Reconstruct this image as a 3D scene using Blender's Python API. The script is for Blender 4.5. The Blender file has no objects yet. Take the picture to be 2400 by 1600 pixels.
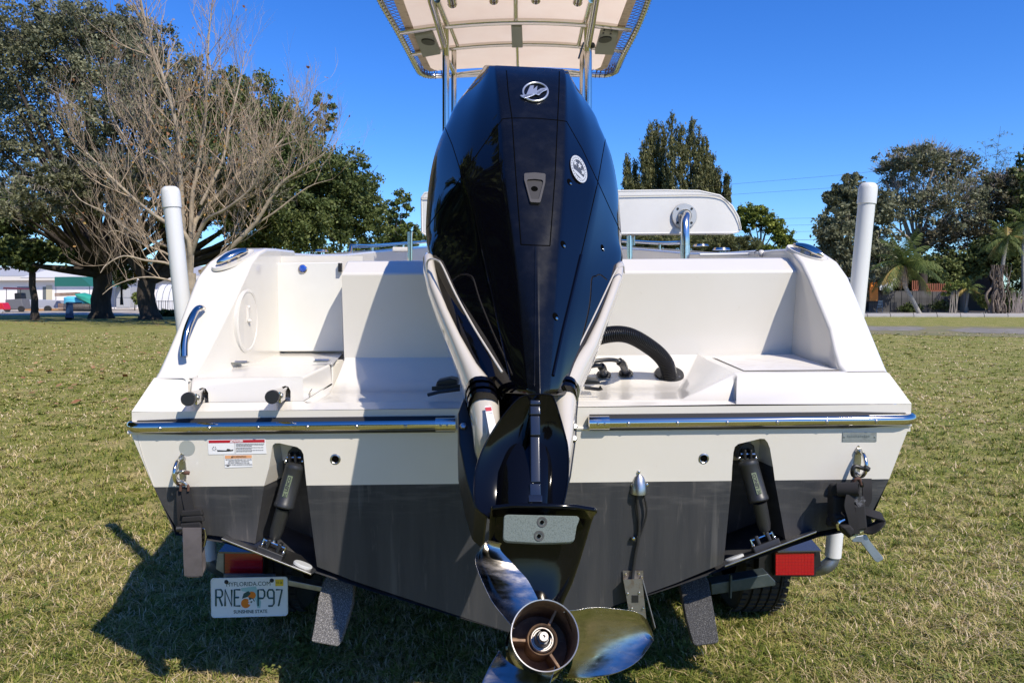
import bpy, bmesh, math, random
import numpy as np
from mathutils import Vector, Matrix, Quaternion
from mathutils.bvhtree import BVHTree

random.seed(7)
rng = np.random.default_rng(7)
SC = bpy.context.scene
COL = SC.collection
R = math.radians

# ------------------------------------------------------------------ camera
CAM_H = 1.45
PITCH = math.atan(105.0 / 1750.0)
FPX = 1750.0
cd = bpy.data.cameras.new("camera")
cam = bpy.data.objects.new("camera", cd)
COL.objects.link(cam)
cam.location = (0, 0, CAM_H)
cam.rotation_euler = (math.pi / 2 - PITCH, 0, 0)
cd.sensor_width = 36.0
cd.lens = FPX / 2400.0 * 36.0
cd.clip_start = 0.05
cd.clip_end = 2000.0
SC.camera = cam

# ------------------------------------------------------------------ light
SUN_TRAVEL = Vector((-0.416, 0.548, -0.726)).normalized()
world = bpy.data.worlds.new("World")
SC.world = world
world.use_nodes = True
wn = world.node_tree
wn.nodes.clear()
wo = wn.nodes.new("ShaderNodeOutputWorld")
wb = wn.nodes.new("ShaderNodeBackground")
sky = wn.nodes.new("ShaderNodeTexSky")
sky.sky_type = 'NISHITA'
sky.sun_disc = False
sky.sun_elevation = R(46.5)
sky.sun_rotation = R(142.8)
sky.altitude = 0.0
sky.air_density = 1.0
sky.dust_density = 0.15
sky.ozone_density = 3.0
hs = wn.nodes.new("ShaderNodeHueSaturation")
hs.inputs["Saturation"].default_value = 1.30
hs.inputs["Value"].default_value = 1.18
hs.inputs["Hue"].default_value = 0.507
wb.inputs["Strength"].default_value = 0.118
wn.links.new(sky.outputs[0], hs.inputs["Color"])
gr_ = wn.nodes.new("ShaderNodeMix"); gr_.data_type = 'RGBA'; gr_.blend_type = 'MULTIPLY'
gr_.inputs[0].default_value = 1.0; gr_.inputs[7].default_value = (0.61, 0.875, 1.24, 1)
wn.links.new(hs.outputs[0], gr_.inputs[6])
wn.links.new(gr_.outputs[2], wb.inputs["Color"])
wn.links.new(wb.outputs[0], wo.inputs["Surface"])
sl = bpy.data.lights.new("sun", 'SUN')
sl.energy = 5.0
sl.angle = R(0.5)
sl.color = (1.0, 0.915, 0.79)
sun = bpy.data.objects.new("sun", sl)
COL.objects.link(sun)
sun.rotation_euler = SUN_TRAVEL.to_track_quat('-Z', 'Y').to_euler()
sun.location = (6, -8, 10)
SC.view_settings.view_transform = 'Standard'
SC.view_settings.look = 'None'
SC.view_settings.exposure = 0.17
SC.view_settings.gamma = 1.0
SC.view_settings.use_curve_mapping = False
SC.cycles.max_bounces = 8
SC.cycles.transparent_max_bounces = 8

# ------------------------------------------------------------------ survey helpers: picture point + known depth -> place
CP, SP_ = math.cos(PITCH), math.sin(PITCH)
EYE = Vector((0, 0, CAM_H))
def ray(px, py):
    a = (px - 1200.0) / FPX
    b = -(py - 800.0) / FPX
    return Vector((a, CP + b * SP_, -SP_ + b * CP))
def at(px, py, Y):
    d = ray(px, py)
    return EYE + d * (Y / d.y)
def onplane(px, py, p, n):
    d = ray(px, py)
    p = Vector(p); n = Vector(n)
    return EYE + d * ((p - EYE).dot(n) / d.dot(n))
def ground_at(px, py, z=0.0):
    d = ray(px, py)
    return EYE + d * ((z - CAM_H) / d.z)

# ------------------------------------------------------------------ materials
MATS = {}
def mat(name, color, rough=0.5, metal=0.0, coat=0.0, var=None, bump=None, spec=None, stretch=None,
        var2=None, trans=0.0, tint=None, _=None, coat_rough=0.03, emit=None, rvar=None):
    if name in MATS: return MATS[name]
    m = bpy.data.materials.new(name)
    m.use_nodes = True
    nt = m.node_tree; N = nt.nodes; L = nt.links
    b = N["Principled BSDF"]
    b.inputs["Base Color"].default_value = (*color, 1)
    b.inputs["Roughness"].default_value = rough
    b.inputs["Metallic"].default_value = metal
    b.inputs["Coat Weight"].default_value = coat
    b.inputs["Coat Roughness"].default_value = coat_rough
    if spec is not None: b.inputs["Specular IOR Level"].default_value = spec
    tc = N.new("ShaderNodeTexCoord")
    mp = N.new("ShaderNodeMapping")
    L.new(tc.outputs["Object"], mp.inputs["Vector"])
    if stretch: mp.inputs["Scale"].default_value = stretch
    cur = None
    def nz(scale, detail=6.0, rough_=0.6, src=None):
        n = N.new("ShaderNodeTexNoise")
        n.inputs["Scale"].default_value = scale
        n.inputs["Detail"].default_value = detail
        n.inputs["Roughness"].default_value = rough_
        L.new((src or mp).outputs["Vector" if src is None else "Object"], n.inputs["Vector"])
        return n
    def layer(cur_sock, cur_col, v):
        scale, col2, lo, hi = v
        n = nz(scale)
        r = N.new("ShaderNodeMapRange")
        r.inputs[1].default_value = lo; r.inputs[2].default_value = hi
        L.new(n.outputs["Fac"], r.inputs[0])
        mx = N.new("ShaderNodeMix"); mx.data_type = 'RGBA'
        L.new(r.outputs[0], mx.inputs[0])
        if cur_sock: L.new(cur_sock, mx.inputs[6])
        else: mx.inputs[6].default_value = (*cur_col, 1)
        mx.inputs[7].default_value = (*col2, 1)
        return mx.outputs[2]
    if tint:
        a = N.new("ShaderNodeAttribute"); a.attribute_name = "tint"
        cr = N.new("ShaderNodeValToRGB")
        els = cr.color_ramp.elements
        while len(els) < len(tint): els.new(0.5)
        for e, (p, c) in zip(els, tint):
            e.position = p; e.color = (*c, 1)
        L.new(a.outputs["Fac"], cr.inputs["Fac"])
        cur = cr.outputs["Color"]
    if var: cur = layer(cur, color, var)
    if var2: cur = layer(cur, color, var2)
    if cur: L.new(cur, b.inputs["Base Color"])
    if rvar:
        n = nz(rvar[0]); r = N.new("ShaderNodeMapRange")
        r.inputs[1].default_value = 0.3; r.inputs[2].default_value = 0.7
        r.inputs[3].default_value = rvar[1]; r.inputs[4].default_value = rvar[2]
        L.new(n.outputs["Fac"], r.inputs[0]); L.new(r.outputs[0], b.inputs["Roughness"])
    if bump:
        n = nz(bump[0], 4.0)
        bp = N.new("ShaderNodeBump")
        bp.inputs["Strength"].default_value = bump[1]
        bp.inputs["Distance"].default_value = bump[2] if len(bump) > 2 else 0.01
        L.new(n.outputs["Fac"], bp.inputs["Height"])
        L.new(bp.outputs["Normal"], b.inputs["Normal"])
        L.new(bp.outputs["Normal"], b.inputs["Coat Normal"]) if coat else None
    if trans:
        tr = N.new("ShaderNodeBsdfTranslucent")
        ms = N.new("ShaderNodeMixShader"); ms.inputs[0].default_value = trans
        if cur: L.new(cur, tr.inputs["Color"])
        else: tr.inputs["Color"].default_value = (*color, 1)
        L.new(b.outputs[0], ms.inputs[1]); L.new(tr.outputs[0], ms.inputs[2])
        L.new(ms.outputs[0], N["Material Output"].inputs["Surface"])
    MATS[name] = m
    return m

gel = mat("gelcoat", (0.69, 0.658, 0.60), 0.24, coat=0.7, var=(2.2, (0.655, 0.618, 0.55), .35, .75),
          var2=(38, (0.60, 0.55, 0.47), .66, .82), bump=(1.6, .10, .02), coat_rough=0.08)
gel_worn = mat("gelcoat_worn", (0.68, 0.65, 0.60), 0.5, var=(13, (0.50, 0.42, 0.33), .55, .74), stretch=(1.0, 4.0, 1), bump=(160, .5, .002))
antifoul = mat("antifoul", (0.032, 0.034, 0.039), 0.55, var=(9, (0.056, 0.055, 0.057), .38, .75), var2=(23, (0.13, 0.12, 0.11), .60, .82),
               stretch=(1.6, 1.0, 0.16), bump=(60, .25, .002), spec=.35)
# worn band below the waterline of the antifouling
def waterline_wear(m):
    nt = m.node_tree; N = nt.nodes; L = nt.links; b = N["Principled BSDF"]
    src = b.inputs["Base Color"].links[0].from_socket
    tc = N.new("ShaderNodeTexCoord"); sx = N.new("ShaderNodeSeparateXYZ"); L.new(tc.outputs["Object"], sx.inputs[0])
    mr = N.new("ShaderNodeMapRange"); mr.inputs[1].default_value = .72; mr.inputs[2].default_value = .86; L.new(sx.outputs["Z"], mr.inputs[0])
    mp = N.new("ShaderNodeMapping"); mp.inputs["Scale"].default_value = (2.2, 1, 14); L.new(tc.outputs["Object"], mp.inputs[0])
    n = N.new("ShaderNodeTexNoise"); n.inputs["Scale"].default_value = 4; n.inputs["Detail"].default_value = 9; L.new(mp.outputs[0], n.inputs["Vector"])
    r2 = N.new("ShaderNodeMapRange"); r2.inputs[1].default_value = .48; r2.inputs[2].default_value = .72; L.new(n.outputs["Fac"], r2.inputs[0])
    mu = N.new("ShaderNodeMath"); mu.operation = 'MULTIPLY'; L.new(mr.outputs[0], mu.inputs[0]); L.new(r2.outputs[0], mu.inputs[1])
    m2 = N.new("ShaderNodeMath"); m2.operation = 'MULTIPLY'; m2.inputs[1].default_value = .75; L.new(mu.outputs[0], m2.inputs[0])
    mx = N.new("ShaderNodeMix"); mx.data_type = 'RGBA'; L.new(m2.outputs[0], mx.inputs[0]); L.new(src, mx.inputs[6]); mx.inputs[7].default_value = (.115, .112, .108, 1)
    # a few tall pale drips
    mp2 = N.new("ShaderNodeMapping"); mp2.inputs["Scale"].default_value = (9, 1, .35); L.new(tc.outputs["Object"], mp2.inputs[0])
    n2 = N.new("ShaderNodeTexNoise"); n2.inputs["Scale"].default_value = 2.4; n2.inputs["Detail"].default_value = 3; L.new(mp2.outputs[0], n2.inputs["Vector"])
    r3 = N.new("ShaderNodeMapRange"); r3.inputs[1].default_value = .64; r3.inputs[2].default_value = .74; r3.inputs[4].default_value = .5; L.new(n2.outputs["Fac"], r3.inputs[0])
    mx2 = N.new("ShaderNodeMix"); mx2.data_type = 'RGBA'; L.new(r3.outputs[0], mx2.inputs[0]); L.new(mx.outputs[2], mx2.inputs[6]); mx2.inputs[7].default_value = (.15, .145, .135, 1)
    L.new(mx2.outputs[2], b.inputs["Base Color"])
waterline_wear(antifoul)
blackg = mat("cowl_black_gloss", (0.002, 0.002, 0.0035), 0.03, spec=.42, bump=(3.0, .012, .01))
satin = mat("cowl_black_satin", (0.003, 0.0038, 0.0065), 0.22, var=(26, (0.008, 0.009, 0.013), .5, .8), bump=(900, .10, .0005), rvar=(18, .20, .32), spec=.27)
blackp = mat("black_plastic", (0.012, 0.012, 0.013), 0.42)
rubber = mat("black_rubber", (0.016, 0.016, 0.017), 0.55, bump=(200, .2, .001))
corr = mat("hose_rubber", (0.011, 0.011, 0.012), 0.3)
whiteg = mat("engine_white", (0.52, 0.475, 0.41), 0.06, coat=.6)
steel = mat("stainless", (0.66, 0.62, 0.55), 0.09, metal=1.0, rvar=(25, .05, .2))
steeld = mat("stainless_dull", (0.50, 0.49, 0.47), 0.32, metal=1.0, var=(40, (0.36, 0.33, 0.29), .5, .8))
chrome = mat("chrome", (0.62, 0.575, 0.50), 0.10, metal=1.0)
blackl = mat("gearcase_black", (0.0025, 0.0025, 0.003), 0.07, spec=.28, bump=(5.0, .03, .01))
alum = mat("tube_aluminium", (0.70, 0.68, 0.64), 0.2, metal=1.0, var=(30, (0.52, 0.49, 0.44), .5, .8))
propm = mat("propeller_steel", (0.42, 0.39, 0.36), 0.12, metal=1.0, rvar=(16, .06, .34), stretch=(1, 1, 3), bump=(60, .10, .0008), var=(45, (0.30, 0.28, 0.25), .50, .75), var2=(9, (.26, .25, .23), .55, .75))
rust = mat("rusty_exhaust", (0.16, 0.10, 0.065), 0.6, metal=.3, var=(45, (0.30, 0.19, 0.11), .4, .7), var2=(160, (0.42, 0.34, 0.27), .6, .8), bump=(120, .3, .002))
galv = mat("galvanised", (0.30, 0.33, 0.35), 0.42, metal=.8, var=(20, (0.20, 0.22, 0.24), .4, .7))
zinc = mat("anode_zinc", (0.14, 0.168, 0.158), 0.8, var=(420, (0.09, 0.11, 0.10), .48, .62), bump=(220, .35, .002))
zincl = mat("anode_pale", (0.42, 0.43, 0.42), 0.75, bump=(120, .4, .002))
pvc = mat("pvc_white", (0.66, 0.66, 0.64), 0.38, var=(6, (0.60, 0.60, 0.57), .4, .75), stretch=(1, 1, .3))
vinyl = mat("white_vinyl", (0.66, 0.65, 0.62), 0.55, bump=(500, .12, .0008), var=(5, (0.60, 0.59, 0.56), .4, .7))
canvas = mat("canopy_canvas", (0.90, 0.74, 0.57), 0.8, var=(3, (0.85, 0.67, 0.50), .35, .7), var2=(30, (0.55, 0.41, 0.29), .68, .84), trans=0.55)
webbing = mat("strap_webbing", (0.012, 0.011, 0.012), 0.85, bump=(400, .4, .001))
webgrey = mat("strap_faded", (0.105, 0.092, 0.095), 0.9, bump=(500, .5, .001), var=(30, (0.08, 0.07, 0.072), .4, .7))
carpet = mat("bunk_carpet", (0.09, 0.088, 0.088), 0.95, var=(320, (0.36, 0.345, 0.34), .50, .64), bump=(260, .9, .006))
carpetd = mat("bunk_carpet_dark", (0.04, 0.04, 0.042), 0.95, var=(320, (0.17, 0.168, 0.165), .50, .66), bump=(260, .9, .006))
redl = mat("red_lens", (0.36, 0.002, 0.010), 0.10, coat=.8, bump=(160, .25, .002))
tyre = mat("tyre_rubber", (0.022, 0.022, 0.022), 0.8, bump=(80, .2, .002))
boxgrey = mat("box_grey", (0.27, 0.28, 0.235), 0.6)
flangem = mat("flange_alloy", (0.50, 0.49, 0.47), 0.35, metal=.35)
darkhole = mat("dark_void", (0.003, 0.003, 0.003), 0.9, spec=0.0)
bluel = mat("blue_latch", (0.02, 0.08, 0.42), 0.18, coat=.6)
silverp = mat("silver_print", (0.40, 0.42, 0.45), 0.5)
emblem_m = mat("emblem_silver", (0.62, 0.64, 0.67), 0.28, metal=.75)
paper = mat("label_white", (0.78, 0.78, 0.80), 0.35)
inkred = mat("label_red", (0.42, 0.012, 0.03), 0.4)
inkor = mat("label_orange", (0.72, 0.36, 0.18), 0.4)
ink = mat("label_ink", (0.02, 0.02, 0.022), 0.5)
inkg = mat("plate_green", (0.015, 0.075, 0.07), 0.5)
platew = mat("plate_white", (0.74, 0.78, 0.76), 0.35)
orangeF = mat("orange_fruit", (0.75, 0.20, 0.015), 0.45)
leafp = mat("orange_leaf_print", (0.05, 0.22, 0.18), 0.5)
palegreen = mat("plate_state_shape", (0.32, 0.55, 0.52), 0.5)
yellow = mat("sticker_yellow", (0.80, 0.55, 0.03), 0.45)
greylabel = mat("sticker_grey", (0.33, 0.35, 0.33), 0.4)
lencog = mat("actuator_label", (0.13, 0.16, 0.09), 0.5)
handleg = mat("handle_grey", (0.055, 0.052, 0.054), 0.5, spec=.3)
rustpin = mat("rusted_pin", (0.09, 0.042, 0.028), 0.8, bump=(100, .5, .002))

# ------------------------------------------------------------------ mesh builder
def basis(axis):
    a = Vector(axis).normalized()
    t = Vector((0, 0, 1)) if abs(a.z) < 0.9 else Vector((1, 0, 0))
    x = a.cross(t).normalized()
    return x, a.cross(x).normalized(), a

class MB:
    def __init__(s): s.v = []; s.f = []; s.m = []; s.k = 0
    def add(s, pts, faces):
        b = len(s.v); s.v += [tuple(p) for p in pts]
        for f in faces: s.f.append(tuple(b + i for i in f)); s.m.append(s.k)
        return s
    def poly(s, pts): return s.add(pts, [range(len(pts))])
    def prism(s, pts, off):
        off = Vector(off); n = len(pts)
        q = [Vector(p) + off for p in pts]
        F = [tuple(range(n)), tuple(range(2 * n - 1, n - 1, -1))]
        F += [(i, n + i, n + (i + 1) % n, (i + 1) % n) for i in range(n)]
        return s.add(list(map(Vector, pts)) + q, F)
    def box(s, c, size, rot=None):
        c = Vector(c); hx, hy, hz = [d / 2 for d in size]
        P = [Vector((x, y, z)) for z in (-hz, hz) for y in (-hy, hy) for x in (-hx, hx)]
        if rot is not None: P = [rot @ p for p in P]
        return s.add([c + p for p in P], [(0, 2, 3, 1), (4, 5, 7, 6), (0, 1, 5, 4), (2, 6, 7, 3), (0, 4, 6, 2), (1, 3, 7, 5)])
    def loft(s, rings, closed=True, caps=True):
        n = len(rings[0]); P = [p for r in rings for p in r]; F = []
        for i in range(len(rings) - 1):
            for j in range(n if closed else n - 1):
                k = (j + 1) % n
                F.append((i * n + j, i * n + k, (i + 1) * n + k, (i + 1) * n + j))
        if caps and closed:
            F.append(tuple(range(n - 1, -1, -1))); F.append(tuple(range((len(rings) - 1) * n, len(rings) * n)))
        return s.add(P, F)
    def tube(s, path, r, n=12, caps=True, flat=1.0):
        path = [Vector(p) for p in path]
        rr = r if isinstance(r, (list, tuple)) else [r] * len(path)
        rings = []; x = None
        for i, p in enumerate(path):
            d = (path[min(i + 1, len(path) - 1)] - path[max(i - 1, 0)])
            if d.length < 1e-9: d = Vector((0, 0, 1))
            d.normalize()
            if x is None: x, y, _ = basis(d)
            else:
                x = (x - d * x.dot(d))
                x = x.normalized() if x.length > 1e-6 else basis(d)[0]
                y = d.cross(x).normalized()
            rings.append([p + x * math.cos(2 * math.pi * j / n) * rr[i] + y * math.sin(2 * math.pi * j / n) * rr[i] * flat for j in range(n)])
        return s.loft(rings, True, caps)
    def lathe(s, prof, o, axis, n=24, caps=False):
        x, y, a = basis(axis); o = Vector(o)
        rings = [[o + a * h + (x * math.cos(2 * math.pi * j / n) + y * math.sin(2 * math.pi * j / n)) * r for j in range(n)] for r, h in prof]
        return s.loft(rings, True, caps)
    def ball(s, c, r, n=10, sc=(1, 1, 1)):
        c = Vector(c); rings = []
        for i in range(n // 2 + 1):
            th = math.pi * i / (n // 2); q = max(math.sin(th), 1e-3)
            rings.append([c + Vector((q * math.cos(2 * math.pi * j / n) * r * sc[0], q * math.sin(2 * math.pi * j / n) * r * sc[1], math.cos(th) * r * sc[2])) for j in range(n)])
        return s.loft(rings, True, True)
    def build(s, name, m, parent=None, smooth=35, bevel=0, seg=2, recalc=True, kind=None, mats=None, sub=0, weld=False):
        me = bpy.data.meshes.new(name)
        me.from_pydata([tuple(p) for p in s.v], [], s.f)
        me.polygons.foreach_set("material_index", s.m)
        for q in (mats or [m]): me.materials.append(q)
        if recalc or weld:
            bm = bmesh.new(); bm.from_mesh(me)
            if weld: bmesh.ops.remove_doubles(bm, verts=bm.verts, dist=0.0004)
            bmesh.ops.recalc_face_normals(bm, faces=bm.faces)
            bm.to_mesh(me); bm.free()
        me.update()
        if smooth:
            me.polygons.foreach_set("use_smooth", [True] * len(me.polygons))
            if not bevel: me.set_sharp_from_angle(angle=R(smooth))
        o = bpy.data.objects.new(name, me); COL.objects.link(o)
        if parent is not None: put(o, parent)
        if bevel:
            b = o.modifiers.new("bevel", 'BEVEL'); b.width = bevel; b.segments = seg
            b.limit_method = 'ANGLE'; b.angle_limit = R(28)
            w_n = o.modifiers.new('weighted', 'WEIGHTED_NORMAL'); w_n.weight = 80; w_n.keep_sharp = False
        if sub:
            q = o.modifiers.new("sub", 'SUBSURF'); q.levels = q.render_levels = sub
        if kind: o["kind"] = kind
        return o

WORLD_OF = {}
def put(o, parent):
    """parent an object whose mesh is written in world coordinates"""
    o.parent = parent
    w = WORLD_OF.get(parent.name, None)
    if w is not None: o.matrix_parent_inverse = w.inverted()
def thing(name, label, cat, loc=(0, 0, 0), group=None, local=None):
    o = bpy.data.objects.new(name, None); COL.objects.link(o)
    o.empty_display_size = 0.2
    if local is not None: o.matrix_world = local
    else:
        o.location = loc; WORLD_OF[o.name] = Matrix.Translation(Vector(loc))
    o["label"] = label; o["category"] = cat
    if group: o["group"] = group
    return o
def tag(o, label, cat, group=None):
    o["label"] = label; o["category"] = cat
    if group: o["group"] = group
    return o

def text(body, size, m, o, xd, yd, parent, name="lettering", align='CENTER', depth=0.0004, wscale=1.0, bold=0.0, to=None):
    cu = bpy.data.curves.new("t", 'FONT'); cu.body = body; cu.size = size
    cu.align_x = align; cu.align_y = 'CENTER'; cu.extrude = depth; cu.offset = bold
    cu.resolution_u = 3
    ob = bpy.data.objects.new("t", cu); COL.objects.link(ob)
    dg = bpy.context.evaluated_depsgraph_get()
    me = bpy.data.meshes.new_from_object(ob.evaluated_get(dg))
    bpy.data.objects.remove(ob); bpy.data.curves.remove(cu)
    xd = Vector(xd).normalized(); yd = Vector(yd); yd = (yd - xd * yd.dot(xd)).normalized(); zd = xd.cross(yd)
    o = Vector(o)
    for v in me.vertices:
        c = v.co.copy(); v.co = o + xd * c.x * wscale + yd * c.y + zd * c.z
    if to is not None:
        b = len(to.v)
        to.v += [tuple(v.co) for v in me.vertices]
        for p in me.polygons: to.f.append(tuple(b + i for i in p.vertices)); to.m.append(to.k)
        return None
    me.materials.clear(); me.materials.append(m); me.name = name
    ob = bpy.data.objects.new(name, me); COL.objects.link(ob)
    if parent is not None: put(ob, parent)
    return ob
def circ(o, x, y, rx, ry, n=24, a0=0, a1=2 * math.pi, closed=True):
    o = Vector(o); x = Vector(x); y = Vector(y)
    m = n if closed else n + 1
    return [o + x * math.cos(a0 + (a1 - a0) * i / n) * rx + y * math.sin(a0 + (a1 - a0) * i / n) * ry for i in range(m)]
def lerp(a, b, t): return a + (b - a) * t
def smoothpath(pts, n=6):
    """Catmull-Rom through the points"""
    P = [Vector(p) for p in pts]; P = [P[0] * 2 - P[1]] + P + [P[-1] * 2 - P[-2]]
    out = []
    for i in range(1, len(P) - 2):
        for j in range(n):
            t = j / n
            out.append(0.5 * ((2 * P[i]) + (P[i + 1] - P[i - 1]) * t + (2 * P[i - 1] - 5 * P[i] + 4 * P[i + 1] - P[i + 2]) * t * t + (3 * P[i] - P[i - 1] - 3 * P[i + 1] + P[i + 2]) * t ** 3))
    out.append(P[-2]); return out
# ================================================================== SETTING
def ground_mat(name, c1, c2, c3, straw):
    m = bpy.data.materials.new(name); m.use_nodes = True
    nt = m.node_tree; N = nt.nodes; L = nt.links; b = N["Principled BSDF"]
    b.inputs["Roughness"].default_value = 0.95; b.inputs["Specular IOR Level"].default_value = 0.15
    tc = N.new("ShaderNodeTexCoord")
    def nz(s, d=8): 
        n = N.new("ShaderNodeTexNoise"); n.inputs["Scale"].default_value = s; n.inputs["Detail"].default_value = d
        L.new(tc.outputs["Object"], n.inputs["Vector"]); return n
    def mx(a, bcol, n, lo, hi):
        r = N.new("ShaderNodeMapRange"); r.inputs[1].default_value = lo; r.inputs[2].default_value = hi
        L.new(n.outputs["Fac"], r.inputs[0])
        q = N.new("ShaderNodeMix"); q.data_type = 'RGBA'; L.new(r.outputs[0], q.inputs[0])
        if isinstance(a, tuple): q.inputs[6].default_value = (*a, 1)
        else: L.new(a, q.inputs[6])
        q.inputs[7].default_value = (*bcol, 1); return q.outputs[2]
    c = mx(c1, c2, nz(.45), .4, .62)
    c = mx(c, straw, nz(1.7), .47, .70)
    c = mx(c, c3, nz(5.5, 10), .5, .66)
    c = mx(c, straw, nz(28, 10), .52, .64)
    c = mx(c, (c3[0] * .5, c3[1] * .5, c3[2] * .5), nz(60, 6), .54, .62)
    L.new(c, b.inputs["Base Color"])
    bp = N.new("ShaderNodeBump"); bp.inputs["Strength"].default_value = .9; bp.inputs["Distance"].default_value = .03
    n = nz(45, 6); L.new(n.outputs["Fac"], bp.inputs["Height"]); L.new(bp.outputs["Normal"], b.inputs["Normal"])
    return m
gm = ground_mat("lawn", (0.20, 0.225, 0.042), (0.26, 0.255, 0.058), (0.14, 0.165, 0.030), (0.42, 0.34, 0.155))
mb = MB()
nx, ny = 60, 60
xs = np.sign(np.linspace(-1, 1, nx)) * np.abs(np.linspace(-1, 1, nx)) ** 2.2 * 500
ys = -120 + (np.linspace(0, 1, ny) ** 2.0) * 1000
P = [(x, y, 0) for y in ys for x in xs]
F = [(j * nx + i, j * nx + i + 1, (j + 1) * nx + i + 1, (j + 1) * nx + i) for j in range(ny - 1) for i in range(nx - 1)]
mb.add(P, F)
g = mb.build("ground", gm, smooth=0); g["kind"] = "structure"

# strips: leaf-litter bed under the right trees, pavement, worn path, yard at the left
def strip(name, pts, z, m):
    q = MB(); q.poly([(p[0], p[1], z) for p in pts])
    o = q.build(name, m, smooth=0); o["kind"] = "structure"; return o
litter = mat("leaf_litter", (0.075, 0.055, 0.038), 0.95, var=(1.3, (0.16, 0.12, 0.08), .42, .66), var2=(9, (0.22, 0.18, 0.13), .55, .7), bump=(12, .6, .05))
concrete = mat("concrete", (0.42, 0.40, 0.37), 0.95, spec=0.05, var=(1.1, (0.34, 0.32, 0.29), .4, .7), bump=(30, .2, .005))
asph = mat("worn_asphalt", (0.19, 0.18, 0.165), 0.97, spec=0.0, var=(1.2, (0.28, 0.26, 0.24), .4, .7), var2=(3, (0.15, 0.15, 0.07), .56, .66), bump=(40, .4, .01))
dry = mat("dry_grass", (0.21, 0.175, 0.085), 0.95, var=(1.5, (0.15, 0.16, 0.06), .45, .62), bump=(40, .6, .02))
yard = mat("shell_yard", (0.40, 0.35, 0.29), 0.95, var=(.7, (0.30, 0.25, 0.19), .45, .65), bump=(12, .4, .03))
def gp(px, py): p = ground_at(px, py); return (p.x, p.y)
strip("planting_bed", [gp(1400, 734.5), gp(2900, 736.5), (140, 140), (20, 140)], .004, litter)
# pavement with a real edge, in slabs
pw = MB()
a = Vector((*gp(1500, 741.5), 0)); b = Vector((*gp(2700, 743.5), 0)); c = Vector((*gp(2700, 736), 0)); d = Vector((*gp(1500, 734.0), 0))
NS = 22
for i in range(NS):
    t0, t1 = i / NS + .0006, (i + 1) / NS - .0006
    pw.prism([lerp(a, b, t0), lerp(a, b, t1), lerp(d, c, t1), lerp(d, c, t0)], (0, 0, .11))
o = pw.build("pavement", concrete, smooth=0); o["kind"] = "structure"
def ragged(x0, x1, ya, yb, j, seed):
    rr = random.Random(seed); top = []; bot = []
    n = 26
    for i in range(n + 1):
        x = lerp(x0, x1, i / n)
        taper = min(1, min(i, n - i) / 2.5)
        mid = (ya(x) + yb(x)) / 2
        top.append(gp(x, lerp(mid, ya(x) + rr.uniform(-j, j), taper))); bot.append(gp(x, lerp(mid, yb(x) + rr.uniform(-j, j), taper)))
    return bot + top[::-1]
strip("bare_verge", ragged(1900, 2700, lambda x: 762 + (x - 2000) * .012, lambda x: 783 + (x - 2000) * .02, 1.5, 1), .006, dry)
strip("path", ragged(1960, 2172, lambda x: 766, lambda x: 775, .7, 2), .012, asph)
strip("path", ragged(2215, 2760, lambda x: 768 + (x - 2200) * .012, lambda x: 779 + (x - 2200) * .02, .8, 3), .012, asph)
strip("yard", [gp(-700, 742), gp(-100, 739.5), gp(150, 737.5), gp(260, 738.5), gp(420, 735), gp(700, 732), (-18, 130), (-140, 130)], .005, yard)

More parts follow.
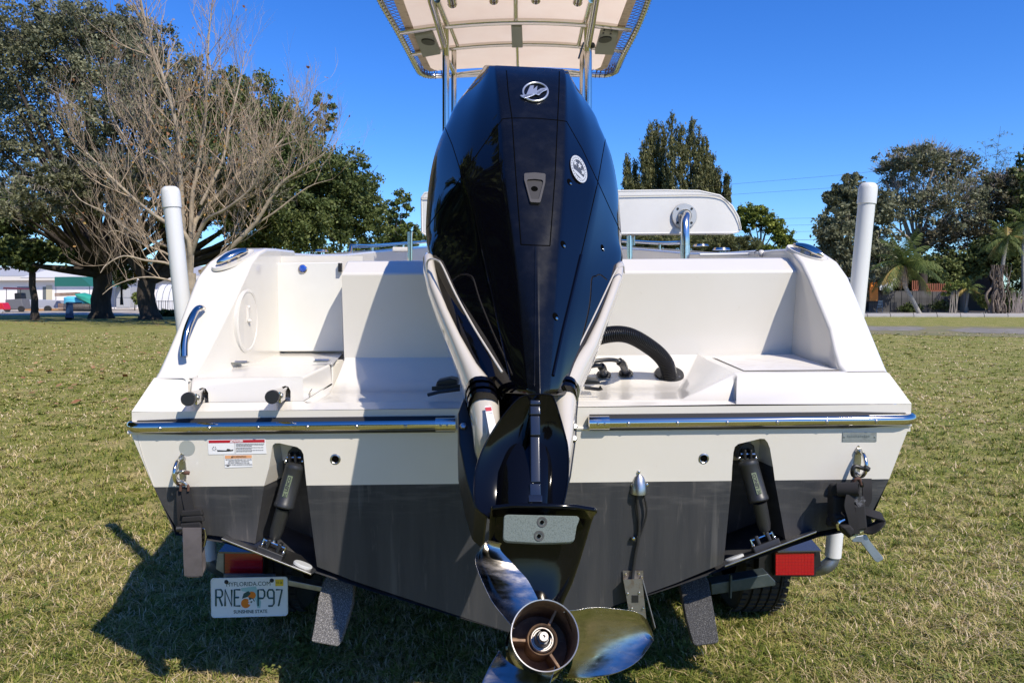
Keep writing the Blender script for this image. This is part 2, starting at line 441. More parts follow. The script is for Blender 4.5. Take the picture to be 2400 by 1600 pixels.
# ------------------------------------------------------------------ grass blades (uncountable)
def vnoise(X, Y, scale, seed):
    r = np.random.default_rng(seed); G = r.random((256, 256))
    x = X / scale + 1000.5; y = Y / scale + 1000.5
    xi = np.floor(x).astype(int); yi = np.floor(y).astype(int); fx = x - xi; fy = y - yi
    fx = fx * fx * (3 - 2 * fx); fy = fy * fy * (3 - 2 * fy)
    g = lambda a, b: G[a % 256, b % 256]
    return (g(xi, yi) * (1 - fx) + g(xi + 1, yi) * fx) * (1 - fy) + (g(xi, yi + 1) * (1 - fx) + g(xi + 1, yi + 1) * fx) * fy
def blades(name, n, y0, y1, w0, h0, half, extra, straw_bias, segs=2, seed=1):
    r = np.random.default_rng(seed)
    # even spread on the picture plane: density falls with distance
    u = r.random(n)
    Y = 1.0 / (1.0 / y0 + (1.0 / y1 - 1.0 / y0) * u)
    X = (r.random(n) * 2 - 1) * (half * Y + extra)
    # tufts: a share of the blades fans out from common roots
    nt_ = int(n * .42); per = 16; nc = nt_ // per; nt_ = nc * per
    cidx = r.integers(0, n, nc); tx, ty = np.repeat(X[cidx], per), np.repeat(Y[cidx], per); ttint = np.repeat(r.random(nc), per)
    spread = .006 + .004 * np.maximum(1, ty / 4); ox, oy = r.normal(size=nt_) * spread, r.normal(size=nt_) * spread
    X[:nt_] = tx + ox; Y[:nt_] = ty + oy
    # sparse where the ground shows straw
    keep = ~((vnoise(X, Y, .16, 5) > .74) & (r.random(n) < .75)); keep |= (np.arange(n) < nt_) & (r.random(n) < .6)
    sc = np.maximum(1.0, Y / 3.6)
    big = r.random(n)
    H = h0 * (0.5 + 0.9 * big) * sc ** 0.22
    W = w0 * (0.7 + 0.6 * r.random(n)) * sc ** 0.85
    # clumping
    th = r.random(n) * 2 * np.pi
    th[:nt_] = np.arctan2(oy, ox) + r.normal(size=nt_) * .4
    H[:nt_] *= 1.22; H = np.where(keep, H, H * .25)
    lean = 0.5 + 2.3 * r.random(n) ** 1.3
    ca, sa = np.cos(th), np.sin(th)
    b0 = np.stack([X, Y, np.zeros(n)], 1)
    side = np.stack([-sa, ca, np.zeros(n)], 1) * (W / 2)[:, None]
    d1 = np.stack([ca * lean * .45, sa * lean * .45, np.ones(n)], 1)
    d2 = np.stack([ca * lean * 1.3, sa * lean * 1.3, np.ones(n) * .55], 1)
    m1 = b0 + d1 * (H * .55)[:, None]
    t = m1 + d2 * (H * .5)[:, None]
    V = np.stack([b0 - side, b0 + side, m1 + side * .8, m1 - side * .8, t], 1).reshape(-1, 3)
    base = (np.arange(n) * 5)[:, None]
    quads = base + np.array([[0, 1, 2, 3]]); tris = base + np.array([[3, 2, 4]])
    loops = np.concatenate([quads, tris], 1).reshape(-1)
    me = bpy.data.meshes.new(name)
    me.vertices.add(len(V)); me.vertices.foreach_set("co", V.ravel())
    me.loops.add(len(loops)); me.loops.foreach_set("vertex_index", loops)
    me.polygons.add(2 * n)
    st = (np.arange(n) * 7)[:, None] + np.array([[0, 4]])
    me.polygons.foreach_set("loop_start", st.ravel())
    me.polygons.foreach_set("loop_total", np.tile([4, 3], n))
    patch = (np.sin(X * 2.1 + 1.3 * np.sin(Y * 1.7)) + np.sin(Y * 2.6 + 2 * np.sin(X * 1.1 + 1)) + np.sin(X * 5.3 + Y * 3.1)) / 3
    fine = (np.sin(X * 17 + 3 * np.sin(Y * 9)) + np.sin(Y * 21 + 2.5 * np.sin(X * 13 + 2))) / 2
    ti = np.clip(r.normal(.42 + straw_bias, .32, n) + patch * .06 + (vnoise(X, Y, 1.1, 11) - .5) * .55 + (vnoise(X, Y, .23, 12) - .5) * .42, 0, 1)
    ti[:nt_] = np.clip(ti[:nt_] * .45 + ttint * .5 + r.normal(size=nt_) * .06 - .02, 0, 1)
    at_ = me.attributes.new("tint", 'FLOAT', 'POINT'); at_.data.foreach_set("value", np.repeat(ti, 5))
    me.update(); me.validate()
    me.materials.append(grass_m)
    o = bpy.data.objects.new(name, me); COL.objects.link(o)
    o["kind"] = "stuff"; return o
grass_m = mat("grass_blades", (0.1, 0.15, 0.04), 0.7, trans=.22, spec=.25,
    tint=[(0.0, (0.06, 0.095, 0.014)), (0.20, (0.145, 0.185, 0.028)), (0.42, (0.27, 0.275, 0.058)), (0.58, (0.44, 0.36, 0.145)), (0.78, (0.62, 0.48, 0.28)), (1.0, (0.74, 0.61, 0.42))])
tag(blades("grass", 265000, 2.3, 8.0, .0044, .029, .88, .8, -.02, seed=1), "short mown lawn of mixed green and straw blades round the trailer", "grass")
tag(blades("grass", 115000, 8.0, 30.0, .0052, .020, .86, 1.0, .02, seed=2), "blurred middle stretch of lawn beyond the boat", "grass")

# fallen dry leaves on the lawn at the left
fl = MB(); rr = random.Random(5)
for i in range(260):
    px = rr.uniform(-60, 420); py = 757 + 210 * rr.random() ** 2.4
    p = ground_at(px, py); s = rr.uniform(.035, .075)
    a = rr.random() * 6.28; x = Vector((math.cos(a), math.sin(a), rr.uniform(-.3, .5))) * s; y = Vector((-math.sin(a), math.cos(a), rr.uniform(-.2, .6))) * s * .7
    c = p + Vector((0, 0, .05)); fl.add([c - x, c - y, c + x, c + y], [(0, 1, 2, 3)])
o = fl.build("fallen_leaves", mat("dead_leaf", (0.24, 0.10, 0.045), .8, var=(2, (0.32, 0.2, 0.1), .4, .6)), smooth=0); o["kind"] = "stuff"
tag(o, "brown dead leaves scattered on the lawn left of the boat", "leaves")

# broad-leaved weeds growing in the lawn, thickest at the near left
wd = MB(); rr = random.Random(12)
cl_w = [(rr.uniform(600, 910), rr.uniform(1500, 1600)) for _ in range(34)] + [(rr.uniform(0, 2400), rr.uniform(1150, 1620)) for _ in range(46)]
for cx_, cy_ in cl_w:
    p = ground_at(cx_, cy_)
    for i in range(rr.randint(9, 20)):
        a = rr.random() * 6.28; s = rr.uniform(.006, .013); c = p + Vector((rr.gauss(0, .022), rr.gauss(0, .022), rr.uniform(.012, .055)))
        x = Vector((math.cos(a), math.sin(a), rr.uniform(-.2, .5))) * s; y = Vector((-math.sin(a), math.cos(a), rr.uniform(-.3, .3))) * s * .6
        wd.add([c - x, c - y, c + x, c + y], [(0, 1, 2, 3)])
o = wd.build("weeds", mat("weed_leaf", (.15, .20, .035), .6, trans=.3, var=(20, (.26, .27, .08), .4, .6)), smooth=0, recalc=False); o["kind"] = "stuff"
tag(o, "small yellow-green weed sprigs poking out of the lawn", "weeds")
# ================================================================== BOAT
CX = 0.03
def S(x, Y, z): return Vector((CX + x, Y, z + 0.0101 * (x - 1.2)))
BO = (CX, 2.5, 0.30)
boat = thing("motor_boat", "white centre console fishing boat on its trailer, seen from the stern", "boat", BO)
TP = Vector((0, 2.36, 1.04)); TN = Vector((0, 1, .08))      # raked transom plane
def tr(px, py, off=0.0):
    return onplane(px, py, TP - Vector((0, off, 0)), TN)
TU = Vector((1, 0, .0101)).normalized(); TV = Vector((0, -.08, 1)).normalized(); TW = Vector((0, -1, -.08)).normalized()

# --- hull shell: lofted stations, keel at the middle column
st = [  # Y, half beam at rail, rail z, boot x, boot z, chine x, chine z, inner chine x,z, keel z, rake of lower rows
    (2.36, 1.228, 1.04, 1.185, .865, 1.125, .70, .97, .672, .338),
    (3.3, 1.24, 1.20, 1.20, .865, 1.13, .70, .97, .66, .335),
    (4.8, 1.24, 1.46, 1.19, .90, 1.10, .72, .93, .67, .335),
    (6.3, 1.12, 1.63, 1.02, 1.0, .94, .82, .78, .74, .34),
    (7.6, .86, 1.80, .70, 1.15, .60, 1.02, .48, .92, .50),
    (8.6, .46, 1.92, .33, 1.35, .26, 1.28, .2, 1.2, .86),
    (9.2, .03, 2.02, .02, 1.6, .02, 1.56, .01, 1.52, 1.35)]
def station(s, sgn):
    Y, xr, zr, xb, zb, xc, zc, xi, zi, zk = s
    r = Y == 2.36
    q = lambda x, z: S(x * sgn, Y + ((1.04 - z) * .08 if r else 0), z)
    return [q(xr, zr), q(lerp(xr, xb, .5) + .004, lerp(zr, zb, .5)), q(xb, zb), q(xc, zc), q(xi, zi), q(xi * .5, lerp(zk, zi, .48)), q(0, zk)]
up, lo = MB(), MB()
for sgn in (1, -1):
    rows = [station(s, sgn) for s in st]
    for i in range(len(rows) - 1):
        for j in range(6):
            (up if j < 2 else lo).add([rows[i][j], rows[i][j + 1], rows[i + 1][j + 1], rows[i + 1][j]], [(0, 1, 2, 3)])
hull = up.build("hull", gel, boat, weld=True, smooth=50)
bott = lo.build("bottom_paint", antifoul, boat, weld=True, smooth=30)

# --- transom face with the two trim tab pockets cut out of it
def boot(px): return 1141 - (px - 360) * 19.0 / 1724.0
pkL = [(598, 1273), (619, boot(619)), (631, 1094), (637, 1052), (639, 1043), (645, 1038), (655, 1038), (696, 1047), (706, 1054), (711, 1064), (714, 1094), (718.5, boot(718)), (743, 1327)]
pkR = [(1696, 1319), (1714.6, boot(1714)), (1716, 1094), (1719, 1060), (1722, 1047), (1730, 1040), (1782, 1027.5), (1792, 1028), (1799, 1036), (1804.5, 1050), (1812, 1094), (1816, boot(1816)), (1841, 1263)]
upper = [(306, 1013), (1215, 1004.5), (2133, 996), (2126, 1012), (2084, boot(2084))] + pkR[1:12][::-1] + pkL[1:12][::-1] + [(360, boot(360)), (313, 1030)]
mb = MB(); mb.poly([tr(*p) for p in upper])
tface = mb.build("transom", gel, boat, smooth=0)
lowL = [(360, boot(360)), (619, boot(619)), (598, 1273), (524, 1257), (418, 1244), (374, 1170)]
lowC = [(718.5, boot(718)), (1714.6, boot(1714)), (1696, 1319), (1586, 1365), (1383, 1439), (1236, 1494), (1098, 1450), (828, 1360), (743, 1327)]
lowR = [(1816, boot(1816)), (2084, boot(2084)), (2046, 1195), (2025, 1224), (1914, 1246), (1841, 1263)]
mb = MB()
for q in (lowL, lowC, lowR): mb.poly([tr(*p) for p in q])
mb.build("transom_bottom_paint", antifoul, boat, smooth=0)
# the soft lip along the top of the lower transom
mb = MB()
lip = [tr(x, 1013 - (x - 306) * .0093) for x in np.linspace(300, 2135, 9)]
mb.tube(lip, .006, 10)
mb.build("transom_lip", gel, boat)
for nm, pk, sg in (("L", pkL, 1), ("R", pkR, -1)):
    w = MB()
    front = [tr(*p) for p in pk]
    n = len(front)
    back = []
    zt = max(p.z for p in front)
    for p in front:
        dep = .07 + .17 * (zt - p.z) / .5
        back.append(p + Vector((0.0, dep, 0)))
    cxm = sum(p.x for p in back) / n
    for i, p in enumerate(back):
        out = (p.x < cxm) if nm == "L" else (p.x > cxm)
        if out: p.x += (.035 if nm == "L" else -.035) * min(1, (zt - p.z) / .2)
    for i in range(n - 1):
        out_ = (front[i].x + front[i + 1].x) / 2 < cxm if nm == 'L' else False
        w.k = 0 if (pk[i][1] + pk[i + 1][1]) / 2 < (1120 if out_ else 1094) else 1
        w.add([front[i], front[i + 1], back[i + 1], back[i]], [(0, 1, 2, 3)])
    w.k = 0; w.poly(back[2:-2]); w.k = 1; w.poly([back[0], back[1], back[2], back[-3], back[-2], back[-1]])
    o = w.build("trim_tab_pocket", gel, boat, mats=[gel, antifoul], smooth=30)

# --- deck cap: aft band, coaming slopes, steps, splash well, bulkhead
D = MB()
zb0, zb1 = 1.078, 1.109
def SL(px, py, Y): return at(px, py, Y)
# aft vertical band (rail height up to the bevel)
xsb = [-1.243, -1.0, -.5, .03, .69, 1.0, 1.243]
bl = [S(x, 2.365, 1.02) for x in xsb]; bt = [S(x, 2.3635, zb1 - .0012) for x in xsb]
D.add(bl + bt, [(i, i + 1, 8 + i, 7 + i) for i in range(6)])
# right: outer slope, step top, step side, well
r_f0 = S(1.243, 2.362, zb1); r_t0 = S(1.203, 2.44, 1.205)
st_f = at(1723, 873, 2.44); st_b = at(1638, 835, 2.85); low_f = at(1726, 948, 2.362)
coamR = at(1725, 939, 2.42)
D.poly([low_f, r_f0, r_t0, st_f])
D.poly([low_f, st_f, coamR])
arch_in_R = S(1.06, 2.44, 1.205)
D.poly([st_f, r_t0, S(1.06, 2.50, 1.207), S(1.05, 2.85, 1.236), st_b])
wl = [(2.42, 1.122), (2.62, 1.128), (2.74, 1.172), (2.85, 1.236)]
wr_x = [.52, .56, .62, .683]
wl_x = [-.675, -.672, -.672, -.668]
wr = [S(x, y, z) for x, (y, z) in zip(wr_x, wl)]
wlft = [S(x, y, z) for x, (y, z) in zip(wl_x, wl)]
for i in range(3): D.add([wlft[i], wr[i], wr[i + 1], wlft[i + 1]], [(0, 1, 2, 3)])
# well right wall
st_b = at(1638, 834, 2.853)
stl = [lerp(st_f, st_b, (y - 2.44) / .41) for y in (2.44, 2.62, 2.74, 2.85)]
for i in range(3): D.add([wr[i], wr[i + 1], stl[i + 1], stl[i]], [(0, 1, 2, 3)])
D.poly([wr[0], stl[0], coamR])
# coaming strip over the middle
cf = [S(x, 2.362, zb1) for x in (-1.243, -.7, .03, .69)]
ct = [S(x, 2.42, 1.124) for x in (-.7, .03, .52, .695)]
D.poly([cf[1], cf[2], low_f, coamR, ct[2], ct[1], ct[0]])
# left: outer slope and base of the locker
l_f0 = S(-1.243, 2.362, zb1); l_t0 = S(-1.205, 2.44, 1.208)
lb0 = at(441, 886, 2.45); lb1 = at(441, 944, 2.42)
D.poly([l_f0, lb1 + Vector((0, -.055, -.02)), lb1, lb0, l_t0])
lbr = at(712, 940, 2.42)
D.poly([lb1 + Vector((0, -.055, -.02)), cf[1], ct[0], lbr, lb1])
lidbr = at(777, 899, 2.66)
D.poly([lbr, lidbr, S(-.672, 2.66, 1.13), S(-.675, 2.42, 1.122)])
D.poly([lidbr, S(-.672, 2.66, 1.13), S(-.668, 2.86, 1.228), at(784, 843, 2.86), at(776, 851, 2.67)])
# left platform behind the locker lid
D.poly([at(524, 860.5, 2.655), at(779, 854.5, 2.655), at(806, 825, 3.10), at(590, 825.5, 3.10)])
D.poly([at(436, 892, 2.455), at(560, 892, 2.47), at(560, 862, 2.66), at(516, 862, 2.66)])
D.poly([at(762, 850, 2.80), at(807, 846, 2.862), at(807, 905, 2.862), at(762, 905, 2.80)])
D.poly([at(425, 885, 2.458), at(480, 885, 2.458), at(480, 950, 2.446), at(425, 950, 2.446)])
D.poly([l_t0, at(460, 886, 2.45), at(470, 870, 2.52), S(-1.2, 2.52, 1.2)])
# bulkhead (right of the hatch), its bevelled top and the cockpit side
bh = [S(-.672, 2.853, 1.18), S(1.05, 2.853, 1.18), S(1.045, 2.81, 1.548), S(-.672, 2.82, 1.556)]
D.poly(bh)
D.poly([S(-.672, 2.82, 1.556), S(1.045, 2.81, 1.548), S(1.04, 2.905, 1.602), S(-.672, 2.91, 1.606)])
D.poly([S(-.672, 2.91, 1.606), S(1.04, 2.905, 1.602), S(1.04, 3.06, 1.602), S(-.672, 3.06, 1.606)])
D.poly([S(1.04, 3.06, 1.602), S(-.672, 3.06, 1.606), S(-.672, 3.06, .95), S(1.04, 3.06, .95)])
D.poly([S(-.672, 2.85, 1.236), S(-.672, 3.07, 1.236), S(-.672, 3.06, 1.606), S(-.672, 2.91, 1.606), S(-.672, 2.82, 1.556)])
D.poly([S(-1.06, 2.40, 1.09), S(1.20, 2.40, 1.09), S(1.20, 3.0, 1.10), S(-1.06, 3.0, 1.10)])
deck = D.build("deck_cap", gel, boat, bevel=.011, seg=3, weld=True, smooth=35)

# worn non-skid on the step
ns = [st_f, r_t0, S(1.06, 2.50, 1.207), S(1.05, 2.85, 1.236), st_b]; ncn = sum(ns, Vector()) / 5
q = MB(); q.poly([ncn + (p - ncn) * .84 + Vector((0, 0, .0022)) for p in ns]); q.build("non_skid_pad", gel_worn, boat, smooth=0)
# --- the two quarter arches
PR = [(2.44, 1.206), (2.475, 1.228), (2.52, 1.275), (2.58, 1.345), (2.66, 1.45), (2.72, 1.525), (2.78, 1.58), (2.85, 1.618), (2.93, 1.637), (3.05, 1.643), (3.3, 1.65)]
for sgn, wo_, wi_ in ((1, [1.203, 1.208, 1.208, 1.205, 1.196, 1.19, 1.178, 1.155, 1.15, 1.17, 1.2], [1.06, 1.055, 1.058, 1.066, 1.053, 1.045, 1.04, 1.037, 1.035, 1.035, 1.035]),
                     (-1, [1.205, 1.205, 1.20, 1.192, 1.182, 1.175, 1.155, 1.125, 1.12, 1.15, 1.2], [1.10, 1.08, 1.063, 1.045, 1.015, .998, .992, .986, .985, .985, .985])):
    A = MB(); yb = 2.86 if sgn > 0 else 3.06
    out = [S(sgn * w, y, z + (.0 if sgn > 0 else .024 * min(1, (z - 1.2) * 2.5))) for w, (y, z) in zip(wo_, PR)]
    inn = [S(sgn * w, y, z + (.0 if sgn > 0 else .024 * min(1, (z - 1.2) * 2.5))) for w, (y, z) in zip(wi_, PR)]
    n = len(PR)
    for i in range(n - 1):
        A.add([out[i], inn[i], inn[i + 1], out[i + 1]], [(0, 1, 2, 3)])
        a, b = out[i], out[i + 1]
        A.add([a, b, Vector((CX + sgn * 1.235, b.y, 1.04)), Vector((CX + sgn * 1.235, a.y, 1.04))], [(0, 1, 2, 3)])
        a, b = inn[i], inn[i + 1]
        if True:
            bb = b
            zf = 1.17 if a.y < yb else .95
            A.add([a, bb, Vector((bb.x, bb.y, zf)), Vector((a.x, a.y, zf))], [(0, 1, 2, 3)])
    A.build("quarter_arch", gel, boat, bevel=.012, seg=3, weld=True, smooth=60)

# --- forward gunwale, inner liner
gw = [(3.3, 1.20, 1.655, 1.035), (3.9, 1.205, 1.68, 1.03), (4.5, 1.20, 1.715, 1.02), (5.4, 1.16, 1.79, .97), (6.5, 1.05, 1.88, .86), (7.5, .86, 1.97, .68), (8.3, .58, 2.03, .38), (8.9, .28, 2.07, .12), (9.25, .0, 2.09, .0)]
for sgn in (1, -1):
    G = MB(); G.k = 0
    rail_z = lambda y: np.interp(y, [2.36, 3.3, 4.8, 6.3, 7.6, 8.6, 9.2], [1.04, 1.2, 1.46, 1.63, 1.8, 1.92, 2.02])
    rail_x = lambda y: np.interp(y, [2.36, 3.3, 4.8, 6.3, 7.6, 8.6, 9.2], [1.235, 1.24, 1.24, 1.12, .86, .46, .03])
    for i in range(len(gw) - 1):
        a, b = gw[i], gw[i + 1]
        z_ = .012 if sgn < 0 else 0
        o0, o1 = S(sgn * a[1], a[0], a[2] + z_), S(sgn * b[1], b[0], b[2] + z_)
        i0, i1 = S(sgn * a[3], a[0], a[2] + z_), S(sgn * b[3], b[0], b[2] + z_)
        G.add([o0, o1, i1, i0], [(0, 1, 2, 3)])
        G.add([o0, o1, S(sgn * rail_x(b[0]), b[0], rail_z(b[0])), S(sgn * rail_x(a[0]), a[0], rail_z(a[0]))], [(0, 1, 2, 3)])
        G.add([i0, i1, S(sgn * (b[3] - .0), b[0], .95), S(sgn * a[3], a[0], .95)], [(0, 1, 2, 3)])
    # lower side between the transom corner and the arch
    G.build("gunwale", gel, boat, bevel=.012, seg=2, weld=True, smooth=60)
fl_ = MB(); fl_.poly([S(-1.0, 3.06, .95), S(1.0, 3.06, .95), S(.95, 5.4, .96), S(.6, 7.6, .97), S(-.6, 7.6, .97), S(-.95, 5.4, .96)])
fl_.build("cockpit_floor", gel, boat, smooth=0)

# --- locker lid with its two notches
LD = MB()
f_t0, f_t1 = at(447, 886, 2.45), at(710, 883.5, 2.45)
b_t0, b_t1 = at(531, 859, 2.66), at(774, 853, 2.66)
fb0, fb1 = at(441, 943, 2.432), at(711, 939.5, 2.432)
def fr(px, py): return onplane(px, py, f_t0, (0, 1, .0 + (2.45 - 2.432) / -(f_t0.z - fb0.z)))
notch1 = [(460, 943), (461, 922), (466, 911), (474, 907.5), (482, 910), (488, 920), (489, 943)]
notch2 = [(653, 940.5), (654, 919), (660, 907), (668, 903.5), (676, 906), (681, 916), (681, 940)]
face = [(447, 886), (441.5, 943)] + notch1 + notch2 + [(711, 939.5), (710, 883.5)]
LD.poly([fr(*p) for p in face])
LD.poly([f_t0, f_t1, b_t1, b_t0])
LD.poly([f_t1, fr(711, 939.5), at(777, 898, 2.66), b_t1])
LD.poly([f_t0, b_t0, at(531, 870, 2.66), fr(441.5, 943)])
lid = LD.build("locker_lid", gel, boat, bevel=.009, seg=3, weld=True)
for nn in (notch1, notch2):
    q = MB(); P_ = [fr(*p) for p in nn]
    for i in range(len(P_) - 1):
        q.add([P_[i], P_[i + 1], P_[i + 1] + Vector((0, .1, 0)), P_[i] + Vector((0, .1, 0))], [(0, 1, 2, 3)])
    q.poly([p + Vector((0, .1, 0)) for p in P_])
    q.build("ladder_notch", gel, lid, smooth=40)
seam = MB(); seam.tube([at(441, 944.5, 2.43), at(711, 941, 2.43)], .0022, 6); seam.tube([at(711.5, 941, 2.431), at(777.5, 900, 2.661)], .0022, 6)
seam.build("lid_gap", darkhole, lid)
for px, py, w in ((563, 853.5, 17), (755, 849.5, 15)):
    q = MB(); c = at(px, py, 2.655); zz = Vector((0, 0, .006))
    q.box(c + zz, (.05, .045, .004)); q.tube([c + zz * 1.5 - Vector((.025, 0, 0)), c + zz * 1.5 + Vector((.025, 0, 0))], .004, 8)
    q.build("hinge", steeld, lid)
q = MB(); pts = [at(727, 931, 2.475), at(726, 918, 2.47), at(731, 911, 2.475)]
q.tube(pts, .0018, 6); q.build("latch_hook", steel, lid)

# --- boarding ladder rails poking out of the notches
for (cx_, cy_), (sx, sy) in (((440, 935.3), (474, 922)), ((636.5, 930.5), (668, 918))):
    a = at(cx_, cy_, 2.27); b = at(sx, sy, 2.50)
    dd = (b - a).normalized()
    q = MB(); q.tube([a + dd * .012, b], .0195, 20)
    t = q.build("ladder_tube", chrome, boat)
    q = MB(); q.lathe([(.0, -.001), (.0192, -.001), (.0212, .003), (.0212, .024), (.019, .026)], a, dd, 24); q.lathe([(.0035, -.0022), (.0, -.0022)], a, dd, 10)
    q.build("end_cap", blackp, t)
    x_, y_, _ = basis(dd)
    side = Vector((1, .25, 0)).normalized()
    q = MB(); m_ = a + dd * .055
    q.lathe([(.0, .0), (.009, 0), (.009, .004), (.006, .007), (0, .008)], m_ + side * .018, side, 12)
    q.lathe([(.0, .0), (.0085, 0), (.0085, .012), (.0, .013)], m_ - side * .018, -side, 6)
    q.build("pivot_bolt", steeld, t)
    q = MB(); q.box(a + dd * .10 + Vector((.018, 0, .0)), (.006, .12, .034), Matrix.Rotation(math.atan2(-(b - a).x, (b - a).y), 3, 'Z')); q.build("pivot_bracket", steel, t)

# --- hatch door
DP = Vector((0, 3.055, 0)); DN = Vector((0, 1, 0))
dr = lambda px, py, o=0: onplane(px, py, DP - Vector((0, o, 0)), DN)
q = MB(); q.prism([dr(618.5, 617), dr(800, 614), dr(806, 823), dr(624, 823.5)], (0, .03, 0))
door = q.build("hatch_door", mat("door_white", (0.70, 0.69, 0.645), .22, coat=.4, var=(3, (.66, .65, .6), .4, .7)), boat, bevel=.004)
q = MB(); q.poly([at(612, 600, 3.1), at(850, 600, 3.1), at(850, 842, 3.1), at(600, 842, 3.1)]); q.build("door_recess", gel, boat, smooth=0)
q = MB(); q.lathe([(0, .012), (.010, .011), (.0145, .006), (.0155, 0), (.0155, -.004)], dr(710, 629.5), (0, -1, 0), 20)
lt = q.build("door_latch", bluel, door)
q = MB(); q.lathe([(.019, 0), (.018, .003), (.015, .004)], dr(709.5, 630.5), (0, -1, 0), 20); q.build("latch_ring", chrome, lt)
q = MB(); q.box(dr(799, 627) - Vector((0, .012, 0)), (.014, .016, .036)); q.ball(dr(799, 621) - Vector((0, .014, 0)), .008); q.build("door_hinge", blackp, door)

# --- oval inspection plate on the inner face of the left arch
cpl = Vector((CX - 1.008, 2.735, 1.362)); aa, bb_ = Vector((.10, 1, .12)).normalized(), Vector((.0, -.0, 1)).normalized()
nn_ = Vector((1, -.05, 0))
q = MB()
rings = [circ(cpl + nn_ * h, aa, bb_, r * .076, r * .104, 36) for r, h in ((1.16, -.012), (1.14, .010), (1.06, .014), (1.0, .013), (.97, .009), (.9, .009))]
q.loft(rings, True, False); q.poly(circ(cpl + nn_ * .009, aa, bb_, .076 * .9, .104 * .9, 36))
pl = q.build("inspection_plate", gel, boat)
q = MB(); q.box(cpl + nn_ * .013 + Vector((0, 0, .025)), (.008, .016, .045)); q.ball(cpl + nn_ * .016 + Vector((0, 0, .0)), .009, sc=(1, 1, .7)); q.ball(cpl + nn_ * .015 + Vector((0, 0, .05)), .006)
q.build("lock_lever", gel_worn, pl)

# --- rub rail: chrome half round on a black backing
RZ = 1.060
for sgn, x_in in ((-1, -.212), (1, .218)):
    pts = [S(x, 2.352, RZ) for x in np.linspace(x_in, sgn * 1.205, 8)]
    pts += [S(sgn * (1.205 + .052 * math.sin(t)), 2.352 + .052 * (1 - math.cos(t)), RZ) for t in np.linspace(.3, math.pi / 2, 6)]
    side = [(2.8, 1.262, 1.115), (3.3, 1.268, 1.215), (4.8, 1.262, 1.47), (6.3, 1.14, 1.64), (7.6, .885, 1.81), (8.6, .485, 1.93), (9.2, .04, 2.03)]
    pts += [S(sgn * x, y, z) for y, x, z in side]
    q = MB(); q.tube(pts, .0180, 20, flat=1.0); rail = q.build("rub_rail", chrome, boat)
    q = MB()
    back = [p + Vector((0 if i < 9 else -sgn * .012, .012 if i < 12 else 0, 0)) for i, p in enumerate(pts)]
    q.tube(back, [.0270 if i < 7 else (.022 if i < 9 else .0175) for i in range(len(back))], 10); q.build("rail_backing", rubber, rail)
    q = MB(); c0, c1 = S(x_in - sgn * .004, 2.352, RZ), S(x_in + sgn * .060, 2.352, RZ)
    q.tube([c0 + (c1 - c0) * -.04, c0, c1], [.017, .0225, .0225], 20); q.build("rail_end_collar", steel, rail)
    q = MB()
    xs_ = ((-.235), (-.255)) if sgn < 0 else (.24, .262)
    for x in xs_: q.lathe([(0, .003), (.003, .0025), (.0042, 0)], S(x, 2.352 - .0222, RZ), (0, -1, 0), 10)
    q.build("collar_screws", steeld, rail)
    pxs = (367, 483.5, 599.5, 716, 832.5, 948) if sgn < 0 else (1475, 1591, 1709, 1827, 1944, 2061)
    for px in pxs:
        X = (px - 1200) / FPX * 2.335 - CX
        q = MB(); q.lathe([(0, .0032), (.004, .0028), (.0062, .0006), (.0066, -.003)], S(X, 2.352 - .0176, RZ - .002), (0, -1, -.1), 12); q.build("rail_screw", steeld, rail)

# --- pop-up cleats and grab handle
for c, ang, sg, nrm_ in ((at(547, 607, 2.79), R(52), -1, Vector((-.05, -.52, .85))), (at(1892, 592, 2.85), R(125), 1, Vector((.05, -.42, .9)))):
    q = MB(); up_ = nrm_.normalized(); x = Vector((math.cos(ang), math.sin(ang), 0)); x = (x - up_ * x.dot(up_)).normalized(); y = up_.cross(x); c = c + up_ * .006
    rings = []
    for t in np.linspace(-1, 1, 13):
        w = .019 * math.sqrt(max(0.0, 1 - t * t)) + .002; h = .012 * math.sqrt(max(0.0, 1 - t * t * .8)) + .001
        o_ = c + x * t * .066 + up_ * (.012 - .008 * t * t)
        rings.append([o_ + y * math.cos(a) * w + up_ * math.sin(a) * h for a in np.linspace(0, 2 * math.pi, 12, endpoint=False)])
    q.loft(rings); q.lathe([(.008, 0), (.008, .02)], c - up_ * .01 + x * .02, up_, 8)
    q.lathe([(.008, 0), (.008, .02)], c - up_ * .01 - x * .02, up_, 8)
    cl = q.build("cleat", chrome, boat)
    q = MB(); q.loft([circ(c - up_ * .014, x, y, .090, .043, 28), circ(c - up_ * .004, x, y, .086, .040, 28), circ(c - up_ * .008, x, y, .078, .033, 28)], True, True)
    q.build("cleat_seat", gel, cl)
q = MB()
hp = smoothpath([at(478, 723, 2.62), at(470, 721, 2.60), at(460, 727, 2.585), at(448, 748, 2.54), at(438, 775, 2.51), at(432, 805, 2.49), at(431.5, 836, 2.475)], 5)
q.tube(hp, [.008 + .0055 * min(1, i / 6) for i in range(len(hp))], 14, flat=.8)
q.build("grab_handle", chrome, boat)

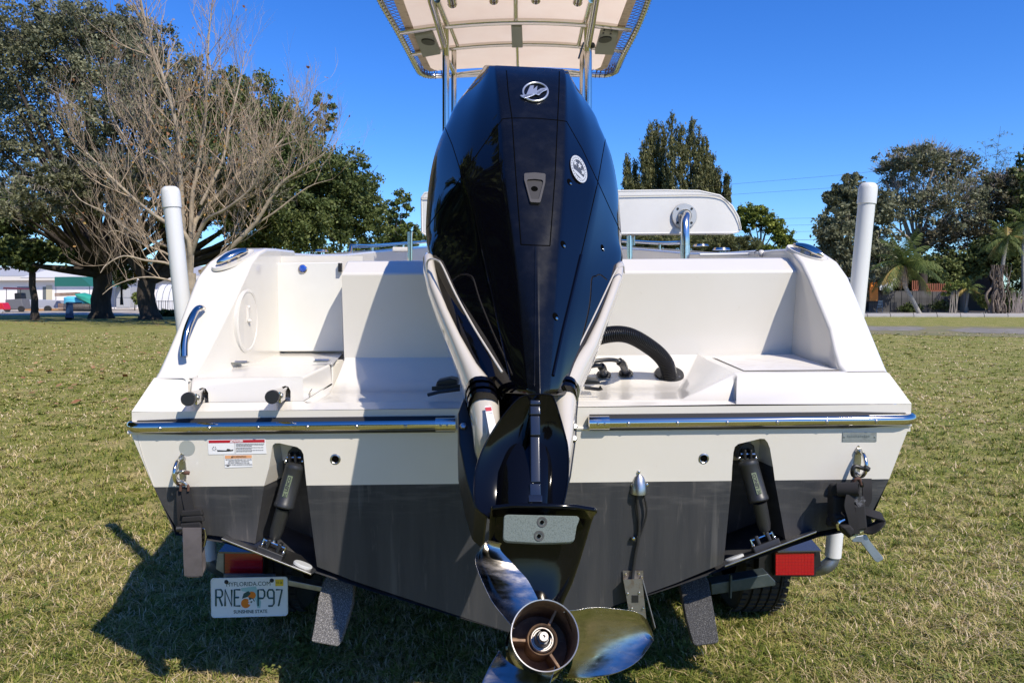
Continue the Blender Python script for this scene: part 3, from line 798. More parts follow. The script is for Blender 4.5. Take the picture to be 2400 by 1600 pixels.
# --- motor rigging hose and cable boots
hc = smoothpath([at(1330, 850, 2.45), at(1372, 805, 2.52), at(1420, 785, 2.56), at(1474, 786, 2.60), at(1530, 818, 2.65), at(1560, 850, 2.68), at(1569, 882, 2.705)], 14)
L_ = [0]
for i in range(1, len(hc)): L_.append(L_[-1] + (hc[i] - hc[i - 1]).length)
tot = L_[-1]; nr = 74; path = []; rad = []
for i in range(nr * 4 + 1):
    s = tot * i / (nr * 4); k = min(max(np.searchsorted(L_, s) - 1, 0), len(hc) - 2)
    path.append(lerp(hc[k], hc[k + 1], (s - L_[k]) / max(1e-6, L_[k + 1] - L_[k])))
    rad.append(.0288 if i % 4 in (0, 1) else .0245)
q = MB(); q.tube(path, rad, 20); hose = q.build("rigging_hose", corr, boat, smooth=60)
wn_ = Vector((0, -.49, 1)).normalized()
wpl = lambda px, py, o=0: onplane(px, py, S(0, 2.62, 1.124) + wn_ * o, wn_)
q = MB(); fc = wpl(1568.5, 877); q.lathe([(.0295, .006), (.052, .006), (.054, 0)], fc, wn_, 36)
for k in range(4):
    a = .6 + k * math.pi / 2; x_, y_, _ = basis(wn_)
fo = q.build("hose_flange", blackp, hose)
for k in range(4):
    a = .85 + k * math.pi / 2; x_, y_, _ = basis(wn_); q = MB(); q.lathe([(0, .009), (.003, .008), (.0035, .005)], fc + x_ * math.cos(a) * .042 + y_ * math.sin(a) * .042, wn_, 8); q.build("screw", steel, hose)
for (fx, fy), pts in (((1415, 878), [(1340, 880), (1372, 862), (1400, 856), (1412, 862), (1415, 876)]), ((1467, 875), [(1330, 862), (1390, 847), (1435, 843), (1458, 852), (1466, 873)])):
    c = wpl(fx, fy)
    P_ = smoothpath([onplane(x, y, (0, 2.55 + .1 * i / 4, 0), (0, 1, 0)) for i, (x, y) in enumerate(pts[:-1])] + [c], 8)
    n = len(P_)
    q = MB(); q.tube(P_, [.0075 if i < n * .62 else (.0125 + .0018 * (i % 2) if i < n * .93 else .015) for i in range(n)], 14)
    cb = q.build("control_cable", corr, boat)
    q = MB(); q.lathe([(.010, .016), (.016, .013), (.018, .005), (.0255, .004), (.027, 0)], c, wn_, 24); q.build("cable_boot", blackp, cb)
# --- stern fittings beside the engine bracket
for pts, nm in (([(1024, 893), (1054, 886), (1072, 890), (1072, 906), (1020, 908)], 0), ([(1370, 886), (1404, 890), (1408, 900), (1370, 901)], 1)):
    q = MB(); q.prism([onplane(x, y, (0, 2.5, 0), (0, 1, 0)) for x, y in pts], (0, .08, 0)); o = q.build("engine_mount_fitting", blackp, boat, bevel=.004)
q = MB(); q.prism([at(1012, 906, 2.47), at(1078, 901, 2.47), at(1078, 915, 2.47), at(1012, 915, 2.47)], (0, .012, 0)); q.build("mount_plate", blackp, boat)
q = MB(); q.tube([at(1003, 925, 2.44), at(1030, 918, 2.43), at(1078, 912, 2.43)], .006, 10); q.build("steering_link", blackp, boat)
q = MB(); q.tube([at(1370, 908, 2.48), at(1404, 912, 2.48), at(1410, 908, 2.48)], [.006, .006, .009], 10); q.build("steering_link", blackp, boat)

# --- hardware on the transom face
for px, py in ((786, 1075.5), (1649.5, 1074)):
    q = MB(); c = tr(px, py); q.lathe([(.0115, -.03), (.0115, .0015), (.0135, .0030), (.0165, .0018), (.0175, 0)], c, TW, 28); o = q.build("drain_fitting", steeld, boat)
    q = MB(); q.lathe([(.0, .0006), (.0115, .0006)], c, TW, 20); q.build("drain_bore", darkhole, o)
for (tx, ty), sg in (((427, 1074), -1), ((2011, 1056), 1)):
    c = tr(tx, ty); d_ = -TV
    q = MB()
    p0, p1 = c, c + d_ * .075 + Vector((0, 0, 0))
    arc = smoothpath([p0, p0 + TW * .03 - d_ * -.002, p0 + TW * .052 + d_ * .025, p0 + TW * .052 + d_ * .052, p1 + TW * .028, p1], 6)
    arc = [p + Vector((sg * .003, 0, 0)) for p in arc]
    q.tube(arc, .0062, 12); e = q.build("stern_eye", steel, boat)
    q = MB(); q.loft([circ(c + d_ * .036, TU, TV, .012, .055, 24), circ(c + d_ * .036 + TW * .003, TU, TV, .011, .054, 24)]); q.lathe([(.013, .003), (.011, .010), (0, .011)], c, TW, 6); q.build("eye_plate", steeld, e)
# data plate
dp0 = [tr(1975, 1012, .001), tr(2054.5, 1012.5, .001), tr(2054, 1034, .001), tr(1974, 1034, .001)]
q = MB(); q.prism(dp0, TW * .0012); dpl = q.build("maker_plate", mat("plate_metal", (.30, .33, .34), .4, metal=.4, var=(60, (.22, .24, .25), .45, .7)), boat)
text("PRESS GANG 0", .0105, silverp, tr(2015, 1021, .003), TU, TV, dpl) if False else None
for px in (1979, 2050): 
    q = MB(); q.lathe([(0, .003), (.0025, .002), (.003, 0)], tr(px, 1023, .002), TW, 8); q.build("rivet", steeld, dpl)
q = MB()
for k in range(11): q.box(tr(1988 + k * 5, 1021 + (k % 2), .0032), (.0036, .0006, .005 + .001 * (k % 3)))
q.build("stamped_number", galv, dpl)
# round sticker
q = MB(); q.poly(circ(tr(438.5, 1049.5, .0012), TU, TV, .0255, .0255, 32)); q.build("round_sticker", greylabel, boat, smooth=0)
# danger sticker
def patch(x0, y0, x1, y1, off, m, name, par, skew=0):
    q = MB(); q.prism([tr(x0, y0, off), tr(x1, y0 + skew, off), tr(x1, y1 + skew, off), tr(x0, y1, off)], TW * .0003); return q.build(name, m, par, smooth=0)
ds = MB(); ds.prism([tr(486.5, 1030, .001), tr(622, 1028, .001), tr(625, 1062.5, .001), tr(489, 1064.5, .001)], TW * .0004)
dgr = ds.build("danger_sticker", paper, boat, smooth=0)
q = MB(); q.poly([tr(488.5, 1031.5, .002), tr(620, 1029.5, .002), tr(620.5, 1036, .002), tr(489, 1038, .002)]); q.build("red_band", inkred, dgr, smooth=0)
tt = MB(); text("DANGER", .0088, paper, tr(556.5, 1033.6, .0024), TU, TV, None, to=tt, depth=.0001, bold=.0003); 
tt.poly([tr(538.5, 1036, .0024), tr(544.5, 1036, .0024), tr(541.5, 1031.3, .0024)]); tt.build("danger_word", paper, dgr, smooth=0)
tt = MB(); tt.k = 0
tt.poly([tr(550, 1037.5, .0022), tr(550.7, 1037.5, .0022), tr(551.5, 1062.5, .0022), tr(550.8, 1062.5, .0022)])
bo = [(508, 1054), (530, 1055), (533, 1051), (538, 1052), (541, 1054), (547, 1052.5), (546, 1056), (536, 1057.2), (510, 1057.6)]
tt.poly([tr(x, y, .0022) for x, y in bo])
for a in range(6):
    t = a * math.pi / 3; tt.poly([tr(502 + 2 * math.cos(t), 1051 + 2 * math.sin(t), .0022), tr(502 + 5 * math.cos(t + .4), 1051 + 5 * math.sin(t + .4), .0022), tr(502 + 5.4 * math.cos(t - .1), 1051 + 5.4 * math.sin(t - .1), .0022)])
rr = random.Random(2)
for k, y in enumerate((1039.2, 1042, 1044.6, 1048.2, 1050.9, 1054.6, 1057.2)):
    x = 553.5; end = 553.5 + (64 if k in (0, 1, 3, 5) else 34)
    while x < end:
        w = rr.uniform(2.2, 6); tt.poly([tr(x, y - .01 * (x - 553), .0022), tr(x + w, y - .01 * (x - 553), .0022), tr(x + w, y + 1.1 - .01 * (x - 553), .0022), tr(x, y + 1.1 - .01 * (x - 553), .0022)]); x += w + .9
tt.build("sticker_print", ink, dgr, smooth=0)
ws = MB(); ws.prism([tr(525.5, 1066, .001), tr(590.5, 1064.5, .001), tr(592, 1093.5, .001), tr(527.5, 1095.5, .001)], TW * .0004)
wg = ws.build("warning_sticker", paper, boat, smooth=0)
q = MB(); q.poly([tr(527, 1067, .002), tr(590, 1065.5, .002), tr(590, 1073, .002), tr(527.3, 1074.5, .002)]); q.build("orange_band", inkor, wg, smooth=0)
tt = MB(); text("WARNING", .0092, ink, tr(561, 1070, .0024), TU, TV, None, to=tt, depth=.0001)
tt.poly([tr(541, 1072.6, .0024), tr(546, 1072.5, .0024), tr(543.5, 1068, .0024)])
for k, s_ in enumerate(("ROTATING PROPELLER MAY CAUSE", "SERIOUS INJURY OR DEATH.", "DO NOT APPROACH OR USE", "LADDER WHEN ENGINE IS RUNNING.")):
    text(s_, .0052, ink, tr(559.5, 1076.8 + k * 3.9, .0022), TU, TV, None, to=tt, depth=.0001)
tt.poly([tr(530.5, 1092.2, .0022), tr(537, 1092, .0022), tr(538, 1090, .0022), tr(532, 1090, .0022)])
tt.build("sticker_print", ink, wg, smooth=0)

# --- thru-hull clam shell and transducer
c = tr(1497.5, 1140); rings = []
for t in np.linspace(0, 1, 8):
    w = .0105 + .018 * math.sin(t * math.pi / 2) ** 0.9; h = .004 + .024 * math.sin(t * 1.45)
    o_ = c + TV * (.042 - .062 * t)
    rings.append([o_ + TU * math.cos(a) * w * (1 if t > 0 else .4) + TW * max(0.0, math.sin(a)) * h for a in np.linspace(0, math.pi, 12)])
q = MB(); q.loft(rings, False, False); vent = q.build("clamshell_vent", steeld, boat, smooth=60)
q = MB()
for x, y in ((1497, 1105.5), (1481.5, 1136), (1516, 1135)): q.lathe([(0, .006), (.0045, .004), (.006, 0)], tr(x, y, .001), TW, 12)
q.build("vent_screws", steel, vent)
cb1 = smoothpath([tr(1495, 1138, .014), tr(1494, 1180, .012), tr(1498, 1225, .011), tr(1496, 1262, .012), tr(1489, 1300, .012), tr(1484, 1340, .015), tr(1482, 1374, .03)], 6)
q = MB(); q.tube(cb1, .0052, 10); cbl = q.build("transducer_cable", rubber, boat)
q = MB(); q.tube(smoothpath([tr(1504, 1140, .012), tr(1514, 1180, .012), tr(1515, 1205, .012), tr(1507, 1235, .011), tr(1499, 1258, .012)], 6), .0034, 8); q.build("cable_loop", rubber, cbl)
q = MB(); q.box(tr(1488, 1263, .006), (.028, .01, .012)); q.build("cable_clip", blackp, cbl)
q = MB(); q.lathe([(0, .008), (.005, .006), (.0065, 0)], tr(1484.5, 1260, .01), TW, 12); q.build("clip_screw", steel, cbl)
q = MB()
A0, A1, A2, A3 = tr(1459.5, 1336, .004), tr(1507, 1336, .004), tr(1508, 1366, .004), tr(1461, 1366, .004)
q.prism([A0, A1, A2, A3], TW * .003)
B0, B1 = tr(1461, 1358, .035), tr(1505, 1356, .035); E0, E1 = at(1482, 1478, 2.36), at(1518, 1480, 2.36)
q.prism([B0, B1, E1, E0], Vector((0, .004, 0)))
q.prism([tr(1461, 1357, .004), tr(1508, 1356, .004), B1, B0], (0, 0, -.003))
q.prism([tr(1507, 1360, .004), B1, at(1535, 1470, 2.34), at(1531, 1474, 2.42)], (.003, 0, 0))
br = q.build("transducer_bracket", mat("bracket_steel", (.26, .25, .24), .42, metal=.8, var=(50, (.20, .15, .11), .5, .72)), boat, smooth=0)
q = MB()
for x, y in ((1466, 1345), (1497, 1344), (1503, 1352)): q.lathe([(0, .005), (.0045, .004), (.0055, 0)], tr(x, y, .008), TW, 8)
for x, y, Y in ((1471, 1390, 2.37), (1498, 1388, 2.37), (1481, 1425, 2.365), (1508, 1424, 2.365)): q.lathe([(0, .004), (.003, .003), (.004, 0)], at(x, y, Y - .008), (0, -1, 0), 8)
q.build("bracket_screws", steel, br)
q = MB(); q.box(at(1488, 1402, 2.365), (.022, .006, .024)); q.build("transducer_block", blackp, br)

# --- trim tabs with their actuators
def tab(plate, th, cyl_t, cyl_b, rod_t, rod_b, base_c, an_c, top_c, ts, flip):
    q = MB(); q.prism(plate, (0, 0, -th)); p = q.build("trim_tab", steeld, boat, smooth=0, bevel=.0015)
    nrm = (plate[1] - plate[0]).cross(plate[3] - plate[0]).normalized()
    if nrm.z < 0: nrm = -nrm
    q = MB(); ax = (plate[1] - plate[0]).normalized(); ay = nrm.cross(ax).normalized()
    q.loft([circ(an_c + nrm * h, ax, ay, .032 * s, .024 * s, 26) for s, h in ((1, .0), (1, .006), (.9, .009))]); q.build("tab_anode", zincl, p)
    q = MB(); d = (cyl_b - cyl_t)
    dn = d.normalized(); Lc = d.length
    q.lathe([(.0, -.004), (.020, -.004), (.026, .0), (.0318, .004), (.0325, .010), (.0325, .016), (.0312, .018), (.0312, Lc - .012), (.0325, Lc - .010), (.0325, Lc), (.029, Lc + .004), (.0, Lc + .004)], cyl_t, dn, 28)
    act = q.build("trim_actuator", mat("actuator_black", (.022, .023, .025), .42, bump=(90, .1, .002)), p)
    q = MB(); dr_ = (rod_b - rod_t); q.lathe([(.0, 0), (.0225, 0), (.0215, dr_.length * .75), (.0175, dr_.length * .96), (.012, dr_.length), (0, dr_.length)], rod_t, dr_.normalized(), 24); q.build("actuator_rod", MATS["actuator_black"], p)
    q = MB(); q.lathe([(.010, 0), (.010, .02), (.0, .02)], rod_b - dn * .004, dn, 12); q.build("rod_end", steeld, p)
    # base: black foot with two ears, pins
    q = MB(); bx, by = ax, ay
    rot = Matrix((ax, ay, nrm)).transposed()
    q.box(base_c + nrm * .010, (.088, .05, .02), rot)
    for s in (-.020, .020): q.box(base_c + nrm * .030 + ax * s * .9, (.012, .03, .035), rot)
    q.build("actuator_foot", blackp, p, bevel=.003)
    q = MB()
    for s in (-.036, .036): q.tube([base_c + ax * s, base_c + ax * s + nrm * .042], .0038, 8); q.ball(base_c + ax * s + nrm * .022, .0065)
    q.tube([base_c - ax * .035 + nrm * .038, base_c + ax * .035 + nrm * .038], .004, 8)
    q.build("foot_pins", steel, p)
    # top mount
    q = MB(); q.prism([top_c + Vector(v) for v in ((-.030, .0, -.022), (-.024, 0, .012), (0, 0, .034), (.028, 0, .020), (.034, 0, -.022))], (0, .07, 0))
    for s in (-.011, .008): q.box(top_c + Vector((s, -.016, -.004)), (.008, .034, .032))
    q.build("actuator_mount", blackp, p, bevel=.003)
    q = MB()
    for s in (-.026, .028): q.ball(top_c + Vector((s, -.016, -.018)), .0062)
    q.tube([top_c + Vector((-.022, -.018, -.004)), top_c + Vector((.024, -.018, -.004))], .004, 8); q.build("mount_pins", steel, p)
    # label
    side = dn.cross(Vector((0, 1, 0))).normalized(); outn = side.cross(dn).normalized()
    if outn.y > 0: outn = -outn
    upv = -dn
    lc = lerp(cyl_t, cyl_b, ts) + outn * .0316
    lx = upv; ly = outn.cross(lx).normalized()
    lab = MB()
    ws_ = 5; rows = []
    lab.box(lc, (.068, .0155, .0016), Matrix((lx, ly, outn)).transposed())
    lb_ = lab.build("maker_label", lencog, act)
    tt = MB(); text("LENCO", .0145, ink, lc + outn * .001 + lx * .007, lx, ly, None, to=tt, depth=.0002, bold=.0006, wscale=.98)
    k0 = lc + outn * .0014 - lx * .0275
    tt.add([k0 + lx * a + ly * b for a, b in ((-.005, .005), (-.003, .005), (-.003, -.005), (-.005, -.005))], [(0, 1, 2, 3)])
    tt.add([k0 + lx * a + ly * b for a, b in ((-.002, 0), (.003, .005), (.006, .005), (.001, 0), (.006, -.005), (.003, -.005))], [(0, 1, 2, 3), (0, 3, 4, 5)])
    tt.build("label_print", ink, act, smooth=0)
tab([at(519, 1260, 2.30), at(729, 1344, 2.30), at(741, 1334, 2.33), at(706, 1300, 2.45), at(613, 1264, 2.47), at(596, 1274, 2.43), at(527, 1254, 2.38)], .0055,
    at(694, 1088, 2.395), at(665.5, 1187, 2.36), at(664, 1190, 2.363), at(643, 1262, 2.37), at(633, 1300, 2.345), at(709, 1326, 2.345), at(692, 1066, 2.42), .52, 0)
tab([at(1914, 1244, 2.30), at(1699, 1325, 2.30), at(1694, 1314, 2.33), at(1740, 1296, 2.45), at(1841, 1263, 2.47), at(1908, 1240, 2.38)], .0055,
    at(1752, 1079, 2.395), at(1778, 1172, 2.36), at(1780, 1176, 2.363), at(1793, 1243, 2.37), at(1797, 1284, 2.35), at(1722, 1310, 2.35), at(1748, 1058, 2.42), .58, 1)

# --- cockpit: console, leaning post back rest, rod tube, side rails
q = MB(); q.prism([S(-.42, 4.7, .95), S(.42, 4.7, .95), S(.42, 4.7, 1.62), S(-.42, 4.7, 1.62)], (0, .75, 0)); q.build("console", gel, boat, bevel=.04, seg=3)
bx0, bx1, by0, by1 = 985, 1739, 446, 545
def rr_path(Y):
    L = [(985, 462), (992, 452), (1010, 450), (1300, 449), (1560, 446), (1640, 447), (1690, 458), (1718, 482), (1733, 508), (1739, 535), (1734, 543), (1722, 546), (1300, 549), (995, 551), (986, 545)]
    return [at(x, y, Y) for x, y in L]
f = rr_path(3.62); cb_ = sum(f, Vector()) / len(f)
rings = [[cb_ + (p - cb_) * s + Vector((0, d, 0)) for p in f] for s, d in ((.985, .0), (1.0, .008), (1.0, .10), (.985, .115), (.95, .12))]
q = MB(); q.loft(rings, True, True); bk = q.build("backrest_cushion", vinyl, boat, bevel=.004, seg=2, smooth=45)
q = MB(); pip = [cb_ + (p - cb_) * .992 + Vector((0, .002, 0)) for p in f]; q.tube(pip + [pip[0]], .0045, 8); q.build("cushion_piping", vinyl, bk)
q = MB(); q.tube(smoothpath([at(988, 464, 3.612), at(1300, 462, 3.612), at(1560, 457.5, 3.612), at(1680, 460, 3.612), at(1715, 486, 3.612), at(1733, 520, 3.612), at(1737, 540, 3.612)], 5), .0022, 6); q.build("cushion_seam", mat("seam_thread", (.45, .44, .42), .8), bk)
q = MB(); fcx = at(1604, 506, 3.612); q.lathe([(0, .006), (.058, .006), (.061, .002), (.061, 0)], fcx, (0, -1, 0), 36); q.lathe([(.030, .022), (.034, .006)], fcx, (0, -1, 0), 24); fg = q.build("backrest_flange", flangem, bk)
for k in range(4):
    a = math.pi / 4 + k * math.pi / 2; q = MB(); q.lathe([(0, .010), (.006, .009), (.0065, .005)], fcx + Vector((math.cos(a) * .047, 0, math.sin(a) * .047)), (0, -1, 0), 6); q.build("flange_bolt", blackp, bk)
q = MB(); pp = smoothpath([fcx + Vector((0, .0, 0)), fcx + Vector((0, -.05, -.002)), at(1606, 520, 3.52), at(1606, 550, 3.5), at(1605.5, 602, 3.5)], 6); pp += [at(1605, 700, 3.5)]
q.tube(pp, .0205, 20); post = q.build("backrest_post", alum, bk)
q = MB(); q.lathe([(.0225, 0), (.0225, .05)], at(1605.5, 600, 3.5), (0, 0, 1), 20); q.build("post_collar", alum, bk)
q = MB(); q.tube([at(1475.5, 545, 3.66), at(1476, 640, 3.66)], .0135, 14); q.tube([at(1484, 545, 3.70), at(1484, 575, 3.70)], .009, 10); q.build("backrest_strut", steel, bk)
q = MB(); q.tube([at(961, 545, 3.3), at(961, 640, 3.3)], .0115, 16); q.lathe([(.0135, 0), (.0135, .006), (.010, .006)], at(961, 547, 3.3), (0, 0, 1), 16); q.build("rod_holder", chrome, boat)
q = MB(); q.box(at(940, 585, 3.32), (.07, .05, .02)); q.build("rod_holder_base", gel, boat, bevel=.004)
for sgn in (1, -1):
    pr = [S(sgn * x, y, z + .050) for y, x, z in ((5.0, 1.10, 1.76), (5.6, 1.07, 1.80), (6.5, .97, 1.88), (7.5, .78, 1.97), (8.3, .50, 2.03), (8.95, .18, 2.07))]
    q = MB(); q.tube([pr[0] - Vector((0, .04, .05))] + smoothpath(pr, 4), .0125, 12); rl = q.build("bow_rail", chrome, boat)
    for p in pr[::1]:
        q = MB(); q.tube([p, p - Vector((0, 0, .06))], .009, 10); q.build("rail_stanchion", chrome, rl)
q = MB(); q.prism([at(1797, 583, 3.0) , at(1878, 581.5, 3.0), at(1878, 584, 3.0), at(1797, 586, 3.0)], (0, .2, 0)) if False else None
for c in (at(1643, 577, 4.6), at(1691, 586, 4.1), at(750, 590, 4.4)):
    q = MB(); q.loft([circ(c, (1, 0, 0), (0, 1, 0), .05, .03, 16), circ(c + Vector((0, 0, .012)), (1, 0, 0), (0, 1, 0), .042, .024, 16)]); q.build("gunwale_fitting", chrome, boat)
q = MB(); q.tube(smoothpath([at(1640, 597, 3.4), at(1720, 596, 3.4), at(1790, 594, 3.35), at(1826, 590, 3.3)], 4), .006, 8); q.build("side_toe_rail", vinyl, boat)
q = MB(); q.ball(at(1784, 594, 3.2), .016, 10); q.build("line_knob", gel, boat)

# --- T-top
ttop = MB()
ttop.tube([at(1010, -140, 4.05), at(1010, 0, 4.4), at(1028, 60, 4.75), at(1046, 122, 5.05)], .022, 14)
tt0 = ttop.build("t_top_frame", steel, boat)
ZC = 3.25
def cp(px, py, dz=0.0):   # point on canopy underside level
    d = ray(px, py); return EYE + d * ((ZC + dz - CAM_H) / d.z)
def tube_part(pts, r, name, m=steel, par=None, n=14):
    q = MB(); q.tube(pts, r, n); return q.build(name, m, par or tt0)
tube_part([at(1397, 0, 4.4) + (at(1397, 0, 4.4) - at(1377, 116, 5.05)) * .35, at(1397, 0, 4.4), at(1377, 116, 5.05)], .022, "brace_tube")
tube_part([at(1025, 0, 4.4), at(1048, 58, 4.93)], .018, "brace_tube"); tube_part([at(1386, 0, 4.4), at(1372, 50, 4.93)], .018, "brace_tube")
tube_part([at(1045, 115, 5.02), at(1045, 640, 5.02)], .023, "leg_tube"); tube_part([at(1379, 112, 5.02), at(1379, 640, 5.02)], .023, "leg_tube")
tube_part([at(1064, 104, 5.36), at(1063.5, 640, 5.36)], .019, "leg_tube"); tube_part([at(1364.5, 104, 5.36), at(1364, 640, 5.36)], .019, "leg_tube")
tube_part([at(1045, 55, 4.93), at(1046, 130, 5.0)], .019, "leg_tube"); tube_part([at(1375, 52, 4.93), at(1376, 120, 5.0)], .019, "leg_tube")
tube_part([at(1052, 145, 5.06), at(1064, 172, 5.34)], .014, "brace_tube"); tube_part([at(1055, 62, 4.94), at(1072, 106, 5.33)], .014, "brace_tube"); tube_part([at(1366, 60, 4.94), at(1356, 106, 5.33)], .014, "brace_tube")
# arched cross bars
def bar(pL, pC, pR, r, name):
    out = []
    a, b, c = pL, pC, pR
    for t in np.linspace(0, 1, 17):
        out.append(a * (1 - t) ** 2 + (b * 2 - (a + c) * .5) * 2 * t * (1 - t) + c * t * t)
    return tube_part(out, r, name)
bar(at(937, 76, 4.93), at(1209, 51, 4.93), at(1480, 69, 4.93), .021, "cross_bar")
bar(at(965, 127, 5.34), at(1209, 103, 5.34), at(1458, 119, 5.34), .018, "cross_bar")
tube_part([at(1208, -60, 4.1), at(1208.5, 0, 4.45), at(1209, 46, 4.92)], .015, "centre_bar"); tube_part([at(1212, 106, 5.34), at(1214, 160, 6.0)], .012, "centre_bar")
# perimeter pipe
per = [at(872, -60, 4.1), at(891.6, 0, 4.44), at(932, 72, 4.93), at(961, 127, 5.38), at(978, 160, 5.75), at(986, 171, 5.9), at(1002, 177.5, 6.02), at(1037, 178, 6.08), at(1209, 172, 6.1), at(1395, 176, 6.08), at(1425, 175, 6.04), at(1441, 169, 5.9), at(1447, 160, 5.75), at(1461, 128, 5.38), at(1493, 66, 4.93), at(1519, 0, 4.44), at(1533, -60, 4.1)]
tube_part(smoothpath(per, 4), .0205, "perimeter_pipe", alum)
# second lower aft bar behind the cowl
bar(at(1066, 176, 5.38), at(1215, 163, 5.38), at(1362, 172, 5.38), .013, "cross_bar")
# canvas panel: arched sheet with turned hem
cl_ = MB(); NU, NV = 18, 14
lefte = [(at(900, -60, 4.1)), at(922, 0, 4.44), at(949, 68, 4.93), at(972, 120, 5.34), at(993, 162, 5.82), at(1008, 169, 5.98)]
righte = [(at(1507, -60, 4.1)), at(1492, 0, 4.44), at(1466, 64, 4.93), at(1442, 115, 5.34), at(1424, 160, 5.82), at(1409, 167, 5.98)]
rows = []
for i in range(len(lefte) - 1):
    for k in range(3):
        t = k / 3; rows.append((lerp(lefte[i], lefte[i + 1], t), lerp(righte[i], righte[i + 1], t)))
rows.append((lefte[-1], righte[-1]))
P_ = []
for i_, (a, b) in enumerate(rows):
    for j in range(NU + 1):
        t = j / NU; p = lerp(a, b, t); P_.append(p + Vector((0, 0, .004 + (.030 + .062 * (1 - i_ / (len(rows) - 1))) * (1 - (2 * t - 1) ** 2))))
n = NU + 1
cl_.add(P_, [(i * n + j, i * n + j + 1, (i + 1) * n + j + 1, (i + 1) * n + j) for i in range(len(rows) - 1) for j in range(NU)])
cv = cl_.build("canopy_canvas", canvas, boat, smooth=60)
for e in (lefte, righte):
    hem = MB()
    inn_ = [lerp(p, Vector((CX, p.y, p.z)), .075) + Vector((0, 0, .008)) for p in e]
    ee = [p + Vector((0, 0, .002)) for p in e]
    hem.add(ee + inn_, [(i, i + 1, len(e) + i + 1, len(e) + i) for i in range(len(e) - 1)])
    hem.build("canvas_hem", mat("canvas_hem", (.58, .46, .35), .85, var=(30, (.36, .27, .2), .5, .75)), cv, smooth=40)
# lacing
lace = MB(); outp = smoothpath(per, 10)
def nearest_edge(p):
    e = lefte if p.x < .2 else righte
    best = min(range(len(e)), key=lambda i: abs(e[i].y - p.y))
    ys_ = [q.y for q in e]; return Vector((float(np.interp(p.y, ys_, [q.x for q in e])), p.y, float(np.interp(p.y, ys_, [q.z for q in e])) + .0))
acc = 0; last = outp[0]; tgl = 0
for p in outp[1:]:
    acc += (p - last).length
    if acc > .030:
        acc = 0
        if p.y < 5.95:
            e = nearest_edge(p); dirn = (outp[min(outp.index(p) + 1, len(outp) - 1)] - p)
            e2 = nearest_edge(p + Vector((0, .02, 0)))
            dx = (e - p).normalized()
            lace.tube([e, p + Vector((0, 0, -.022)) + dx * .004, p - dx * .022 + Vector((0, .004, -.006)), p + Vector((0, .008, .022)), e2], .0017, 5)
        elif abs(p.x - CX) > .5:
            e = p + Vector((0, -.16, .03)); lace.tube([e, p + Vector((0, 0, -.022)), p + Vector((0, .022, 0)), p + Vector((.01, 0, .022)), e + Vector((.03, 0, 0))], .0032, 5)
    last = p
lace.build("canopy_lacing", mat("lacing_cord", (.06, .035, .03), .8), cv, smooth=0)["kind"] = "stuff"
# speaker boxes, centre box, rod holder ends, radio straps
for pts, ov in (([(971, 72), (1014, 68), (1033, 116), (991, 124)], (1003.5, 97.5)), ([(1407, 68), (1449, 70), (1438, 118), (1394, 116)], (1418, 92))):
    q = MB(); Pt = [at(x, y, 4.93 + (y - 68) / 50 * .42) + Vector((0, 0, -.01)) for x, y in pts]
    Pt = [p - Vector((0, 0, .025)) for p in Pt]; q.prism(Pt, (0, 0, .035)); sb = q.build("speaker_box", boxgrey, boat, bevel=.006)
    nrm = (Pt[1] - Pt[0]).cross(Pt[3] - Pt[0]).normalized(); nrm = nrm if nrm.z < 0 else -nrm
    c = onplane(ov[0], ov[1], Pt[0], nrm) + nrm * .004; u_ = (Pt[1] - Pt[0]).normalized(); v_ = nrm.cross(u_)
    q = MB(); q.loft([circ(c - nrm * .006, u_, v_, .043, .058, 26), circ(c + nrm * .004, u_, v_, .042, .057, 26)]); q.build("speaker_grille", blackp, sb)
    if ov[0] > 1200:
        for x, y in ((1416, 70), (1433, 71), (1414, 77), (1431, 78)):
            q = MB(); q.box(onplane(x, y, Pt[0], nrm) + nrm * .004, (.012, .02, .006)); q.build("switch", blackp, sb)
q = MB(); Pt = [at(1198, 55, 4.95), at(1223, 55, 4.95), at(1225, 104, 5.33), at(1200, 104, 5.33)]; q.prism([p - Vector((0, 0, .025)) for p in Pt], (0, 0, .05)); q.build("centre_box", boxgrey, boat, bevel=.004)
for x, y in ((1060, 8), (1157, 0), (1256, -1), (1354, 4)):
    q = MB(); c = at(x, y, 4.35); q.tube([c, c + Vector((0, -.25, .02))], .026, 16, caps=False); q.tube([c + Vector((0, .004, 0)), c + Vector((0, -.02, .002))], .029, 16, caps=False); q.build("top_rod_holder", chrome, boat)
q = MB(); q.tube([at(1368, 100, 5.2), at(1362, 118, 5.2), at(1356, 138, 5.2)], .006, 8); q.build("blue_cord", mat("cord_blue", (.03, .07, .16), .8), boat)
q = MB(); q.ball(at(1388, 107, 5.0), .02, 10); q.build("antenna_base", blackp, boat)
# ================================================================== OUTBOARD MOTOR
TH = R(34.0); PS = math.atan(.026 / .40)
V0 = Vector((0, -math.cos(TH), math.sin(TH))); W0 = Vector((0, math.sin(TH), math.cos(TH)))
VH = (V0 * math.cos(PS) + Vector((1, 0, 0)) * math.sin(PS)).normalized()
UH = W0.cross(VH).normalized() * 1.0
if UH.x < 0: UH = -UH
C0 = at(1277, 1487, 1.37); HS = 1.37 / 1.30
MM = Matrix(((UH.x, -VH.x, W0.x, C0.x), (UH.y, -VH.y, W0.y, C0.y), (UH.z, -VH.z, W0.z, C0.z), (0, 0, 0, 1)))
MI = MM.inverted()
motor = thing("outboard_motor", "glossy black outboard engine tilted up on the boat's transom, white lower side panels", "outboard motor", local=MM)
def M(px, py, v):
    """engine coordinates of the surveyed point lying v metres aft of the shaft end"""
    w = onplane(px, py, C0 + VH * v, VH)
    return MI @ w
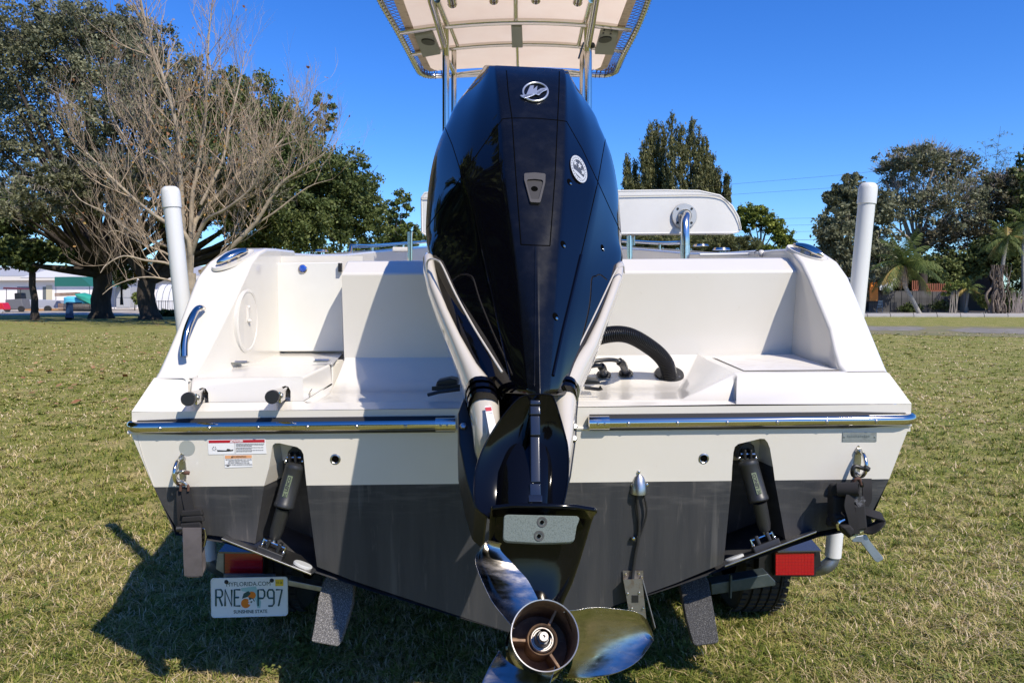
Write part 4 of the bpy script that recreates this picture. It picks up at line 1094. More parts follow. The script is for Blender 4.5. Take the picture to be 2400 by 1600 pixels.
rows_px = [  # py, c1 L/R, c2 L/R, c3 L/R, c4 L/R, v0..v4
    (158, (1187, 1311), (1168, 1330), (1156, 1341), (1150, 1344), (-.10, -.10, -.105, -.14, -.22)),
    (176, (1187, 1311), (1168, 1332), (1150, 1348), (1138, 1350), (-.055, -.055, -.06, -.12, -.24)),
    (215, (1191, 1310), (1172, 1330), (1134, 1362), (1106, 1371), (-.034, -.034, -.04, -.13, -.27)),
    (279, (1200, 1307), (1177, 1328), (1110, 1378), (1037, 1410), (-.014, -.014, -.02, -.12, -.29)),
    (345, (1204, 1304), (1181, 1326), (1096, 1388), (1008, 1436), (-.004, -.004, -.012, -.112, -.31)),
    (413, (1209, 1301), (1186, 1323), (1084, 1401), (996, 1450), (0, 0, -.008, -.10, -.32)),
    (480, (1214, 1296), (1192, 1318), (1099, 1391), (989, 1457), (.002, 0, -.008, -.095, -.32)),
    (560, (1220, 1289), (1200, 1308), (1119, 1372), (987, 1463), (.004, 0, -.008, -.085, -.31)),
    (625, (1226, 1284), (1206, 1302), (1136, 1356), (1004, 1450), (.007, 0, -.010, -.075, -.25)),
    (700, (1232, 1276), (1213, 1296), (1152, 1340), (1034, 1417), (.008, 0, -.012, -.065, -.19)),
    (800, (1239, 1268), (1221, 1290), (1174, 1318), (1082, 1364), (.008, 0, -.014, -.055, -.15)),
    (925, (1245, 1261), (1231, 1281), (1200, 1297), (1150, 1312), (.006, 0, -.016, -.045, -.10))]
rows = []
for py, c1, c2, c3, c4, vv in rows_px:
    half = []
    cl0, cr0 = M(c1[0], py, vv[1]), M(c1[1], py, vv[1]); mid1 = (cl0.x + cr0.x) / 2
    c0 = M((c1[0] + c1[1]) / 2, py, vv[0]); half.append((0.0, -vv[0], c0.z))
    for (l, r_), v in zip((c1, c2, c3, c4), vv[1:]):
        a, b = M(l, py, v), M(r_, py, v); half.append(((b.x - a.x) / 2, -v, (a.z + b.z) / 2))
    rows.append(half)
full = []
for k, h in enumerate(rows):
    u4, y4, z4 = h[4]
    t = k / (len(rows) - 1)
    if k <= 7:
        e5 = (u4 * 1.0, y4 + .16 - (.06 if k < 2 else 0), z4 + .01 - (.03 if k == 0 else 0)); e6 = (u4 * .72, .66 if k > 1 else .5, z4 - .02 * (k == 0)); e7 = (0, .70 if k > 1 else .54, z4)
    else:
        e5 = (u4 * .96, y4 + .05, z4); e6 = (u4 * .6, y4 + .08, z4); e7 = (0, y4 + .09, z4)
    hh = h + [e5, e6, e7]
    ring = [Vector(p) for p in hh] + [Vector((-p[0], p[1], p[2])) for p in hh[6:0:-1]]
    full.append(ring)
me = bpy.data.meshes.new("cowling_cage"); nr_ = len(full[0])
Vs = [p for r_ in full for p in r_]; Fs = []; Ms = []
for i in range(len(full) - 1):
    for j in range(nr_):
        k = (j + 1) % nr_
        Fs.append((i * nr_ + j, i * nr_ + k, (i + 1) * nr_ + k, (i + 1) * nr_ + j)); Ms.append(1 if (j in (0, 1, nr_ - 1, nr_ - 2)) else 0)
# top cap as strips (quads across)
for j in range(7):
    a, b, c, d = j, j + 1, (nr_ - j - 1) % nr_, (nr_ - j) % nr_
    f = [a, b, c, d] if j else [a, b, c]
    f = [q for n_, q in enumerate(f) if q not in f[:n_]]
    Fs.append(tuple(f)); Ms.append(0)
    f2 = [q + (len(full) - 1) * nr_ for q in f][::-1]; Fs.append(tuple(f2)); Ms.append(0)
me.from_pydata([tuple(p) for p in Vs], [], Fs); me.polygons.foreach_set("material_index", Ms)
me.materials.append(blackg); me.materials.append(satin)
bm = bmesh.new(); bm.from_mesh(me); bmesh.ops.recalc_face_normals(bm, faces=bm.faces)
cr = bm.edges.layers.float.new("crease_edge"); bm.verts.ensure_lookup_table()
for e in bm.edges:
    i, j = e.verts[0].index, e.verts[1].index
    ci, cj = i % nr_, j % nr_; ri, rj = i // nr_, j // nr_
    w = 0
    if ci == cj and ri != rj:
        cc = ci if ci < 8 else nr_ - ci
        w = {0: (.0 if ri < 7 else .75), 1: .2, 2: .72, 3: .66 if min(ri, rj) >= 5 else .35, 4: .55 if min(ri, rj) < 3 else (.25 if ri < 7 else .5)}.get(cc, 0)
    elif ri == rj and ri in (0, len(full) - 1): w = .55
    e[cr] = w
# diagonal crease folds: node (row 5, col 3) out to the widest row and up to the shoulder
bm.to_mesh(me); bm.free()
for p in me.polygons: p.use_smooth = True
tmp = bpy.data.objects.new("cage", me); COL.objects.link(tmp)
sm = tmp.modifiers.new("s", 'SUBSURF'); sm.levels = sm.render_levels = 3
dg = bpy.context.evaluated_depsgraph_get()
cme = bpy.data.meshes.new_from_object(tmp.evaluated_get(dg)); bpy.data.objects.remove(tmp)
cme.name = "cowling"
cowl = bpy.data.objects.new("cowling", cme); COL.objects.link(cowl); cowl.parent = motor
BV = BVHTree.FromPolygons([v.co.copy() for v in cme.vertices], [tuple(p.vertices) for p in cme.polygons])
EL = MI @ EYE
def hit(px, py, bv=None):
    d = (MI.to_3x3() @ ray(px, py)).normalized()
    loc, nrm, _, _ = (bv or BV).ray_cast(EL, d)
    if loc is None: return None, None
    if nrm.dot(d) > 0: nrm = -nrm
    return loc, nrm
def mseam(pts, name, m, r=.0014, parent=cowl, sink=.0004, steps=14):
    P_ = []
    for i in range(len(pts) - 1):
        for k in range(steps):
            t = k / steps
            l, n_ = hit(lerp(pts[i][0], pts[i + 1][0], t), lerp(pts[i][1], pts[i + 1][1], t))
            if l is not None: P_.append(l - n_ * sink)
    l, n_ = hit(*pts[-1])
    if l is not None: P_.append(l - n_ * sink)
    if len(P_) < 3: return
    q = MB(); q.tube(P_, r, 6); return q.build(name, m, parent)
for pts in ([(1187, 166), (1191, 215), (1200, 278), (1209, 413), (1214, 480), (1221, 573)], [(1311, 168), (1310, 215), (1307, 281), (1301, 413), (1296, 480), (1289, 575)],
            [(1221, 573), (1255, 575), (1289, 576)], [(1178, 279), (1200, 277), (1255, 277.5), (1307, 282), (1328, 285)],
            [(1178, 279), (1130, 345), (1083, 412), (1040, 478), (992, 546)], [(1328, 285), (1365, 350), (1401, 426), (1430, 490), (1459, 553)],
            [(1036, 283), (1060, 340), (1083, 412), (1112, 500), (1129, 585)], [(1423, 305), (1412, 365), (1401, 428), (1382, 510), (1362, 597)]):
    mseam(pts, "cowl_seam", darkhole, .0017)
# grooves folding the lower cowl
mseam([(1362, 597), (1340, 690), (1318, 780), (1296, 880)], "cowl_seam", blackg, .004, sink=-.0005)
mseam([(1129, 585), (1150, 680), (1172, 780), (1196, 890)], "cowl_seam", blackg, .0022, sink=.0004)
mseam([(1254.5, 578), (1254, 700), (1253, 800), (1252, 905)], "cowl_seam", satin, .0022, sink=.0009)
# emblem
def surf_poly(pts, h, name, m, parent, thick=.002, origin=None):
    cx_ = sum(p[0] for p in pts) / len(pts); cy_ = sum(p[1] for p in pts) / len(pts)
    l, n_ = hit(*(origin or (cx_, cy_)))
    d0 = MI.to_3x3()
    base = l + n_ * h; P_ = []
    for x, y in pts:
        d = (d0 @ ray(x, y)).normalized(); t = (base - EL).dot(n_) / d.dot(n_); P_.append(EL + d * t)
    q = MB(); q.prism(P_, -n_ * thick); return q, P_, n_
Z6 = lambda pts: [(1200 + x / 5.227, 180 + y / 5.227) for x, y in pts]
oc = (1255, 216)
l0, n0 = hit(*oc)
q = MB(); ring_o = []
d0 = MI.to_3x3()
def on_tangent(x, y, l, n_, h): 
    d = (d0 @ ray(x, y)).normalized(); t = (l + n_ * h - EL).dot(n_) / d.dot(n_); return EL + d * t
rp = [on_tangent(1200 + (287 + 152 * math.cos(t)) / 5.227, 180 + (187 + 112 * math.sin(t)) / 5.227, l0, n0, .003) for t in np.linspace(0, 2 * math.pi, 40)]
q.tube(rp, .0031, 8); emb = q.build("emblem", emblem_m, cowl)
for pts in (Z6([(175, 215), (222, 108), (268, 104), (262, 150), (312, 108), (305, 170), (350, 142), (440, 130), (425, 160), (372, 182), (330, 225), (262, 205), (215, 245), (150, 258), (118, 240)]),
            Z6([(95, 225), (190, 215), (300, 205), (250, 232), (200, 250), (160, 262), (120, 245)]), Z6([(300, 195), (372, 150), (420, 150), (340, 208), (310, 222)])):
    a, _, _ = surf_poly(pts, .006, "wing", emblem_m, emb, .003, oc); a.build("emblem_wing", emblem_m, emb, smooth=0, bevel=.0012)
# veteran style badge
bc = (1356.6, 396); lb, nb = hit(*bc)
ux = (on_tangent(1366, 396, lb, nb, 0) - lb).normalized(); uy = nb.cross(ux).normalized()
def bpt(x, y, h): return on_tangent(1200 + x / 5.227, 180 + y / 5.227, lb, nb, h)
tl = R(-20)
def bell(s, h, n=40):
    out = []
    for i in range(n):
        t = 2 * math.pi * i / n; a, b = 86 * s * math.cos(t), 176 * s * math.sin(t)
        out.append(bpt(820 + a * math.cos(tl) - b * math.sin(tl), 1130 + a * math.sin(tl) + b * math.cos(tl), h))
    return out
q = MB(); q.loft([bell(1.0, .0035), bell(.70, .0035)], True, False); q.loft([bell(1.0, .0035), bell(1.0, -.002)], True, False); bd = q.build("badge", silverp, cowl, smooth=0)
q = MB(); q.poly(bell(.72, .0028)); q.build("badge_field", mat("badge_dark", (.06, .065, .075), .4), bd, smooth=0)
q = MB()
for sx, sy, s in ((775, 1055, 42), (830, 1090, 44), (870, 1170, 44)):
    P_ = []
    for i in range(10):
        a = -math.pi / 2 + i * math.pi / 5 + .3; r_ = s if i % 2 == 0 else s * .42
        P_.append(bpt(sx + r_ * .62 * math.cos(a) - .2 * r_ * math.sin(a) * -1, sy + r_ * math.sin(a), .0042))
    q.poly(P_)
q.poly([bpt(750, 1120, .0042), bpt(790, 1150, .0042), bpt(880, 1235, .0042), bpt(862, 1262, .0042), bpt(800, 1200, .0042), bpt(756, 1150, .0042)])
q.build("badge_stars", silverp, bd, smooth=0)
q = MB()
for i in range(26):
    t = 2 * math.pi * i / 26; a, b = 86 * .85 * math.cos(t), 176 * .85 * math.sin(t)
    cx_, cy_ = 820 + a * math.cos(tl) - b * math.sin(tl), 1130 + a * math.sin(tl) + b * math.cos(tl)
    q.poly([bpt(cx_ - 4, cy_ - 6, .0041), bpt(cx_ + 4, cy_ - 6, .0041), bpt(cx_ + 3, cy_ + 6, .0041), bpt(cx_ - 4, cy_ + 5, .0041)])
q.build("badge_letters", MATS["badge_dark"], bd, smooth=0)
# pull handle recess
oc2 = (1253, 440)
def frame(outer, inner, h0, h1):
    q = MB(); A = [on_tangent(x, y, *hit(*oc2), h0) for x, y in outer]; B = [on_tangent(x, y, *hit(*oc2), h0) for x, y in inner]
    nn2 = hit(*oc2)[1]; A2 = [p - nn2 * .008 for p in A]; B2 = [p - nn2 * h1 for p in B]
    n = len(A)
    q.add(A + B, [(i, (i + 1) % n, n + (i + 1) % n, n + i) for i in range(n)])
    q.add(A + A2, [(i, (i + 1) % n, n + (i + 1) % n, n + i) for i in range(n)])
    return q, B, B2
out_ = Z6([(150, 1190), (165, 1180), (280, 1172), (400, 1185), (412, 1200), (408, 1290), (350, 1530), (335, 1540), (235, 1535), (222, 1525), (165, 1310), (150, 1260)])
in_ = Z6([(182, 1275), (195, 1258), (280, 1252), (365, 1262), (382, 1278), (378, 1310), (330, 1490), (320, 1500), (242, 1498), (232, 1488), (190, 1330), (180, 1300)])
q, B, B2 = frame(out_, in_, .007, .004)
hd = q.build("pull_handle", handleg, cowl, smooth=20)
q = MB(); n = len(B); q.add(B + B2, [(i, (i + 1) % n, n + (i + 1) % n, n + i) for i in range(n)]); q.poly(B2); q.build("handle_recess", mat("recess_grey", (.012, .011, .012), .5), hd, smooth=20)
q = MB(); nn2 = hit(*oc2)[1]; hc_ = on_tangent(1200 + 275 / 5.227, 180 + 1370 / 5.227, *hit(*oc2), .0038); q.lathe([(.0, .0), (.0088, .0), (.0095, -.001)], hc_, nn2, 20); q.build("handle_hole", darkhole, hd)
# countersunk screw holes on the right facets
for x, y in ((1335, 427), (1320, 573), (1412, 581), (1302, 742)):
    l, n_ = hit(x, y); q = MB(); q.lathe([(.0, .0006), (.0078, .0006), (.0096, .0015), (.0102, .0)], l, n_, 20)
    sc_ = q.build("screw_hole", darkhole, cowl)
    q = MB(); q.lathe([(.0, .0022), (.0034, .0018), (.0044, .0006)], l - (MI.to_3x3() @ Vector((0, 0, 1))) * .0042 + (MI.to_3x3() @ Vector((1, 0, 0))) * .003, n_, 10); q.build("screw_head", chrome, sc_)

# --- white lower side panels, with the trim band
def lofted(path, name, m, n=20, parent=None, ex=1.0):
    """path: (pxL, pxR, py, v, depth)"""
    rings = []
    for l, r_, py, v, dep in path:
        a, b = M(l, py, v), M(r_, py, v); c = (a + b) / 2; hw = (b.x - a.x) / 2
        rings.append([c + Vector((math.copysign(abs(math.cos(t)) ** .8, math.cos(t)) * hw, -math.copysign(abs(math.sin(t)) ** .8, math.sin(t)) * dep, (math.sin(t) * dep) * .25)) for t in np.linspace(0, 2 * math.pi, n, endpoint=False)])
    q = MB(); q.loft(rings); return q.build(name, m, parent or motor, smooth=60)
lofted([(996, 1012, 598, -.26, .010), (991, 1018, 612, -.25, .026), (992, 1022, 640, -.235, .034), (1004, 1033, 690, -.21, .038), (1024, 1053, 745, -.185, .042), (1050, 1084, 810, -.16, .045), (1076, 1124, 880, -.145, .052), (1089, 1163, 925, -.135, .058)], "side_panel", whiteg)
lofted([(1445, 1460, 618, -.26, .010), (1438, 1463, 632, -.25, .024), (1431, 1457, 665, -.235, .030), (1412, 1440, 715, -.21, .034), (1391, 1420, 770, -.185, .038), (1360, 1399, 830, -.16, .044), (1318, 1374, 885, -.145, .053), (1290, 1358, 925, -.135, .055)], "side_panel", whiteg)
for L in ([(1090, 1163, 922, -.128, .062), (1090, 1166, 932, -.126, .064)], [(1092, 1166, 937, -.126, .062), (1093, 1168, 945, -.124, .062)], [(1095, 1168, 950, -.124, .06), (1096, 1168, 956, -.122, .058)]):
    lofted(L, "panel_band", blackg)
for L in ([(1288, 1352, 920, -.128, .06), (1287, 1352, 929, -.126, .062)], [(1288, 1351, 934, -.126, .06), (1288, 1350, 942, -.124, .06)]):
    lofted(L, "panel_band", blackg)
lofted([(1098, 1170, 952, -.14, .05), (1106, 1172, 1000, -.14, .05), (1112, 1168, 1050, -.15, .05), (1122, 1160, 1080, -.17, .04)], "housing_panel", whiteg)
lofted([(1288, 1350, 938, -.135, .05), (1292, 1346, 985, -.13, .05), (1300, 1342, 1040, -.12, .05), (1300, 1334, 1090, -.11, .045)], "housing_panel", whiteg)
lofted([(1006, 1452, 610, -.30, .06), (1008, 1448, 660, -.28, .07), (1023, 1430, 730, -.245, .08), (1046, 1402, 800, -.215, .09), (1072, 1376, 870, -.185, .09), (1094, 1356, 930, -.175, .08)], "cowl_filler", blackg)  # black filler added behind the panels to block a light slit on the transom
# thin bright edge of the panels against the cowl
def edge(pts, v0, v1, name, r=.0028):
    n = len(pts); P_ = smoothpath([M(x, y, lerp(v0, v1, i / (n - 1))) for i, (x, y) in enumerate(pts)], 5)
    q = MB(); q.tube(P_, r, 8); return q.build(name, whiteg, motor)
edge([(1000, 640), (1001, 616), (1010, 607), (1024, 610), (1036, 622), (1068, 690), (1110, 766), (1145, 822), (1177, 872)], -.20, -.055, "panel_edge")
edge([(1463, 640), (1461, 624), (1450, 628), (1440, 640), (1395, 735), (1350, 825), (1320, 880), (1296, 912)], -.20, -.06, "panel_edge", .002)
# warning tag on the left panel
q = MB(); Pq = [M(1136, 952, -.078), M(1151, 951, -.078), M(1166, 1012, -.07), M(1148, 1018, -.07)]; q.prism(Pq, (0, .001, 0)); lt_ = q.build("engine_label", paper, motor, smooth=0)
q = MB(); q.prism([M(1137, 954, -.076), M(1151, 953, -.076), M(1153, 962, -.0755), M(1139, 963, -.0755)], (0, .0006, 0)); q.build("label_red", inkred, lt_, smooth=0)
q = MB()
for k in range(7): q.prism([M(1142 + k * 1.4, 968 + k * 6, -.0757), M(1154 + k * 1.6, 967 + k * 6, -.0757), M(1154 + k * 1.6, 969 + k * 6, -.0757), M(1142 + k * 1.4, 970 + k * 6, -.0757)], (0, .0005, 0))
q.build("label_print", ink, lt_, smooth=0)
q = MB(); q.prism([M(1152, 992, -.0757), M(1158, 991, -.0757), M(1160, 998, -.0757), M(1153.5, 999, -.0757)], (0, .0004, 0)); q.build("label_orange", inkor, lt_, smooth=0)

# --- clamp bracket and driveshaft housing behind the shield
def slab(pts, v, dep, name, m, bev=.006):
    q = MB(); q.prism([M(x, y, v) for x, y in pts], (0, dep, 0)); return q.build(name, m, motor, bevel=bev)
cbL = slab([(1089, 925), (1073, 968), (1075, 1036), (1092, 1123), (1112, 1190), (1142, 1215), (1150, 1100), (1118, 980)], -.20, .27, "clamp_bracket", blackp)
cbR = slab([(1360, 900), (1353, 975), (1352, 1020), (1339, 1115), (1322, 1180), (1300, 1190), (1300, 1000), (1330, 940)], -.20, .27, "clamp_bracket", blackp)
for x, y in ((1086, 999), (1345, 1000), (1344, 1028)):
    q = MB(); q.lathe([(0, .008), (.007, .007), (.0095, .003), (.0095, 0)], M(x, y, -.198), (0, -1, 0), 6); q.build("bracket_bolt", steeld, motor)
lofted([(1150, 1330, 880, -.26, .06), (1145, 1330, 1000, -.22, .06), (1150, 1318, 1120, -.17, .05), (1150, 1318, 1210, -.15, .05)], "driveshaft_housing", blackg)
# --- shield: concave black flare with a raised spine
outl = {925: (1241, 1287, .02), 936: (1213, 1299, .016), 976: (1178, 1312, .0), 1012: (1154, 1322, -.01), 1047: (1134, 1330, -.02), 1092: (1118, 1332, -.025), 1130: (1113, 1330, -.03), 1165: (1113, 1324, -.03), 1190: (1120, 1316, -.03), 1212: (1146, 1306, -.03)}
ys_ = sorted(outl); q = MB(); rings = []
for y in ys_:
    l, r_, v = outl[y]; row = []
    dpt = min(1, (y - 920) / 90) * .020
    for j, t in enumerate(np.linspace(-1, 1, 15)):
        x = lerp(l, r_, (t + 1) / 2); vv = v - dpt * (1 - abs(t) ** 3) + .012 * max(0, 1 - abs(t) * 6)
        row.append(M(x, y, vv))
    rings.append(row)
q.loft(rings, False, False)
bk_ = [[p + Vector((0, .012, 0)) for p in r_] for r_ in rings]; q.loft(bk_, False, False)
for s_ in (0, -1): q.add([r_[s_] for r_ in rings] + [r_[s_] for r_ in bk_], [(i, i + 1, len(rings) + i + 1, len(rings) + i) for i in range(len(rings) - 1)])
q.add(rings[0] + bk_[0], [(i, i + 1, 16 + i, 15 + i) for i in range(14)])
sh = q.build("splash_shield", blackl, motor, smooth=50)
q = MB(); rim = [M(outl[y][0], y, outl[y][2] - .001) for y in ys_][::-1] + [M(outl[y][1], y, outl[y][2] - .001) for y in ys_]
q.tube(smoothpath(rim, 3), .0022, 8); q.build("shield_rim", blackl, sh)
# shaft bulge with reflections
rings = []
for y, l, r_, v, dep in ((1020, 1200, 1290, -.044, .004), (1060, 1182, 1294, -.048, .018), (1110, 1166, 1296, -.05, .036), (1180, 1163, 1292, -.05, .045), (1205, 1163, 1292, -.05, .045)):
    a, b = M(l, y, v), M(r_, y, v); c = (a + b) / 2; hw = (b.x - a.x) / 2
    rings.append([c + Vector((math.cos(t) * hw, -math.sin(t) * dep, 0)) for t in np.linspace(0, math.pi, 18)])
q = MB(); q.loft(rings, False, False); q.build("shaft_bulge", blackl, sh, smooth=80)
# spine
sp = MB()
for y0, y1, w0, w1, v0, v1 in ((936, 948, 12, 12.5, .024, .022), (949.5, 971, 12.5, 13, .018, .016), (972.5, 1020, 12, 12, .012, .004), (1021.5, 1130, 11.5, 12, .000, -.008), (1131.5, 1162, 13.5, 13.5, -.002, -.006), (1158, 1176, 17, 17, -.004, .0)):
    a, b = M(1254 - w0, y0, v0), M(1254 + w0, y0, v0); c, d = M(1255 + w1, y1, v1), M(1255 - w1, y1, v1)
    sp.prism([a, b, c, d], (0, .06, 0))
sp.build("shield_spine", mat("spine_blueblack", (.010, .012, .018), .16, coat=.8), sh, bevel=.003)
# --- anti-ventilation plate, anode, gearcase
q = MB(); pt = [M(1149, 1187, .025), M(1153, 1182, .035), M(1200, 1178, .052), (M(1275, 1177, .056)), M(1350, 1182, .052), M(1394, 1187, .035), M(1400, 1190, .025)]
w_ = sum(p.z for p in pt) / len(pt)
pt = [Vector((p.x, p.y, w_)) for p in pt]
fwd = [Vector((p.x, .45, w_)) for p in (pt[-1] * .55, pt[0] * .55)]
q.prism(pt + fwd, (0, 0, -.009)); q.build("anti_ventilation_plate", blackl, motor, bevel=.003, seg=2)
gr = []
for l, r_, y, v, dep in ((1150, 1398, 1193, .012, .30), (1148, 1390, 1215, -.012, .30), (1146, 1377, 1260, -.04, .28), (1150, 1362, 1310, -.06, .26), (1160, 1345, 1360, -.075, .24), (1185, 1326, 1400, -.085, .22), (1200, 1318, 1425, -.09, .22)):
    a, b = M(l, y, v), M(r_, y, v); c = (a + b) / 2; hw = (b.x - a.x) / 2
    ring = []
    for t in np.linspace(0, 2 * math.pi, 28, endpoint=False):
        s_, c_ = math.sin(t), math.cos(t)
        ring.append(Vector((c.x + math.copysign(abs(c_) ** .55, c_) * hw, c.y + .02 + (-s_ * .022 if s_ > 0 else -s_ * dep), c.z)))
    gr.append(ring)
q = MB(); q.loft(gr); gc = q.build("gearcase", blackl, motor, smooth=50)
q = MB(); q.lathe([(.0, .50), (.02, .49), (.045, .44), (.060, .34), (.064, .2), (.062, .145), (.058, .14)], (0, 0, 0), (0, 1, 0), 32); q.build("torpedo_housing", blackg, gc)
q = MB(); q.prism([Vector((0, .15, -.05)), Vector((0, .42, -.05)), Vector((0, .34, -.2)), Vector((0, .22, -.26))], (.008, 0, 0)); q.build("skeg", blackg, gc, bevel=.003)
# anode
apt = [(1181, 1206), (1184, 1202), (1192, 1200.5), (1352, 1204), (1357, 1207), (1358.5, 1212), (1352, 1228), (1347, 1258), (1343, 1264), (1336, 1266), (1300, 1267.5), (1260, 1268), (1190, 1264), (1182, 1261), (1179, 1255)]
def ap(x, y): return M(x, y + 4, lerp(.020, -.004, (y - 1200) / 68) + .012)
q = MB(); q.prism([ap(x, y) for x, y in apt], (0, .012, 0)); an = q.build("trim_anode", zinc, motor, bevel=.003, seg=3)
for x, y in ((1270.5, 1218.5), (1263.5, 1251)):
    c = ap(x, y); q = MB(); q.lathe([(.0, -.002), (.0055, -.002), (.0062, .0012), (.0098, .0016), (.0105, 0)], c, Vector((0, -1, -.45)), 24)
    bo_ = q.build("anode_bolt", mat("oxide_grey", (.06, .062, .06), .7), an)
    q = MB(); q.lathe([(.0, .0018), (.0045, .0018)], c, Vector((0, -1, -.45)), 6); q.build("bolt_socket", darkhole, bo_)

# --- propeller
PX = .3317e-3
prop_h = MB()
prop_h.lathe([(.0585, .10), (.0575, .14), (.0600, .06), (.0608, .006), (.0618, 0.0)], (0, 0, 0), (0, 1, 0), 64)
prop = prop_h.build("propeller", propm, motor, smooth=60, recalc=False)
q = MB(); q.lathe([(.0618, 0), (.0612, -.0018), (.0595, -.0012), (.0588, .003)], (0, 0, 0), (0, 1, 0), 64); q.build("hub_lip", mat("lip_pale", (.55, .51, .46), .35, metal=.8), prop, smooth=60)
q = MB(); q.lathe([(.0588, .002), (.057, .05), (.0555, .13), (.0, .131)], (0, 0, 0), (0, 1, 0), 64); q.build("exhaust_bore", rust, prop, smooth=60)
q = MB(); q.lathe([(.0225, .13), (.0245, .05), (.0275, .046), (.0285, .050), (.0285, .13)], (0, 0, 0), (0, 1, 0), 40); hubi = q.build("inner_hub", rust, prop, smooth=40)
q = MB()
for a in (62, 182, 302):
    t = R(a); q.prism([Vector((math.cos(t) * .026 - math.sin(t) * .003, .055, math.sin(t) * .026 + math.cos(t) * .003)), Vector((math.cos(t) * .058 - math.sin(t) * .0025, .045, math.sin(t) * .058 + math.cos(t) * .0025)), Vector((math.cos(t) * .058 + math.sin(t) * .0025, .045, math.sin(t) * .058 - math.cos(t) * .0025)), Vector((math.cos(t) * .026 + math.sin(t) * .003, .055, math.sin(t) * .026 - math.cos(t) * .003))], (0, .075, 0))
q.build("hub_spokes", rust, prop, bevel=.0015)
q = MB(); q.lathe([(.0225, .052), (.0205, .046), (.019, .046), (.0175, .056)], (0, 0, 0), (0, 1, 0), 36); q.lathe([(.0195, .10), (.0175, .05), (.0155, .050), (.0125, .056)], (0, 0, 0), (0, 1, 0), 32); q.build("thrust_washer", mat("washer_pale", (.45, .42, .38), .4, metal=.6, var=(90, (.2, .13, .1), .5, .75)), prop)
q = MB(); q.lathe([(.0, .030), (.0125, .030), (.0135, .033), (.0135, .056)], (0, 0, 0), (0, 1, 0), 6); q.lathe([(.0135, .02), (.0148, .048), (.0148, .056)], (0, .002, 0), (0, 1, 0), 28); q.build("propeller_nut", mat("nut_grey", (.12, .12, .12), .4, metal=.7), prop, smooth=25)
q = MB(); q.lathe([(.0, .020), (.0022, .020), (.003, .0150), (.0078, .015), (.009, .018), (.009, .034)], (0, 0, 0), (0, 1, 0), 28); q.build("shaft_end", mat("shaft_pale", (.50, .46, .40), .4, metal=.6, var=(140, (.25, .17, .12), .5, .7)), prop)
rr_ = [160, 188, 230, 290, 350, 410, 465, 510, 545, 566, 577]
la = np.interp(rr_, [160, 188, 204, 414, 532, 561, 577], [170, 165, 159.6, 141, 134, 131, 122.5])
ra = np.interp(rr_, [160, 188, 271, 390, 492, 542, 577], [74, 81, 92, 102, 110.4, 117, 121])
def blade(k):
    q = MB(); NC = 15; F_, B_ = [], []
    for r_, l, g_ in zip(rr_, la, ra):
        fr_, bk2 = [], []
        for j in range(NC):
            t = j / (NC - 1); an_ = lerp(l, g_, t)
            v = -.012 - .36 * (168 - an_) / 360 + .020 * ((r_ - 188) / 386)
            v += .008 * math.exp(-((t) / .08) ** 2)
            v -= .013 * math.sin(t * math.pi) * (.4 + .6 * (r_ / 574))
            px_ = 1277.2 + r_ / 2.24 * math.cos(R(an_)); py_ = 1485.3 - r_ / 2.24 * math.sin(R(an_))
            p = M(px_, py_, v)
            th_ = (.0045 * (1 - r_ / 700)) * math.sin(math.pi * min(max(t, .04), .96)) + .0007
            p = Matrix.Rotation(R(120 * k), 3, 'Y') @ p
            fr_.append(p); bk2.append(p + Vector((0, th_ * 2, 0)))
        F_.append(fr_); B_.append(bk2)
    q.loft(F_, False, False); q.loft([r_[::-1] for r_ in B_], False, False)
    for s_ in (0, -1):
        q.add([r_[s_] for r_ in F_] + [r_[s_] for r_ in B_], [(i, i + 1, len(F_) + i + 1, len(F_) + i) for i in range(len(F_) - 1)])
    q.add(F_[-1] + B_[-1], [(i, i + 1, NC + i + 1, NC + i) for i in range(NC - 1)])
    b = q.build("blade", propm, prop, smooth=70, weld=True, recalc=False); s2 = b.modifiers.new("s", 'SUBSURF'); s2.levels = s2.render_levels = 2
for k in range(3): blade(k)

for o_ in [prop] + [c for c in prop.children if not c.name.startswith("blade")] + [c for c in gc.children if c.name.startswith("torpedo")]:
    o_.data.transform(Matrix.Scale(HS, 4))
# ================================================================== TRAILER
trl = thing("boat_trailer", "dark galvanised boat trailer with carpeted bunks and white guide poles under the boat", "trailer", (CX, 4.2, 0))
trm = mat("trailer_beam", (.055, .075, .078), .45, metal=.5, var=(12, (.10, .12, .12), .45, .7))
q = MB()
def ibeam(x):
    q.box((x, 5.4, .44), (.09, 4.8, .012)); q.box((x, 5.4, .32), (.09, 4.8, .012)); q.box((x, 5.4, .38), (.012, 4.8, .12))
ibeam(CX - .66); ibeam(CX + .66)
q.build("frame_rail", trm, trl, smooth=0)
for y, z in ((2.95, .40), (4.4, .38), (6.2, .38)):
    q = MB(); q.box((CX, y, z - .02), (1.5, .075, .09)); q.build("cross_beam", trm, trl, bevel=.004)
# slanting rear channels under the hull
for pts in ([(1666, 1368), (1800, 1344), (1818, 1362), (1818, 1372), (1668, 1394)],):
    q = MB(); q.prism([at(x, y, 2.86) for x, y in pts], (0, .07, 0)); q.build("rear_channel", trm, trl, bevel=.004)
q = MB(); q.prism([at(x, y, 2.80) for x, y in [(675, 1358), (760, 1375), (760, 1388), (675, 1372)]], (0, .05, 0)); q.build("rear_channel", galv, trl, bevel=.003)
q = MB(); q.box(at(1712, 1372, 2.855), (.006, .02, .09)); q.build("channel_clip", trm, trl)
q = MB(); q.box((CX, 8.6, .42), (.1, 2.6, .1)); q.build("tongue", trm, trl)
